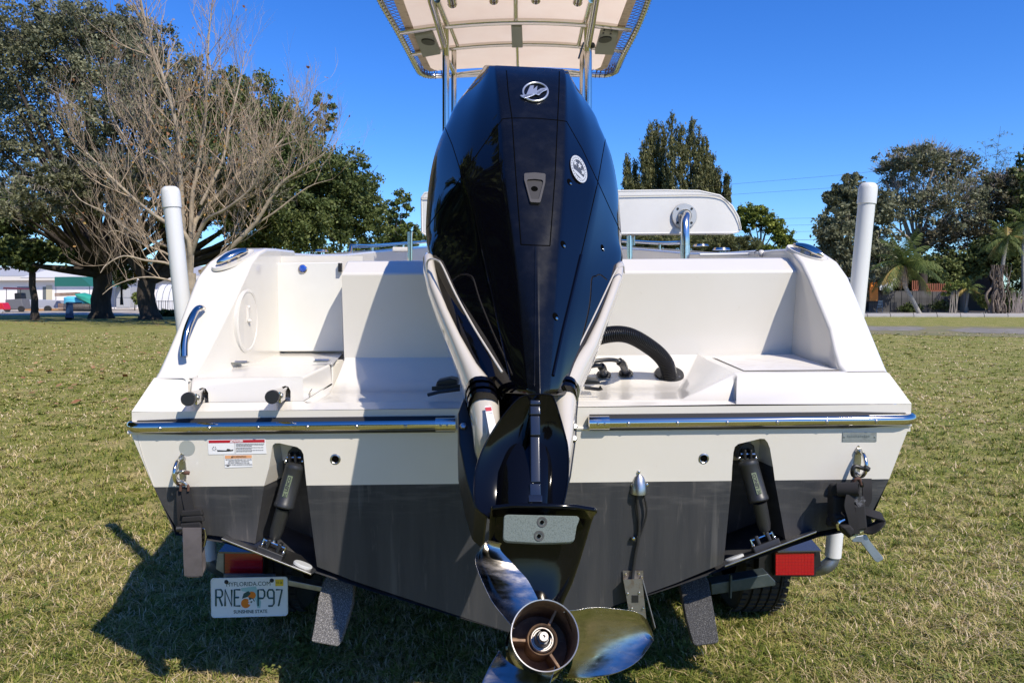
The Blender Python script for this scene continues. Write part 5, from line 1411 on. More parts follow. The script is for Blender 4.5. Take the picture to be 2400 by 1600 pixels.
# wheels
def wheel(x, y):
    r_, w = .335, .205; q = MB()
    prof = [(.20, -w / 2 + .01), (.27, -w / 2), (.315, -w / 2 + .006), (r_, -w / 2 + .03)]
    grooves = [-.058, -.020, .020, .058]
    pos = -w / 2 + .03
    pr = prof[:]
    for g_ in grooves:
        pr += [(r_, g_ - .006), (r_ - .010, g_ - .004), (r_ - .010, g_ + .004), (r_, g_ + .006)]
    pr += [(r_, w / 2 - .03), (.315, w / 2 - .006), (.27, w / 2), (.20, w / 2 - .01)]
    q.lathe(pr, (x, y, r_ - .01), (1, 0, 0), 64); t = q.build("wheel", tyre, trl, smooth=40)
    q = MB()
    for i in range(56):
        a = 2 * math.pi * i / 56
        for gx in (-.085, -.039, 0, .039, .085):
            rot = Matrix.Rotation(-a, 3, 'X'); c = Vector((x + gx, y, r_ - .01)) + rot @ Vector((0, 0, r_ + .0008)); q.box(c, (.030 if abs(gx) < .08 else .024, .0235, .006), rot)
    tb = q.build("tyre_tread", tyre, t, smooth=0); tb["kind"] = "stuff"
    q = MB(); s = 1 if x > CX else -1
    q.lathe([(.0, -.02 * s), (.07, -.02 * s), (.09, .02 * s), (.17, .03 * s), (.19, .085 * s), (.205, .09 * s)], (x, y, r_ - .01), (1, 0, 0), 40); q.build("rim", galv, t, smooth=50)
for y in (3.47, 4.29):
    for x in (CX + 1.07, CX - 1.07): wheel(x, y)
q = MB(); q.tube([(CX - 1.05, 3.47, .325), (CX + 1.05, 3.47, .325)], .03, 10); q.tube([(CX - 1.05, 4.29, .325), (CX + 1.05, 4.29, .325)], .03, 10); q.build("axle", trm, trl)
for s in (1, -1):
    q = MB(); prof = [(3.04, .56), (3.07, .62), (3.17, .72), (3.47, .76), (4.29, .76), (4.62, .72), (4.75, .60), (4.79, .46)]
    a = [Vector((CX + s * .94, y, z)) for y, z in prof]; b = [Vector((CX + s * 1.19, y, z)) for y, z in prof]; c = [p - Vector((0, 0, .03)) for p in b]
    q.add(a + b + c, [(i, i + 1, 9 + i, 8 + i) for i in range(7)] + [(8 + i, 9 + i, 17 + i, 16 + i) for i in range(7)]); q.build("fender", galv, trl, smooth=40)
# bunks: carpeted boards; the visible ends hang down behind the transom
def bunk(front, thick, ytop, m, x, z):
    q = MB()
    q.prism(front, thick); b = q.build("bunk", m, trl, bevel=.008, seg=3)
    q = MB(); q.box((x, 4.6, z), (.10, 3.9, .045)); q.build("bunk_board", m, b, bevel=.006)
    # carpet weave tufts along the edge
    return b
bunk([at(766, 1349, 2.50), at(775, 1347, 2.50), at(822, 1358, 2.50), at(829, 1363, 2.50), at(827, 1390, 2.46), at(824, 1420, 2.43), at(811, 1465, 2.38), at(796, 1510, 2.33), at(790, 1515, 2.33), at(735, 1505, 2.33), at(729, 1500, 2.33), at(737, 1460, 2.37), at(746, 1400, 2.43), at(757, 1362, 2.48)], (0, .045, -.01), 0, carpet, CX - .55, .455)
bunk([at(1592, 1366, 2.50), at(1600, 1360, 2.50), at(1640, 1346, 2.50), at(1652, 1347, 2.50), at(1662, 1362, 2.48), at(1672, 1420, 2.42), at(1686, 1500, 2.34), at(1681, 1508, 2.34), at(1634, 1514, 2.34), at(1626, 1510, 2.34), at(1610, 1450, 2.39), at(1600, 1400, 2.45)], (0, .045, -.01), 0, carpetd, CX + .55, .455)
# guide poles on bent arms
def pole(top, mid, low, arm, label):
    q = MB(); q.tube([top, mid, low], .0345, 26); p = q.build("guide_pole", pvc, trl, smooth=60)
    d = (top - mid).normalized()
    q = MB(); q.lathe([(.0350, -.080), (.0385, -.076), (.0385, -.010), (.035, .004), (.026, .012), (.0, .015)], top, d, 28); q.build("pole_cap", pvc, p, smooth=40)
    q = MB(); q.tube(smoothpath(arm, 6), .029, 16); q.build("pole_arm", galv, trl)
YP = 3.24
topL, lowL_ = at(399, 445, YP), at(490, 1310, YP); topR, lowR_ = at(2035, 436, YP), at(1952, 1303, YP)
pole(topL, lerp(topL, lowL_, .5), lowL_, [lowL_ + (lowL_ - topL).normalized() * -.05, lowL_ + (lowL_ - topL).normalized() * .01, at(505, 1328, YP + .02), at(530, 1338, YP + .08), at(600, 1340, YP + .15)], "")
pole(topR, lerp(topR, lowR_, .5), lowR_, [lowR_ + (lowR_ - topR).normalized() * -.05, lowR_ + (lowR_ - topR).normalized() * .01, at(1937, 1326, YP), at(1915, 1333, YP + .03), at(1880, 1335, YP + .08), at(1800, 1336, YP + .1)], "")
# tail lights
def tail(x0, y0, x1, y1, hood, split=None):
    YT = 3.04
    q = MB(); q.prism([at(x0, y0, YT), at(x1, y0 + 0.5, YT), at(x1, y1, YT), at(x0, y1 + .5, YT)], (0, .035, 0)); l = q.build("tail_light", redl, trl, bevel=.004, seg=2)
    q = MB()
    for i in range(12):
        for j in range(7):
            q.box(at(lerp(x0, x1, (i + .5) / 12), lerp(y0, y1, (j + .5) / 7), YT - .0005), (.0126, .0011, .0122))
    q.build("lens_cells", redl, l)["kind"] = "stuff"
    q = MB(); q.prism([at(x0 - 3, y0 - 3, YT + .01), at(x1 + 4, y0 - 3, YT + .01), at(x1 + 4, y1 + 3, YT + .01), at(x0 - 3, y1 + 3, YT + .01)], (0, .05, 0)); q.build("light_housing", blackp, l)
    q = MB(); q.prism([at(x, y, YT - .01) for x, y in hood], (0, .16, .02)); q.build("light_bracket", MATS["bracket_blue"], trl, smooth=0)
    return l
mat("bracket_blue", (.13, .14, .16), .25, metal=.7)
tail(1818, 1294, 1908, 1347, [(1822, 1291), (1925, 1289), (1927, 1292), (1824, 1294)])
q = MB(); q.prism([at(x, y, 3.07) for x, y in [(1908, 1293), (1922, 1292), (1924, 1325), (1916, 1330), (1908, 1332)]], (0, .08, 0)); q.build("light_side_plate", blackp, trl); q = MB(); q.prism([at(x, y, 3.08) for x, y in [(1780, 1292), (1818, 1292), (1818, 1360), (1778, 1345)]], (0, .05, 0)); q.build("light_side_plate", blackp, trl)
tail(527, 1296, 615, 1350, [(512, 1292), (615, 1294), (614, 1297), (512, 1296)])
q = MB(); q.prism([at(x, y, 3.07) for x, y in [(510, 1296), (527, 1296), (527, 1345), (506, 1332)]], (0, .08, 0)); q.build("light_side_plate", galv, trl); q = MB(); q.prism([at(x, y, 3.0) for x, y in [(524, 1345), (645, 1345), (645, 1356), (524, 1356)]], (0, .01, 0)); q.build("light_side_plate", galv, trl)
# licence plate
YL = 2.93
pl4 = [(493.5, 1354), (674.5, 1350), (675, 1442), (495, 1447)]
lp = lambda px, py, o=0: onplane(px, py, (0, YL - o, 0), (0, 1, 0))
def rounded(c, r_, n=4):
    out = []
    for i in range(4):
        p = Vector(c[i]); a = (Vector(c[i - 1]) - p).normalized(); b = (Vector(c[(i + 1) % 4]) - p).normalized()
        for k in range(n + 1):
            t = k / n; out.append(p + a * r_ * (1 - t) ** 1.6 + b * r_ * t ** 1.6)
    return out
corners = [lp(*p) for p in pl4]
rim_ = rounded(corners, .012)
cpl_ = sum(corners, Vector()) / 4
q = MB(); q.prism(rim_, (0, .0015, 0))
lplate = q.build("licence_plate", platew, trl, smooth=0)
q = MB(); q.tube([p + (cpl_ - p).normalized() * .003 + Vector((0, -.0004, 0)) for p in rim_ + [rim_[0]]], .0016, 6); q.build("plate_rim", platew, lplate)
PU = (corners[1] - corners[0]).normalized(); PV = (corners[0] - corners[3]).normalized()
kx = 174.0
tt = MB()
text("MYFLORIDA.COM", .0245, inkg, lp(582, 1368, .001), PU, PV, None, to=tt, depth=.0002, wscale=.92)
text("SUNSHINE STATE", .0190, inkg, lp(587, 1432.5, .001), PU, PV, None, to=tt, depth=.0002, wscale=.92, bold=.0003)
tt.build("plate_slogan", inkg, lplate, smooth=0)
# the embossed serial, drawn with strokes like plate dies
strokes = {'R': [[(0, 0), (0, 1), (.62, 1), (.8, .87), (.8, .66), (.62, .53), (0, .53)], [(.4, .53), (.8, 0)]], 'N': [[(0, 0), (0, 1), (.8, 0), (.8, 1)]], 'E': [[(.8, 0), (0, 0), (0, 1), (.8, 1)], [(0, .52), (.62, .52)]],
           'P': [[(0, 0), (0, 1), (.62, 1), (.8, .87), (.8, .6), (.62, .47), (0, .47)]], '9': [[(.1, 0), (.6, 0), (.8, .15), (.8, .85), (.62, 1), (.18, 1), (0, .85), (0, .62), (.18, .48), (.8, .48)]], '7': [[(0, 1), (.8, 1), (.32, 0)]]}
def glyph(ch, x0, x1, y0, y1):
    tt = MB()
    for ln in strokes[ch]:
        P_ = [lp(lerp(x0, x1, a / .8), lerp(y1, y0, b), .0014) for a, b in ln]
        tt.tube([lerp(P_[0], P_[1], -.0)] + P_[1:], .0034, 6, flat=1.0)
    tt.build("plate_character", inkg, lplate, smooth=50)
for ch, x0, x1 in (('R', 506, 521), ('N', 527.5, 543), ('E', 549.5, 563), ('P', 605, 620), ('9', 627, 642), ('7', 647, 661)): glyph(ch, x0, x1, 1381, 1419)
q = MB(); q.poly([lp(x, y, .0006) for x, y in [(565, 1377), (600, 1373), (603, 1384), (606, 1395), (612, 1410), (610, 1424), (603, 1424), (600, 1408), (594, 1398), (590, 1388), (566, 1384)]]); q.build("state_outline", palegreen, lplate, smooth=0)
q = MB(); q.poly(circ(lp(590, 1394, .0010), PU, PV, .0165, .0155, 20)); q.poly(circ(lp(576, 1413, .0010), PU, PV, .019, .0195, 20)); q.build("orange_print", orangeF, lplate, smooth=0)
q = MB(); q.poly([lp(x, y, .0014) for x, y in [(567, 1402), (571, 1390), (582, 1384), (588, 1390), (580, 1398)]]); q.poly([lp(x, y, .0014) for x, y in [(583, 1398), (594, 1402), (598, 1409), (588, 1412), (584, 1404)]]); q.build("leaf_print", inkg, lplate, smooth=0)
q = MB()
for a in range(5):
    t = a * 2 * math.pi / 5; c = lp(589 + 5 * math.cos(t), 1410 + 5 * math.sin(t), .0018); q.poly(circ(c, PU, PV, .0058, .0048, 8))
q.build("blossom_print", platew, lplate, smooth=0)
q = MB(); q.prism([lp(645, 1357, .001), lp(664, 1356.5, .001), lp(664, 1372, .001), lp(645.5, 1372.5, .001)], (0, -.0003, 0)); stk = q.build("renewal_sticker", yellow, lplate, smooth=0)
text("03-26", .0125, ink, lp(654.7, 1364.5, .0018), PU, PV, stk, depth=.0002, wscale=.85)
for x, y in ((530.5, 1363), (637, 1359.5)):
    q = MB(); q.lathe([(0, .006), (.005, .005), (.008, .001), (.009, 0)], lp(x, y, .001), (0, -1, 0), 8); q.build("plate_bolt", rubber, lplate)

# ================================================================== TIE-DOWN STRAPS
def ribbon(name, pts, w, m, parent, thick=.0025, wdir=(1, 0, 0), n=5):
    """pts: list of (point, width dir or None)"""
    P_ = smoothpath([p for p in pts], n); wd = Vector(wdir).normalized(); A, B = [], []
    q = MB(); rings = []
    for i, p in enumerate(P_):
        d = (P_[min(i + 1, len(P_) - 1)] - P_[max(i - 1, 0)]).normalized(); nn = d.cross(wd).normalized()
        rings.append([p - wd * w / 2 - nn * thick, p + wd * w / 2 - nn * thick, p + wd * w / 2 + nn * thick, p - wd * w / 2 + nn * thick])
    q.loft(rings); return q.build(name, m, parent, smooth=40, sub=0)
sL = thing("tie_down_strap", "faded tie-down strap hanging straight from the left stern eye", "strap", tuple(at(440, 1130, 2.36)), group=None)
def hook(par, pts, r_=.005, m=rustpin):
    q = MB(); q.tube(smoothpath(pts, 6), r_, 10); return q.build("strap_hook", m, par)
hook(sL, [at(440, 1105, 2.34), at(428, 1104, 2.32), at(416, 1108, 2.33), at(412, 1118, 2.34), at(420, 1126, 2.34), at(432, 1130, 2.34), at(438, 1136, 2.34)], .0048, steeld)
hook(sL, [at(423, 1104, 2.33), at(435, 1107, 2.325), at(444, 1108, 2.33)], .006)
hook(sL, [at(423, 1150, 2.34), at(424, 1138, 2.34), at(432, 1134, 2.34), at(441, 1138, 2.34), at(441, 1150, 2.34)], .004)
ribbon("webbing", [at(436, 1142, 2.35), at(438, 1165, 2.345), at(446, 1200, 2.34), at(452, 1225, 2.34)], .030, webbing, sL)
ribbon("webbing", [at(424, 1145, 2.36), at(424, 1170, 2.35), at(425, 1200, 2.35), at(428, 1245, 2.36)], .026, webbing, sL)
for c, y in ((448, 1196), (450, 1210), (446, 1226), (444, 1238)):
    q = MB(); P_ = [at(c - 24, y + 1, 2.335), at(c + 22, y - 3, 2.33), at(c + 27, y + 12, 2.33), at(c - 26, y + 14, 2.335)]; q.prism(P_, (0, .018, 0)); q.build("strap_fold", webbing, sL, bevel=.004)
q = MB(); q.prism([at(470, 1236, 2.335), at(480, 1238, 2.335), at(484, 1258, 2.335), at(478, 1282, 2.335), at(466, 1285, 2.335), at(466, 1240, 2.335)], (0, .012, 0)); bk1 = q.build("ratchet_buckle", steel, sL, bevel=.002)
q = MB(); q.box(at(471, 1253, 2.333), (.012, .004, .008)); q.box(at(471, 1265, 2.333), (.012, .004, .008)); q.build("buckle_slot", darkhole, bk1)
ribbon("webbing", [at(450, 1236, 2.32), at(451, 1270, 2.32), at(452, 1310, 2.325), at(454, 1348, 2.335)], .058, webgrey, sL)
ribbon("webbing", [at(462, 1262, 2.36), at(466, 1300, 2.36), at(467, 1330, 2.36), at(457, 1349, 2.35), at(452, 1349, 2.335)], .040, webgrey, sL)
for p_, r_ in ((at(420, 1238, 2.34), .010),):
    q = MB(); q.lathe([(0, .01), (r_, .008), (r_, -.01)], p_, (-1, -.3, 0), 12); q.build("buckle_pin", blackp, sL)

sR = thing("tie_down_strap", "tangled black tie-down strap bunched on the right stern eye, ratchet handle sticking down", "strap", tuple(at(2010, 1150, 2.36)))
hook(sR, [at(2033, 1101, 2.32), at(2020, 1096, 2.31), at(2004, 1092, 2.31), at(1998, 1102, 2.31), at(1999, 1112, 2.32), at(2008, 1118, 2.32), at(2018, 1128, 2.32), at(2020, 1138, 2.33)], .0065, blackp)
q = MB(); q.tube([at(2026, 1094, 2.31), at(2036, 1100, 2.31)], .0085, 10); q.build("hook_tip", rubber, sR)
hook(sR, [at(2000, 1130, 2.32), at(2006, 1122, 2.315), at(2014, 1122, 2.315), at(2018, 1135, 2.32)], .005)
# rolled loop at the top
q = MB(); a, b = at(1962, 1146, 2.30), at(2013, 1146, 2.27); dd = (b - a)
q.lathe([(.019, 0), (.0215, .002), (.0215, dd.length), (.019, dd.length), (.018, 0)], a, dd, 24); q.build("strap_roll", webbing, sR, smooth=50)
q = MB(); ps = [at(1952, 1138, 2.31), at(1966, 1134, 2.30), at(1970, 1150, 2.30), at(1950, 1168, 2.31), at(1948, 1150, 2.31)]; q.prism(ps, (0, .03, 0)); q.build("strap_fold", webbing, sR, bevel=.004)
ribbon("webbing", [at(2031, 1121, 2.34), at(2032, 1145, 2.33), at(2031, 1172, 2.33), at(2024, 1186, 2.33)], .030, webbing, sR)
q = MB(); q.prism([at(1998, 1168, 2.27), at(2014, 1158, 2.265), at(2030, 1172, 2.265), at(2014, 1190, 2.265)], (0, .003, 0)); q.build("strap_end_tag", mat("tag_grey", (.10, .10, .11), .8, var=(120, (.03, .03, .03), .45, .55)), sR, smooth=0)
folds = [([(1984, 1160), (2026, 1162), (2026, 1200), (1990, 1206)], 2.29, .03), ([(1950, 1160), (1986, 1158), (1990, 1205), (1950, 1215)], 2.31, .04), ([(1952, 1205), (2020, 1196), (2022, 1238), (1990, 1262), (1962, 1232), (1950, 1222)], 2.30, .04),
         ([(1941, 1216), (1956, 1206), (1962, 1234), (1939, 1234)], 2.32, .02), ([(1996, 1180), (2026, 1176), (2032, 1240), (2000, 1246)], 2.275, .02), ([(2020, 1200), (2040, 1210), (2048, 1238), (2034, 1243), (2020, 1236)], 2.31, .03),
         ([(1968, 1232), (1990, 1226), (2002, 1240), (1992, 1260)], 2.27, .02)]
for pts, Y, dp in folds:
    q = MB(); c_ = sum((at(x, y, Y) for x, y in pts), Vector()) / len(pts)
    f_ = [at(x, y, Y) for x, y in pts]; q.loft([[c_ + (p - c_) * .86 + Vector((0, -.010, 0)) for p in f_], f_, [p + Vector((0, dp, 0)) for p in f_]]); q.build("strap_fold", webbing, sR, bevel=.006, seg=3, smooth=30)
ribbon("webbing", [at(2018, 1196, 2.31), at(2044, 1204, 2.29), at(2069, 1212, 2.28), at(2060, 1228, 2.27), at(2040, 1240, 2.28), at(2020, 1238, 2.30)], .042, webbing, sR, wdir=(.15, .9, .35))
ribbon("webbing", [at(1994, 1158, 2.27), at(1990, 1185, 2.265), at(1998, 1215, 2.265), at(2004, 1250, 2.27)], .030, webbing, sR)
# ratchet body and handle
q = MB(); hp_ = [at(1995, 1258, 2.28), at(2030, 1252, 2.28), at(2040, 1268, 2.28), at(2070, 1306, 2.27), at(2071, 1311, 2.27), at(2058, 1318, 2.27), at(2051, 1315, 2.27), at(2018, 1271, 2.28), at(1998, 1270, 2.28)]
q.prism(hp_, (0, .006, 0)); rh = q.build("ratchet_handle", galv, sR, bevel=.0025)
q = MB(); q.tube(smoothpath([at(1978, 1217, 2.27), at(1968, 1222, 2.265), at(1963, 1230, 2.265), at(1966, 1240, 2.27)], 5), .005, 8); q.build("ratchet_lever", steel, sR)
q = MB(); q.prism([at(1992, 1260, 2.275), at(2022, 1239, 2.275), at(2025, 1243, 2.275), at(1996, 1265, 2.275)], (0, .004, 0)); q.build("care_tag", mat("tag_olive", (.35, .36, .2), .7, var=(100, (.1, .1, .05), .5, .6)), sR, smooth=0)
# ================================================================== TREES AND BACKGROUND
def arr_mesh(name, V, F, m, parent=None, tint=None, smooth=False):
    me = bpy.data.meshes.new(name); V = np.asarray(V, dtype=np.float32); F = np.asarray(F, dtype=np.int32)
    me.vertices.add(len(V)); me.vertices.foreach_set("co", V.ravel())
    k = F.shape[1]; me.loops.add(F.size); me.loops.foreach_set("vertex_index", F.ravel())
    me.polygons.add(len(F)); me.polygons.foreach_set("loop_start", np.arange(len(F)) * k); me.polygons.foreach_set("loop_total", np.full(len(F), k))
    if tint is not None:
        a = me.attributes.new("tint", 'FLOAT', 'POINT'); a.data.foreach_set("value", np.asarray(tint, dtype=np.float32))
    if smooth: me.polygons.foreach_set("use_smooth", np.ones(len(F), bool))
    me.update(); me.materials.append(m)
    o = bpy.data.objects.new(name, me); COL.objects.link(o)
    if parent is not None: put(o, parent)
    return o
def leafmat(name, dark, mid, light, extra=None, trans=.25):
    t = [(0.0, dark), (.5, mid), (.9, light)]
    if extra: t.append((1.0, extra))
    return mat(name, mid, .55, trans=trans, spec=.3, tint=t)
oakleaf = leafmat("oak_leaf", (.026, .042, .012), (.085, .115, .032), (.22, .245, .085))
oakleaf2 = leafmat("oak_leaf_grey", (.06, .07, .036), (.15, .155, .085), (.30, .30, .18))
pineleaf = leafmat("casuarina_leaf", (.035, .045, .018), (.12, .125, .045), (.27, .25, .095))
slash = leafmat("pine_leaf", (.05, .075, .014), (.17, .21, .035), (.34, .37, .07))
palmleaf = leafmat("palm_leaf", (.035, .06, .014), (.085, .12, .028), (.20, .225, .06), (.38, .27, .08))
shrubleaf = leafmat("shrub_leaf", (.05, .07, .018), (.13, .17, .04), (.32, .34, .08))
deadleaf = leafmat("dry_leaf", (.16, .07, .03), (.34, .15, .06), (.46, .30, .08), trans=.35)
bark = mat("oak_bark_shaded", (.034, .026, .020), .95, var=(3, (.062, .048, .038), .4, .7), bump=(14, .8, .06), stretch=(1, 1, .4))  # base colour darkened to carry the crown's shade on the trunks
barkg = mat("grey_bark", (.38, .31, .225), .9, var=(2.2, (.18, .15, .115), .4, .7), bump=(10, .6, .04))
twigm = mat("twig_grey", (.27, .235, .195), .9)
twigd = mat("twig_dark", (.085, .07, .06), .9)
palmtrunk = mat("palm_trunk", (.33, .31, .27), .9, var=(4, (.22, .2, .17), .4, .7), stretch=(1, 1, 6), bump=(9, .5, .03))

def leaf_cloud(name, blobs, m, parent, size, clump=.13, seed=0, flat=.0, asp=.55, droop=False, tb=0.0):
    """blobs: (centre Vector, rx, ry, rz, clumps, leaves per clump)"""
    r = np.random.default_rng(seed); Cs, Ts = [], []
    if seed in (3, 4): blobs = [(c, a_, b_, d_, int(nc * (.95 if seed == 3 else 1.25)), int(nl * 1.0)) for c, a_, b_, d_, nc, nl in blobs]
    for c, rx, ry, rz, nc, nl in blobs:
        d = r.normal(size=(nc, 3)); d /= np.linalg.norm(d, axis=1)[:, None]
        rad = r.random(nc) ** .42
        cc = d * rad[:, None] * np.array([rx, ry, rz]) + np.array(c)
        cs = clump * (rx + rz) * .5 * (.6 + .8 * r.random(nc))
        q = r.normal(size=(nc, nl, 3)) * (cs[:, None, None] * np.array([.62, .62, .46]))
        if droop: q[:, :, 2] *= 2.6; q[:, :, :2] *= .62
        pts = cc[:, None, :] + q
        t = (.45 + .14 * r.normal(size=nc))[:, None] + .16 * r.normal(size=(nc, nl)) + tb
        Cs.append(pts.reshape(-1, 3)); Ts.append(t.ravel())
    Pn = np.concatenate(Cs); T = np.clip(np.concatenate(Ts), 0, 1); n = len(Pn)
    a = r.normal(size=(n, 3)); a /= np.linalg.norm(a, axis=1)[:, None]
    if droop: a = a * np.array([.35, .35, 1.0]); a /= np.linalg.norm(a, axis=1)[:, None]
    b = r.normal(size=(n, 3)); b -= a * (a * b).sum(1)[:, None]; b /= np.linalg.norm(b, axis=1)[:, None]
    s = size * (.55 + .9 * r.random(n)); a *= s[:, None] * .5; b *= (s * asp)[:, None] * .5
    V = np.stack([Pn - a, Pn + b, Pn + a, Pn - b], 1).reshape(-1, 3); F = np.arange(4 * n).reshape(-1, 4)
    o = arr_mesh(name, V, F, m, parent, np.repeat(T, 4)); o["kind"] = "stuff"; return o
def limb_mesh(name, limbs, m, parent, n=6):
    V, F = [], []; b = 0
    for path, rad in limbs:
        rings = []; x = None
        for i, p in enumerate(path):
            d = (path[min(i + 1, len(path) - 1)] - path[max(i - 1, 0)]).normalized()
            if x is None: x = basis(d)[0]
            x = (x - d * x.dot(d)).normalized(); y = d.cross(x)
            for j in range(n):
                t = 2 * math.pi * j / n; V.append(p + (x * math.cos(t) + y * math.sin(t)) * rad[i])
        for i in range(len(path) - 1):
            for j in range(n):
                k = (j + 1) % n; F.append((b + i * n + j, b + i * n + k, b + (i + 1) * n + k, b + (i + 1) * n + j))
        b += len(path) * n
    return arr_mesh(name, [tuple(v) for v in V], F, m, parent, smooth=True)
def wob(a, b, n, amp, r):
    out = []
    for i in range(n + 1):
        t = i / n; p = lerp(a, b, t)
        if 0 < i < n: p = p + Vector((r.uniform(-1, 1), r.uniform(-1, 1), r.uniform(-1, 1))) * amp
        out.append(p)
    return out

def oak(name, label, Y, base, trunk_px, fork, limbs_px, blobs, lm, leaf, cat="tree", bm_=None, group=None, seed=1, clump=.13, tw=.0, asp=.55, droop=False, tb=0.0, twigmat=None, twigs=0):
    """base/fork in picture points on the tree's own distance Y; blobs (px,py,rpx,rpy,clumps,leaves)"""
    r = random.Random(seed); k = Y / FPX
    b0 = at(base[0], base[1], Y); b0.z = max(0.0, b0.z) if base[1] > 715 else b0.z
    t = thing(name, label, cat, tuple(b0), group)
    f = at(fork[0], fork[1], Y); rad = trunk_px * k / 2
    limbs = [([b0 - Vector((0, 0, .3)), b0 + Vector((0, 0, .25))] + wob(lerp(b0, f, .15), f, 3, rad * .25, r), [rad * 1.55, rad * 1.25, rad * 1.05, rad, rad * .95, rad * .95])]
    B = []
    for bq in blobs:
        (x, y, rx, ry, nc, nl) = bq[:6]
        dY = r.uniform(-.95, .35) * rx * k if len(bq) < 7 else bq[6]
        c = at(x, y, Y + dY); B.append((c, rx * k, rx * k * .95, ry * k, nc, nl))
    for L in limbs_px:
        P_ = [f] + [at(x, y, Y + (dy if dy is not None else r.uniform(-3, 3))) for x, y, dy in L]
        n = len(P_); limbs.append((smoothpath(P_, 3), [lerp(rad * .62, rad * .10, i / ((n - 1) * 3)) for i in range((n - 1) * 3 + 1)]))
    for (c, rx, ry, rz, nc, nl) in B:
        for q in range(2):
            e = c + Vector((r.uniform(-.5, .5) * rx, r.uniform(-.5, .5) * ry, r.uniform(-.3, .5) * rz))
            P_ = wob(f, e, 4, rx * .10, r); limbs.append((P_, [lerp(rad * .38, rad * .06, i / 4) for i in range(5)]))
    limb_mesh("trunk", limbs, bm_ or bark, t, 8)
    leaf_cloud("crown", B, lm, t, leaf, clump, seed, asp=asp, droop=droop, tb=tb)
    if twigs:
        tws = []
        for (c, rx, ry, rz, nc, nl) in B:
            for q in range(twigs):
                d = Vector((r.gauss(0, 1), r.gauss(0, 1), r.gauss(.35, 1))).normalized(); s = c + Vector((d.x * rx, d.y * ry, d.z * rz)) * r.uniform(.3, .9)
                e = s + (d + Vector((0, 0, .6))).normalized() * rx * r.uniform(.18, .42); w = r.uniform(.008, .02) * (Y / 45)
                tws.append((wob(s, e, 2, rx * .03, r), [w, w * .8, w * .4]))
        o = limb_mesh("twigs", tws, twigmat or twigm, t, 3); o["kind"] = "stuff"
    return t

# ---- left group
oak("oak_tree", "tallest dark evergreen oak filling the top left corner, behind the bare tree", 50, (238, 752), 44, (240, 640),
    [[(190, 600, -2), (90, 590, -3), (20, 560, -3)], [(300, 560, 1), (330, 460, 2)], [(215, 520, 0), (160, 380, 0)], [(140, 630, -3), (60, 620, -5)]],
    [(-40, 90, 130, 90, 90, 50), (340, 130, 100, 80, 120, 50), (470, 215, 90, 70, 100, 50), (120, 60, 120, 50, 90, 50), (250, 60, 110, 50, 80, 45), (60, 170, 150, 120, 190, 60), (200, 110, 150, 95, 200, 55), (-60, 330, 150, 150, 120, 60), (120, 330, 160, 120, 210, 60), (290, 230, 130, 130, 190, 60), (60, 480, 130, 80, 130, 60), (250, 430, 120, 90, 130, 60), (30, 580, 75, 45, 90, 60), (400, 300, 110, 110, 150, 60)] + [(x, 455 + (x % 3) * 12, 75, 30, 34, 60, -9.5) for x in (60, 190, 330, 470, 600)] + [(x, 395 + (x % 4) * 8, 70, 26, 40, 70, dy) for x, dy in ((150, -11), (240, -9.5), (330, -12), (420, -10), (510, -12), (590, -9.5), (280, -7.5), (460, -7.5))] + [(x, 500, 60, 22, 22, 60, -7) for x in (10, 120)],
    oakleaf2, .21, seed=3, clump=.13, twigs=90, twigmat=twigm, tb=.03)
oak("oak_tree", "broad dark green oak behind the white bow, right of the bare tree", 47, (352, 750), 42, (345, 660),
    [[(400, 600, 2), (430, 540, 3), (520, 480, 2)], [(300, 590, -1), (290, 500, 0)], [(450, 620, 3), (560, 590, 3), (700, 560, 3)], [(385, 640, 1), (420, 560, 2)]],
    [(480, 340, 110, 110, 150, 60), (580, 250, 90, 90, 120, 60), (650, 330, 100, 100, 150, 60), (560, 430, 120, 100, 160, 60), (700, 420, 90, 110, 150, 60), (800, 440, 90, 90, 170, 70), (850, 510, 60, 70, 100, 70), (720, 530, 110, 65, 170, 70), (610, 520, 90, 80, 120, 60), (760, 270, 30, 60, 26, 40), (420, 520, 70, 60, 60, 60)],
    oakleaf, .20, tb=.06, seed=4, clump=.14, twigs=26, twigmat=twigd)
oak("oak_tree", "slim dark oak trunk at the far left, left of the thick trunk, low hanging crown", 46, (82, 745), 15, (76, 640),
    [[(60, 610, 0), (30, 600, 0)], [(120, 600, 1), (170, 590, 2)]],
    [(40, 600, 60, 34, 70, 70), (110, 590, 60, 26, 60, 60), (-30, 560, 80, 60, 80, 70), (20, 500, 80, 60, 90, 70)], oakleaf, .24, seed=6, clump=.15)
oak("small_tree", "loose young tree with sky showing through, just left of the black engine", 60, (930, 745), 10, (925, 640),
    [], [(915, 520, 34, 52, 42, 60), (940, 480, 24, 34, 22, 50), (900, 575, 50, 30, 50, 60), (960, 560, 42, 36, 60, 60), (880, 600, 60, 26, 50, 60)], shrubleaf, .24, seed=8, clump=.15, tb=-.12, bm_=twigd, twigs=10)
# autumn-coloured bushes glimpsed between the oak trunks
for bl_, lb in (([(285, 640, 26, 36, 40, 50)], "yellow green bush seen between the two thick oak trunks"), ([(340, 630, 22, 34, 30, 50)], "rust coloured shrub behind the forked oak trunk")):
    oak("bush", lb, 56, (bl_[0][0], 705), 5, (bl_[0][0], 660), [], bl_, shrubleaf if "yellow" in lb else leafmat("autumn_leaf", (.10, .05, .015), (.26, .13, .03), (.42, .28, .05)), .24, seed=9, clump=.2, tb=.15)

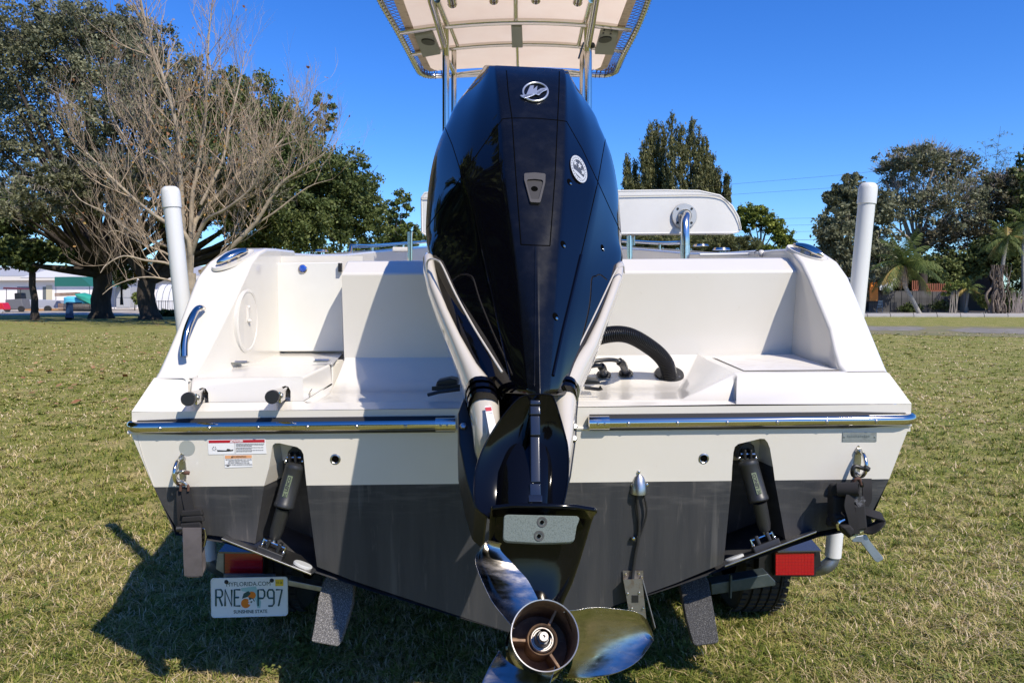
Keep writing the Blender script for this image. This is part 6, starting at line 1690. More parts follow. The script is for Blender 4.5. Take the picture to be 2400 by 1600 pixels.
# ---- the bare tree in front of the oaks
def bare_tree():
    Y = 36.0; k = Y / FPX; r = random.Random(21)
    b0 = at(447, 765, Y); b0.z = 0
    t = thing("bare_tree", "pale leafless winter tree with a few orange leaves, behind the left guide pole", "tree", tuple(b0))
    f = at(446, 640, Y)
    limbs = [([b0 - Vector((0, 0, .3)), b0 + Vector((0, 0, .4)), lerp(b0, f, .5), f], [.42, .33, .28, .27])]
    twigs = []; leaves = []
    mains = [([(446, 640), (430, 540), (424, 430), (414, 300), (385, 190), (350, 90), (330, 0), (322, -60)], .15), ([(446, 640), (440, 560), (400, 530), (330, 480), (265, 420), (215, 370), (170, 330)], .14),
             ([(446, 640), (452, 540), (470, 500), (520, 450), (570, 400), (640, 350), (680, 300), (700, 230)], .15), ([(470, 640), (530, 590), (600, 520), (650, 440), (700, 400), (760, 360)], .15),
             ([(446, 620), (450, 470), (462, 400), (480, 290), (485, 180), (490, 80), (500, -20)], .13), ([(446, 640), (420, 590), (370, 570), (310, 545), (250, 500), (190, 470), (160, 430)], .10),
             ([(446, 600), (480, 520), (530, 490), (590, 440), (620, 370), (645, 280)], .11), ([(430, 560), (390, 500), (350, 440), (330, 360), (345, 290), (330, 210)], .10),
             ([(446, 660), (400, 620), (340, 610), (290, 600), (250, 620), (235, 640)], .08), ([(446, 650), (400, 600), (330, 570), (270, 540), (240, 560)], .07), ([(446, 680), (390, 655), (330, 650), (270, 668), (240, 690)], .06),
             ([(470, 480), (520, 380), (540, 280), (560, 200), (575, 120)], .085), ([(424, 450), (380, 380), (300, 330), (260, 260), (250, 190)], .08), ([(560, 550), (640, 500), (720, 440), (780, 420)], .07), ([(640, 350), (700, 330), (770, 330)], .05)]
    def grow(p, d, L, w, lev):
        n = 3; P_ = [p]; q = p
        for i in range(n):
            d = (d + Vector((r.gauss(0, .16), r.gauss(0, .16), r.gauss(.10, .10)))).normalized(); q = q + d * (L / n); P_.append(q)
        twigs.append((P_, [w, w * .85, w * .65, w * .4]))
        if lev > 0:
            for i in range(r.choice((3, 4, 4))):
                j = r.choice((1, 2, 3)); a = Vector((r.gauss(0, 1), r.gauss(0, .8), r.gauss(.2, .5)))
                grow(P_[j], (d * 1.25 + a * .60 + Vector((0, 0, .45))).normalized(), L * r.uniform(.5, .78), w * .58, lev - 1)
        elif r.random() < .07: leaves.append(q)
    for pts, w in mains:
        dy = 0; acc = r.uniform(-1, 1)
        P_ = smoothpath([at(x, y, Y + acc * 3.5 * (i / len(pts))) for i, (x, y) in enumerate(pts)], 4)
        n = len(P_); limbs.append((P_, [lerp(w, w * .16, i / (n - 1)) for i in range(n)]))
        for i in range(3, n):
            if r.random() < (.8 if pts[-1][1] < 400 else .35):
                d = (P_[i] - P_[i - 1]).normalized(); ww = lerp(w, w * .16, i / (n - 1))
                for q in range(r.choice((1, 1, 2, 2))):
                    a = Vector((r.gauss(0, 1), r.gauss(0, 1), r.gauss(.25, .6)))
                    grow(P_[i], (d * .6 + a * .7 + Vector((0, 0, .55))).normalized(), r.uniform(1.2, 2.3), min(ww * .5, .034), 2)
    limb_mesh("trunk", limbs, barkg, t, 8)
    o = limb_mesh("twigs", twigs, mat("bare_twig", (.37, .285, .20), .9), t, 3); o["kind"] = "stuff"
    V, F, T = [], [], []
    for p in leaves + [at(465 + r.gauss(0, 75), 330 + r.gauss(0, 110), Y + r.uniform(-2, 2)) for _ in range(320)]:
        for _ in range(r.choice((1, 1, 2))):
            c = p + Vector((r.gauss(0, .1), r.gauss(0, .1), r.gauss(0, .1))); a = Vector((r.gauss(0, 1), r.gauss(0, 1), r.gauss(0, 1))).normalized(); b = a.cross(Vector((r.gauss(0, 1), r.gauss(0, 1), r.gauss(0, 1)))).normalized(); s = r.uniform(.04, .10)
            i = len(V); V += [tuple(c - a * s), tuple(c + b * s * .7), tuple(c + a * s), tuple(c - b * s * .7)]; F.append((i, i + 1, i + 2, i + 3)); T += [r.random()] * 4
    o = arr_mesh("dry_leaves", V, F, deadleaf, t, T); o["kind"] = "stuff"
bare_tree()

# ---- yard behind the left trees
ZB = 90.0
g_ = lambda px, py, Y=ZB: at(px, py, Y)
house = thing("house", "low pale house with a grey gabled roof behind the left oaks", "house", (-36, ZB, 0))
housewall = mat("house_wall", (.80, .76, .73), .8); rooft = mat("house_roof", (.34, .35, .38), .8); fascia = mat("fascia", (.66, .62, .56), .6)
def pr(pts, Y, dep, name, m, par, bev=0):
    q = MB(); q.prism([at(x, y, Y) for x, y in pts], (0, dep, 0)); return q.build(name, m, par, smooth=0, bevel=bev)
pr([(-420, 654), (560, 650), (560, 724), (-420, 724)], ZB, 9, "wall", housewall, house)
q = MB(); e0, e1 = at(-440, 650, ZB - .8), at(580, 646, ZB - .8); r0, r1 = at(-440, 628, ZB + 5), at(560, 626, ZB + 5); q.prism([e0, e1, r1, r0], (0, 0, .12)); q.build("roof", rooft, house, smooth=0)
pr([(-440, 650), (580, 646), (580, 655), (-440, 659)], ZB - .85, .06, "fascia_board", fascia, house)
pr([(48, 650), (140, 624), (205, 650)], ZB - .9, 4, "gable", mat("gable_white", (.66, .66, .70), .7), house)
for x0, x1 in ((-180, -60), (40, 78), (100, 122)): pr([(x0, 672), (x1, 672), (x1, 706), (x0, 706)], ZB - .03, .05, "window", mat("window_dark", (.12, .13, .14), .2), house)
for x0, x1 in ((108, 122),): pr([(x0, 668), (x1, 668), (x1, 722), (x0, 722)], ZB - .05, .04, "door", mat("door_cream", (.55, .5, .36), .6), house)
aw = thing("awning", "dark green canvas canopy beside the house, behind the thick oak trunk", "awning", tuple(at(190, 726, 80)))
awm = mat("awning_green", (.015, .13, .105), .7)
q = MB(); q.prism([at(128, 649, 80), at(190, 649, 80), at(214, 671, 80), at(128, 671, 80)], (0, 3, .1)); q.build("canopy_cloth", awm, aw, smooth=0)
q = MB(); q.prism([at(240, 658, 80.5), at(264, 660, 80.5), at(271, 672, 80.5), at(240, 673, 80.5)], (0, 2, .1)); q.build("canopy_end", awm, aw, smooth=0)
for x in (131, 210, 268): 
    q = MB(); q.tube([at(x, 670, 80.3), at(x, 726, 80.3)], .035, 8); q.build("post", galv, aw)
cb_ = thing("storage_cabinet", "tall light grey storage cabinet between the two thick oak trunks", "cabinet", tuple(at(288, 725, 82)))
cbm = mat("cabinet_grey", (.42, .43, .45), .5)
pr([(272, 672), (305, 672), (305, 722), (272, 722)], 82, 1.6, "body", cbm, cb_, .03)
for x0, x1, y0, y1 in ((273, 288, 673, 697), (289.5, 304, 673, 697), (273, 288, 699.5, 720), (289.5, 304, 699.5, 720)): pr([(x0, y0), (x1, y0), (x1, y1), (x0, y1)], 81.95, .05, "door", cbm, cb_, .01)
c2 = thing("storage_box", "low white storage box left of the grey cabinet", "box", tuple(at(263, 724, 83)))
pr([(256, 677), (271, 677), (271, 720), (256, 720)], 83, 1, "body", mat("box_white", (.55, .55, .60), .5), c2, .02); pr([(255.5, 674), (271.5, 674), (271.5, 678), (255.5, 678)], 82.9, 1.2, "lid", MATS["box_white"], c2, .01)
br_ = thing("waste_bin", "dark blue wheeled bin on the yard left of the thick oak trunk", "bin", tuple(at(164, 746, 48)))
bbm = mat("bin_blue", (.02, .05, .13), .5)
q = MB(); q.loft([[at(x, y, 47 + d) for x, y, d in ((153, 745, 0), (173, 745, 0), (173, 745, .7), (153, 745, .7))], [at(x, y, 47 + d) for x, y, d in ((155, 712, -.1), (171, 712, -.1), (171, 712, .8), (155, 712, .8))]]); q.build("body", bbm, br_, smooth=0, bevel=.02)
pr([(154, 708.5), (172, 708.5), (172, 712), (154, 712)], 46.85, .95, "lid", bbm, br_, .02)
q = MB(); q.tube([at(155, 744, 47.6), at(171, 744, 47.6)], .12, 10); q.build("wheels", blackp, br_)
tp = thing("tarp", "bright cyan tarp over a pile left of the thick trunk", "tarp", tuple(at(170, 728, 75)))
def drape(pts, Y, dep, m, par, seed):
    r = random.Random(seed); q = MB(); c = sum((at(x, y, Y) for x, y in pts), Vector()) / len(pts)
    f = [at(x, y, Y) for x, y in pts]; q.loft([[c + (p - c) * s + Vector((r.uniform(-.05, .05), d, r.uniform(-.04, .06))) for p in f] for s, d in ((.5, -.35), (.85, -.2), (1, 0), (1.0, dep * .5), (.8, dep))]); return q.build("sheet", m, par, smooth=30)
drape([(150, 697), (160, 694), (180, 697), (198, 704), (206, 712), (150, 711)], 73, 1.8, mat("tarp_cyan", (.10, .50, .68), .5), tp, 1)
tp2 = thing("tarp", "green tarp draped right of the cyan one, against the thick trunk", "tarp", tuple(at(205, 728, 75)))
drape([(175, 690), (188, 687), (205, 693), (222, 700), (224, 720), (212, 712), (195, 704), (180, 697)], 72.4, 1.6, mat("tarp_green", (.03, .30, .22), .5), tp2, 2)
pal = thing("timber_stack", "stack of reddish boards under the tarps behind the blue bin", "timber", tuple(at(180, 729, 74)))
wdm = mat("board_wood", (.32, .20, .13), .8, var=(3, (.22, .13, .08), .4, .6))
for k in range(6): pr([(136, 711 + k * 3), (226, 712 + k * 3), (226, 713.8 + k * 3), (136, 713 + k * 3)], 73.5, 1.8, "board", wdm, pal)
for k in range(2): pr([(128, 687 + k * 4), (175, 685 + k * 4), (175, 688 + k * 4), (128, 690 + k * 4)], 75, 1.0, "board", wdm, pal)
lt2 = thing("utility_trailer", "low grey utility trailer on the yard at the far left", "trailer", tuple(at(98, 728, 76)))
pr([(63, 702), (132, 704), (134, 722), (60, 722)], 76, 1.8, "body", mat("trailer_grey", (.36, .37, .42), .6), lt2, .03); pr([(58, 724), (136, 723), (136, 727), (58, 730)], 75.9, 1.8, "deck_edge", mat("rust_orange", (.40, .22, .10), .7), lt2)
for x in (82, 112): 
    q = MB(); q.lathe([(0, -.1), (.34, -.1), (.34, .1), (0, .1)], at(x, 724, 75.8), (0, 1, 0), 16); q.build("wheel", tyre, lt2)
gc_ = thing("golf_cart", "golf cart with a dark red roof at the far left by the house", "golf cart", tuple(at(30, 730, 70)))
pr([(8, 673), (50, 675), (51, 678.5), (7, 677)], 70, 1.3, "roof", mat("cart_roof", (.13, .03, .04), .5), gc_)
pr([(12, 702), (50, 700), (54, 724), (12, 726)], 70.1, 1.2, "body", mat("cart_body", (.14, .14, .15), .5), gc_, .06); pr([(33, 687), (46, 686), (49, 706), (34, 706)], 70.2, .9, "seat", blackp, gc_, .06)
for x in (15, 48):
    q = MB(); q.tube([at(x, 677, 70.2), at(x, 703, 70.2)], .025, 8); q.build("roof_post", blackp, gc_)
    q = MB(); q.lathe([(0, -.09), (.28, -.09), (.28, .09), (0, .09)], at(x + 2, 724, 70), (0, 1, 0), 16); q.build("wheel", tyre, gc_)
rc = thing("ride_on_mower", "bright red ride-on mower cut off by the left picture edge", "mower", tuple(at(-4, 733, 66)))
pr([(-30, 712), (4, 709), (9, 718), (10, 726), (-30, 727)], 66, .9, "hood", mat("mower_red", (.55, .01, .02), .3, coat=.5), rc, .05)
for x in (3, -24): 
    q = MB(); q.lathe([(0, -.08), (.16, -.08), (.16, .08), (0, .08)], at(x, 729, 65.8), (0, 1, 0), 16); q.build("wheel", mat("mower_wheel", (.4, .4, .4), .6), rc)
# pale shed/tunnel and black fence behind the guide pole
shd = thing("greenhouse", "white round-topped plastic shelter behind the forked oak", "shed", tuple(at(400, 727, 80)))
q = MB(); rings = []
for x in np.linspace(362, 470, 2): rings.append([at(x, 726.5, 80) + Vector((0, 2 - 2 * math.cos(t), 2.8 * math.sin(t))) for t in np.linspace(0, math.pi, 12)])
q.loft(rings, False, False); q.build("cover", mat("shed_white", (.62, .62, .62), .5), shd, smooth=60)
for x in np.linspace(364, 468, 8):
    q = MB(); q.tube([at(x, 726.5, 80) + Vector((0, 2 - 2.03 * math.cos(t), 2.83 * math.sin(t))) for t in np.linspace(0, math.pi, 10)], .03, 5); q.build("hoop", galv, shd)
fn = thing("metal_fence", "low black metal fence behind the left guide pole", "fence", tuple(at(400, 729, 72)))
for y in (706, 727):
    q = MB(); q.tube([at(366, y, 72), at(520, y, 72)], .03, 6); q.build("rail", blackp, fn)
for x in np.arange(367, 520, 5.2):
    q = MB(); q.tube([at(x, 704, 72), at(x, 729, 72)], .016 if int(x) % 3 else .03, 5); q.build("picket", blackp, fn)
wood_stuff = oak("bush", "dark low hedge under the forked oak behind the left guide pole", 56, (385, 740), 3, (385, 735), [], [(370, 735, 30, 9, 26, 50), (410, 737, 34, 10, 26, 50), (440, 737, 34, 12, 26, 50)], oakleaf, .2, seed=13, clump=.2, tb=-.2)
oak("bush", "small green plant against the grey cabinet", 78, (316, 726), 2, (316, 715), [], [(317, 702, 9, 17, 20, 40)], shrubleaf, .16, seed=14, clump=.25, tb=.05)

# ---- casuarina clump
cs = thing("casuarina_tree", "tall dark feathery conifer with many pointed tops behind the backrest", "tree", tuple(at(1590, 735, 85)))
spires = [(1575, 277, 40), (1538, 288, 38), (1618, 285, 42), (1510, 330, 36), (1655, 325, 38), (1488, 390, 30), (1682, 400, 26), (1596, 300, 38), (1555, 300, 36), (1637, 306, 34), (1470, 375, 18), (1475, 420, 26), (1702, 415, 14), (1525, 300, 28), (1665, 360, 30), (1640, 400, 50), (1560, 400, 60), (1510, 430, 50)]
V = []; B = []; r = random.Random(31); trk = []
for sx, sy, w in spires:
    Y = 85 + r.uniform(-2, 2); k = Y / FPX; H = 570 - sy
    for i in range(20):
        t = (i + .5) / 20; y = sy + H * t; ww = w * (.14 + .86 * min(1, t * 1.35) ** .75) * .62
        for q in range(2 if t < .15 else 4):
            a = r.uniform(0, 6.28); d = r.uniform(.2, 1.05) * ww * (.75 + .4 * r.random())
            c = at(sx + math.cos(a) * d, y + r.uniform(-9, 9), Y + math.sin(a) * d * k); B.append((c, 9 * k, 9 * k, 12 * k, 5, 15))
    trk.append(([at(sx, sy + 6, Y), at(sx, 560, Y), at(1585, 735, 85)], [.03, .14, .3]))
limb_mesh("trunk", trk, bark, cs, 6)
leaf_cloud("crown", B, pineleaf, cs, .36, .42, 5, asp=.30, droop=True, tb=.02)
# ---- round topped pine
pn = oak("pine_tree", "sunlit round-topped pine between the backrest and the right trees", 80, (1775, 735), 12, (1776, 610),
    [[(1770, 570, 0), (1745, 530, 0)], [(1790, 560, 0), (1800, 520, 1)], [(1830, 590, 0)]],
    [(1757, 502, 32, 22, 50, 60), (1782, 505, 30, 22, 36, 60), (1808, 528, 34, 18, 46, 60), (1832, 552, 26, 18, 40, 60), (1745, 528, 22, 16, 26, 60), (1842, 572, 24, 14, 30, 60), (1770, 590, 40, 16, 46, 60), (1860, 578, 16, 12, 22, 50), (1815, 588, 34, 12, 36, 60)], slash, .26, seed=41, clump=.2, tb=.0)
# ---- low scrub line behind the boat
oak("scrub", "low olive scrub and palmetto line showing under the backrest", 70, (1600, 735), 4, (1600, 650), [], [(1480 + i * 34, 566 + (i % 3) * 5, 36, 24, 44, 60) for i in range(9)], leafmat("palmetto", (.04, .05, .02), (.11, .125, .045), (.26, .24, .09)), .34, seed=43, clump=.2, asp=.2)
oak("scrub", "dense dark hedge between the pine and the big right tree", 74, (1860, 735), 4, (1860, 690), [], [(1760 + i * 40, 640 + (i % 2) * 10, 44, 50, 60, 60) for i in range(5)], oakleaf, .34, seed=44, clump=.2)
# ---- right wood: several separate trees
oak("oak_tree", "dark dense oak at the left end of the right wood, behind the guide pole", 66, (1990, 735), 16, (1990, 640), [[(1960, 600, 0), (1950, 520, 0)], [(2010, 580, 0), (2030, 480, 0)]],
    [(1975, 470, 42, 40, 90, 60), (1960, 540, 46, 50, 110, 60), (2040, 500, 60, 60, 130, 60), (1985, 610, 60, 50, 110, 60), (2060, 590, 60, 50, 110, 60), (2000, 430, 30, 26, 40, 50), (1945, 590, 30, 40, 50, 60), (2030, 660, 80, 40, 90, 60)], oakleaf2, .30, seed=51, clump=.16, tb=.10, twigs=20, twigmat=twigm)
oak("grey_tree", "wide thinly leaved grey tree with pale limbs, highest of the right wood", 70, (2160, 735), 20, (2150, 600),
    [[(2120, 520, 0), (2100, 440, 0), (2090, 380, 0)], [(2160, 500, 0), (2180, 420, 0), (2200, 370, 0)], [(2210, 520, 0), (2250, 450, 0), (2280, 400, 0)], [(2130, 560, -2), (2080, 520, -2)]],
    [(2105, 395, 60, 45, 60, 46), (2170, 375, 70, 38, 70, 46), (2230, 400, 60, 45, 60, 46), (2130, 470, 80, 50, 70, 40), (2230, 480, 80, 60, 70, 40), (2300, 450, 50, 50, 60, 44)], oakleaf2, .28, seed=52, clump=.17, bm_=twigm, twigs=260, twigmat=twigm, tb=.06)
oak("grey_tree", "brownish bare-twigged tree above the leaning palm, in the right wood", 69, (2260, 735), 14, (2255, 620), [[(2300, 560, 0), (2330, 500, 0)]],
    [(2200, 560, 60, 50, 60, 50), (2270, 540, 60, 60, 60, 50), (2330, 500, 60, 60, 70, 50), (2360, 440, 40, 50, 60, 50)], leafmat("brown_leaf", (.05, .047, .027), (.14, .125, .07), (.29, .25, .15)), .28, seed=53, clump=.17, bm_=twigm, twigs=230, twigmat=mat("twig_pinkgrey", (.24, .20, .18), .9), tb=-.05)
oak("oak_tree", "dark oak at the right picture edge behind the vine-wrapped trunk", 68, (2330, 735), 22, (2330, 600), [[(2360, 520, 0), (2400, 420, 0)]],
    [(2400, 440, 50, 50, 110, 60), (2390, 540, 60, 60, 120, 60), (2330, 600, 60, 50, 110, 60), (2420, 380, 30, 40, 50, 50), (2250, 620, 70, 45, 110, 60), (2170, 640, 70, 40, 110, 60), (2440, 640, 70, 60, 120, 60), (2110, 650, 60, 36, 80, 60)], oakleaf, .30, seed=54, clump=.16, tb=.16)
oak("oak_tree", "far dark trees closing the wood beyond the picture's right edge", 72, (2560, 735), 22, (2560, 600), [], [(2500, 480, 80, 90, 110, 60), (2600, 420, 90, 90, 110, 60), (2560, 600, 130, 90, 140, 60)], oakleaf, .34, seed=55, clump=.16)
# bamboo plume
bb = thing("bamboo", "thin feathery bamboo top standing above the right wood", "bamboo", tuple(at(2325, 735, 71)))
cul = []; BL = []; r = random.Random(5)
for (x0, x1, y1) in ((2322, 2345, 296), (2318, 2308, 330), (2330, 2362, 345)):
    P_ = smoothpath([at(x0, 560, 71), at(x0 + (x1 - x0) * .3, 430, 71), at(x1, y1, 71)], 6); cul.append((P_, [.03 * (1 - i / len(P_)) + .008 for i in range(len(P_))]))
    for i in range(34):
        t = r.random(); p = P_[int(t * (len(P_) - 1))]; e = p + Vector((r.uniform(-1, 1), r.uniform(-.6, .6), r.uniform(-.1, .7))) * 1.1; cul.append(([p, lerp(p, e, .5) + Vector((0, 0, .12)), e], [.012, .009, .006])); BL.append((lerp(p, e, .8), .45, .45, .18, 2, 6))
limb_mesh("trunk", cul, twigd, bb, 4); leaf_cloud("crown", BL, shrubleaf, bb, .22, .5, 7, asp=.2)

# ---- palms
def palm(label, Y, trunk, tr_px, fronds, seed, lean=None, skirt=False, frl=1.0, dry=.12):
    r = random.Random(seed); k = Y / FPX; b = at(trunk[0][0], trunk[0][1], Y); b.z = 0
    t = thing("palm_tree", label, "palm", tuple(b))
    P_ = smoothpath([b] + [at(x, y, Y) for x, y in trunk[1:]], 5); n = len(P_)
    limb_mesh("trunk", [(P_, [tr_px * k / 2 * (1.25 if i == 0 else lerp(1.05, .8, i / n)) for i in range(n)])], palmtrunk, t, 10)
    top = P_[-1]
    for i in range(fronds):
        a = 2 * math.pi * i / fronds + r.uniform(-.2, .2); el = r.choice((1.25, .95, .6, .25, -.1)) + r.uniform(-.15, .15); L = frl * r.uniform(.8, 1.15)
        d = Vector((math.cos(a) * math.cos(el), math.sin(a) * math.cos(el), math.sin(el))); p = top.copy(); R_ = [p.copy()]
        for s in range(12):
            d = (d + Vector((0, 0, -.125))).normalized(); p = p + d * L / 12; R_.append(p.copy())
        V, F, T = [], [], []; side = d.cross(Vector((0, 0, 1))).normalized(); tv = r.uniform(.25, .8) if r.random() > dry else 1.0
        for s in range(1, 13):
            for h in (0, .5):
                c = lerp(R_[s - 1], R_[s], h); dd = (R_[s] - R_[s - 1]).normalized(); ln = L * .24 * math.sin(math.pi * min(.97, (s + h) / 13.5)) + .06
                for sg in (1, -1):
                    tip = c + (side * sg * .75 + dd * .5 + Vector((0, 0, -.45 - .35 * r.random()))) * ln; w = dd * .034 * max(1, L / 2); j = len(V)
                    V += [tuple(c - w), tuple(c + w), tuple(tip + w * .2), tuple(tip - w * .2)]; F.append((j, j + 1, j + 2, j + 3)); T += [min(1, max(0, tv + r.uniform(-.2, .2) * (tv < 1)))] * 4
        j = len(V)
        for s in range(13):
            q = R_[s]; w = side * .018 * (1 - s / 16) * max(1, L / 2); V += [tuple(q - w), tuple(q + w)]; T += [.85, .85]
        for s in range(12): F.append((j + 2 * s, j + 2 * s + 1, j + 2 * s + 3, j + 2 * s + 2))
        arr_mesh("frond", V, F, palmleaf, t, T)
    if skirt:
        q = MB()
        for i in range(60):
            a = r.uniform(0, 6.28); s = top + Vector((math.cos(a), math.sin(a), 0)) * .16; s.z -= r.uniform(0, .5); e = s + Vector((math.cos(a) * .25, math.sin(a) * .25, -r.uniform(.8, 1.7))); w = Vector((-math.sin(a), math.cos(a), 0)) * .03
            q.add([s - w, s + w, e + w * .4, e - w * .4], [(0, 1, 2, 3)])
        q.build("dead_fronds", mat("dead_frond", (.42, .28, .14), .8, var=(1.2, (.30, .22, .16), .4, .6)), t, smooth=0, recalc=False)["kind"] = "stuff"
    return t
palm("palm with a bent leaning pale trunk and hanging dead skirt, beside the guide pole", 60, [(2156, 739), (2140, 705), (2122, 672), (2117, 640), (2119, 622)], 9.5, 28, 61, skirt=True, frl=3.0, dry=.1)
palm("short straight thin palm beside the yellow-green shrub", 62, [(2262, 737), (2267, 700), (2270, 676)], 6, 13, 62, frl=1.6, dry=.25)
palm("large palm with drooping fronds on the vine-wrapped trunk at the right edge", 61, [(2344, 738), (2348, 640), (2360, 560)], 9, 24, 63, frl=2.2, dry=.2)
palm("young palm in the thicket at the far right", 64, [(2400, 738), (2398, 600), (2402, 520)], 8, 18, 64, frl=1.9, dry=.1)
# vine-wrapped trunk
vt = thing("vine_trunk", "brown vine-wrapped double trunk near the right picture edge", "tree trunk", tuple(ground_at(2340, 739)))
r = random.Random(77); L_ = []
for i in range(26):
    x0 = 2340 + r.gauss(0, 10); P_ = [at(x0, 741, 59.5)] + [at(x0 + r.gauss((j - 2) * 1.5, 5), 741 - j * 24, 59.5 + r.uniform(-.4, .4)) for j in range(1, 6)]; P_[0].z = 0
    w = r.choice((.03, .04, .06, .10)); L_.append((smoothpath(P_, 3), [w * lerp(1.3, .5, j / 15) for j in range(16)]))
limb_mesh("trunk", L_, mat("vine_bark", (.20, .155, .12), .95, var=(5, (.11, .085, .065), .4, .6)), vt, 6)
for lb, bl_, Y, sd, lm_ in (("yellow-green shrub with bare stems on the bed beside the thin palm", [(2232, 672, 18, 14, 26, 40), (2248, 668, 14, 10, 18, 40), (2218, 688, 10, 8, 10, 30)], 61, 71, shrubleaf),
                    ("low green plant between the thin palm and the vine-wrapped trunk", [(2310, 712, 16, 14, 26, 40), (2300, 695, 10, 14, 14, 30)], 61, 72, shrubleaf),
                    ("dark shrub filling the gap right of the vine-wrapped trunk", [(2365, 700, 22, 34, 50, 50)], 63, 73, oakleaf),
                    ("shadowy undergrowth at the foot of the dark trunk behind the leaning palm", [(2190, 716, 36, 16, 50, 50), (2130, 722, 30, 10, 30, 50)], 64, 74, oakleaf)):
    t = oak("shrub", lb, Y, (bl_[0][0], 738), 2, (bl_[0][0], 715), [], bl_, lm_, .17, seed=sd, clump=.25, tb=.12 if lm_ is shrubleaf else -.1, bm_=twigm)
q = thing("bare_shrub", "pinkish leafless stems in a bundle at the far right of the bed", "shrub", tuple(ground_at(2385, 739))); L_ = []
for i in range(40):
    x0 = 2385 + r.gauss(0, 8); x1 = x0 + r.gauss(0, 9); P_ = [at(x0, 740, 60), at(lerp(x0, x1, .6), 705, 60), at(x1, 690 + r.uniform(-14, 14), 60)]; L_.append((P_, [.025, .02, .01]))
limb_mesh("stems", L_, MATS["twig_pinkgrey"], q, 4)
q = thing("shrub", "cluster of pale bare stems under the yellow-green shrub", "shrub", tuple(ground_at(2235, 739))); L_ = []
for i in range(7):
    x0 = 2236 + r.gauss(0, 9); x1 = x0 + r.gauss(0, 6); P_ = [at(x0, 740, 60.5), at(lerp(x0, x1, .5), 712, 60.5), at(x1, 680, 60.5)]; L_.append((P_, [.045, .035, .02]))
limb_mesh("stems", L_, twigm, q, 5)
# dark background trunk behind leaning palm
q = thing("oak_tree", "thick dark shaded trunk right behind the leaning palm", "tree", tuple(at(2158, 737, 66)))
limb_mesh("trunk", [([at(2158, 737, 66), at(2158, 690, 66), at(2162, 640, 66)], [.75, .5, .42])], bark, q, 10)

# ---- house and fence behind the right wood
h2 = thing("garden_house", "dark house with an orange door and orange balcony rails behind the right palms", "house", tuple(at(2130, 736, 76)))
drk = mat("dark_timber", (.045, .032, .026), .8); orm = mat("orange_paint", (.70, .22, .03), .6); terr = mat("terracotta_rail", (.30, .10, .055), .7)
pr([(1960, 640), (2330, 640), (2330, 737), (1960, 737)], 78, 6, "wall", drk, h2)
pr([(2039, 661), (2058, 661), (2058, 705), (2039, 705)], 62.5, .1, "door", orm, h2)
pr([(1990, 650), (2100, 652), (2100, 657), (1990, 655)], 63.5, 1.5, "roof_edge", fascia, h2)
pr([(2062, 658), (2092, 660), (2092, 680), (2062, 680)], 63, .1, "white_wall_panel", mat("panel_white", (.7, .72, .76), .6), h2)
for x0, x1, y0, y1 in ((2138, 2152, 655, 680), (2172, 2230, 662, 682)):
    pr([(x0, y1 - 2), (x1, y1 - 2), (x1, y1 + 1), (x0, y1 + 1)], 62.2, .08, "balcony_beam", terr, h2)
    for x in np.arange(x0, x1, 4.2): pr([(x, y0 + 2), (x + 1.7, y0 + 2), (x + 1.7, y1), (x, y1)], 62.2, .05, "baluster", terr, h2)
wf = thing("board_fence", "weathered grey board fence in the shade behind the leaning palm", "fence", tuple(at(2130, 738, 67)))
fb = mat("fence_board", (.09, .087, .087), .85, var=(.9, (.03, .03, .029), .4, .6))
r = random.Random(9); x = 2036.0; fmesh = None
while x < 2232:
    w = r.uniform(3.6, 4.6)
    if fmesh is None:
        q = MB(); q.prism([Vector((0, 0, 0)), Vector((.155, 0, 0)), Vector((.155, 0, 1.9)), Vector((.0775, 0, 1.96)), Vector((0, 0, 1.9))], (0, .03, 0)); o = q.build("board", fb, wf, smooth=0); fmesh = o.data
    else:
        o = bpy.data.objects.new("board", fmesh); COL.objects.link(o); put(o, wf)
    p = at(x, 737, 63.6 + r.uniform(0, .05)); o.location = (p.x, p.y, 0); x += 4.25
for nm, x in (("garden_chair", 2060),):
    ch = thing("garden_chair", "pale slatted folding chair standing by the board fence", "chair", tuple(at(2062, 733, 62)))
    q = MB(); q.tube([at(2054, 732, 61.5), at(2058, 712, 61.7), at(2060, 704, 61.8)], .02, 6); q.tube([at(2068, 732, 61.5), at(2068, 712, 61.7), at(2069, 704, 61.8)], .02, 6); q.build("chair_frame", galv, ch)
    q = MB(); q.prism([at(2056, 720, 61.4), at(2068, 720, 61.4), at(2069, 719, 61.8), at(2058, 719, 61.8)], (0, 0, .03)); q.build("seat", galv, ch)
    for k in range(4):
        q = MB(); q.box(at(2063.5, 705 + k * 3.4, 61.75), (.36, .02, .05)); q.build("slat", galv, ch)

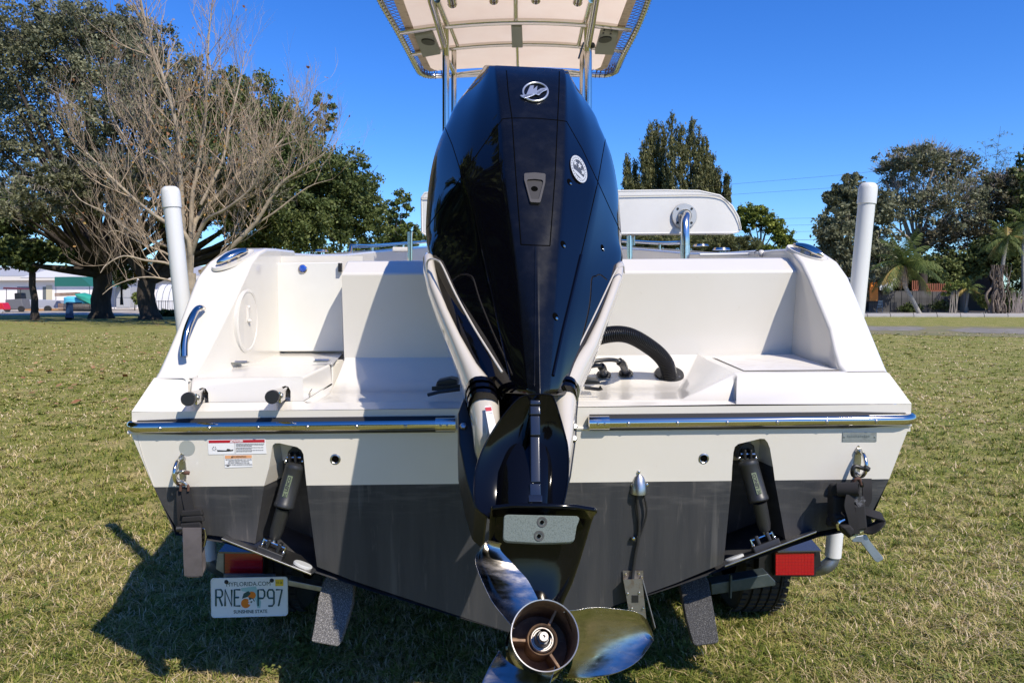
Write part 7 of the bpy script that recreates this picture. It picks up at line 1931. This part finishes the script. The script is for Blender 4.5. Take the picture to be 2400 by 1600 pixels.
# ---- power lines
for i, (xa, ya, xb, yb, xc, yc) in enumerate(((1712, 432, 2000, 408, 2420, 352), (1716, 456, 1960, 440, 2420, 405), (1850, 512, 2100, 508, 2420, 500), (1855, 528, 2060, 524, 2420, 520), (1855, 543, 2060, 540, 2420, 536), (1875, 562, 2060, 562, 2420, 562))):
    lbs = ("highest overhead wire, rising to the right above the wood", "second overhead wire, just under the highest", "third overhead wire, level with the pine's top", "fourth overhead wire, close under the third", "fifth overhead wire, halfway between the fourth and the lowest", "lowest and thickest overhead wire, beside the pine's base")
    q = MB(); xe = 1100; k = (yb - ya) / (xb - xa)
    q.tube([at(xe, ya - (xa - xe) * k + 3, 88), at(xa, ya, 82), at(xb, yb, 76), at(xc, yc, 72), at(xc + 500, yc - 30, 66)], .018 if i == 5 else .012, 5)
    o = q.build("power_line", mat("wire_black", (.03, .03, .035), .6), smooth=0); tag(o, lbs[i], "wire")
q = thing("utility_pole", "grey utility pole standing beyond the picture to the right", "pole", tuple(at(2920, 735, 66)))
m_ = MB(); b_ = at(2920, 735, 66); m_.tube([(b_.x, b_.y, 0), (b_.x, b_.y, 15)], [.18, .12], 12); m_.build("pole", bark, q)
m_ = MB(); m_.box((b_.x, b_.y - .15, 14), (2.4, .1, .12)); m_.build("cross_arm", bark, q)

# ---- trees standing behind the photographer: they show in the engine's gloss
def behind(name, label, x, y, h, rr__, seed):
    t = thing(name, label, "tree", (x, y, 0)); r = random.Random(seed)
    limb_mesh("trunk", [(wob(Vector((x, y, 0)), Vector((x, y, h * .5)), 3, .2, r), [.5, .4, .35, .3])], bark, t, 8)
    B = [(Vector((x + r.uniform(-.6, .6) * rr__, y + r.uniform(-.5, .5) * rr__, h * r.uniform(.32, .8))), rr__ * .55, rr__ * .5, h * .2, 70, 40) for _ in range(9)]
    leaf_cloud("crown", B, oakleaf, t, .5, .16, seed)
behind("oak_tree", "dark oak standing left of the camera, seen only as a reflection in the engine", -14, -1, 15, 5.0, 81)
behind("oak_tree", "tall oak left of the boat out of frame, seen only as a reflection", -17, 14.5, 17, 4.6, 86)
behind("oak_tree", "broad oak just left of the frame, seen only as a reflection", -16, 9.5, 17, 5.2, 85)
behind("oak_tree", "tall oak further forward left of the frame, seen only as a reflection", -15, 4.5, 17, 5.2, 84)
behind("oak_tree", "second dark oak far behind the camera, seen only as a reflection", -7, -24, 12, 6.5, 82)
behind("oak_tree", "third dark oak behind the camera further left, seen only as a reflection", -27, -4, 13, 7, 83)
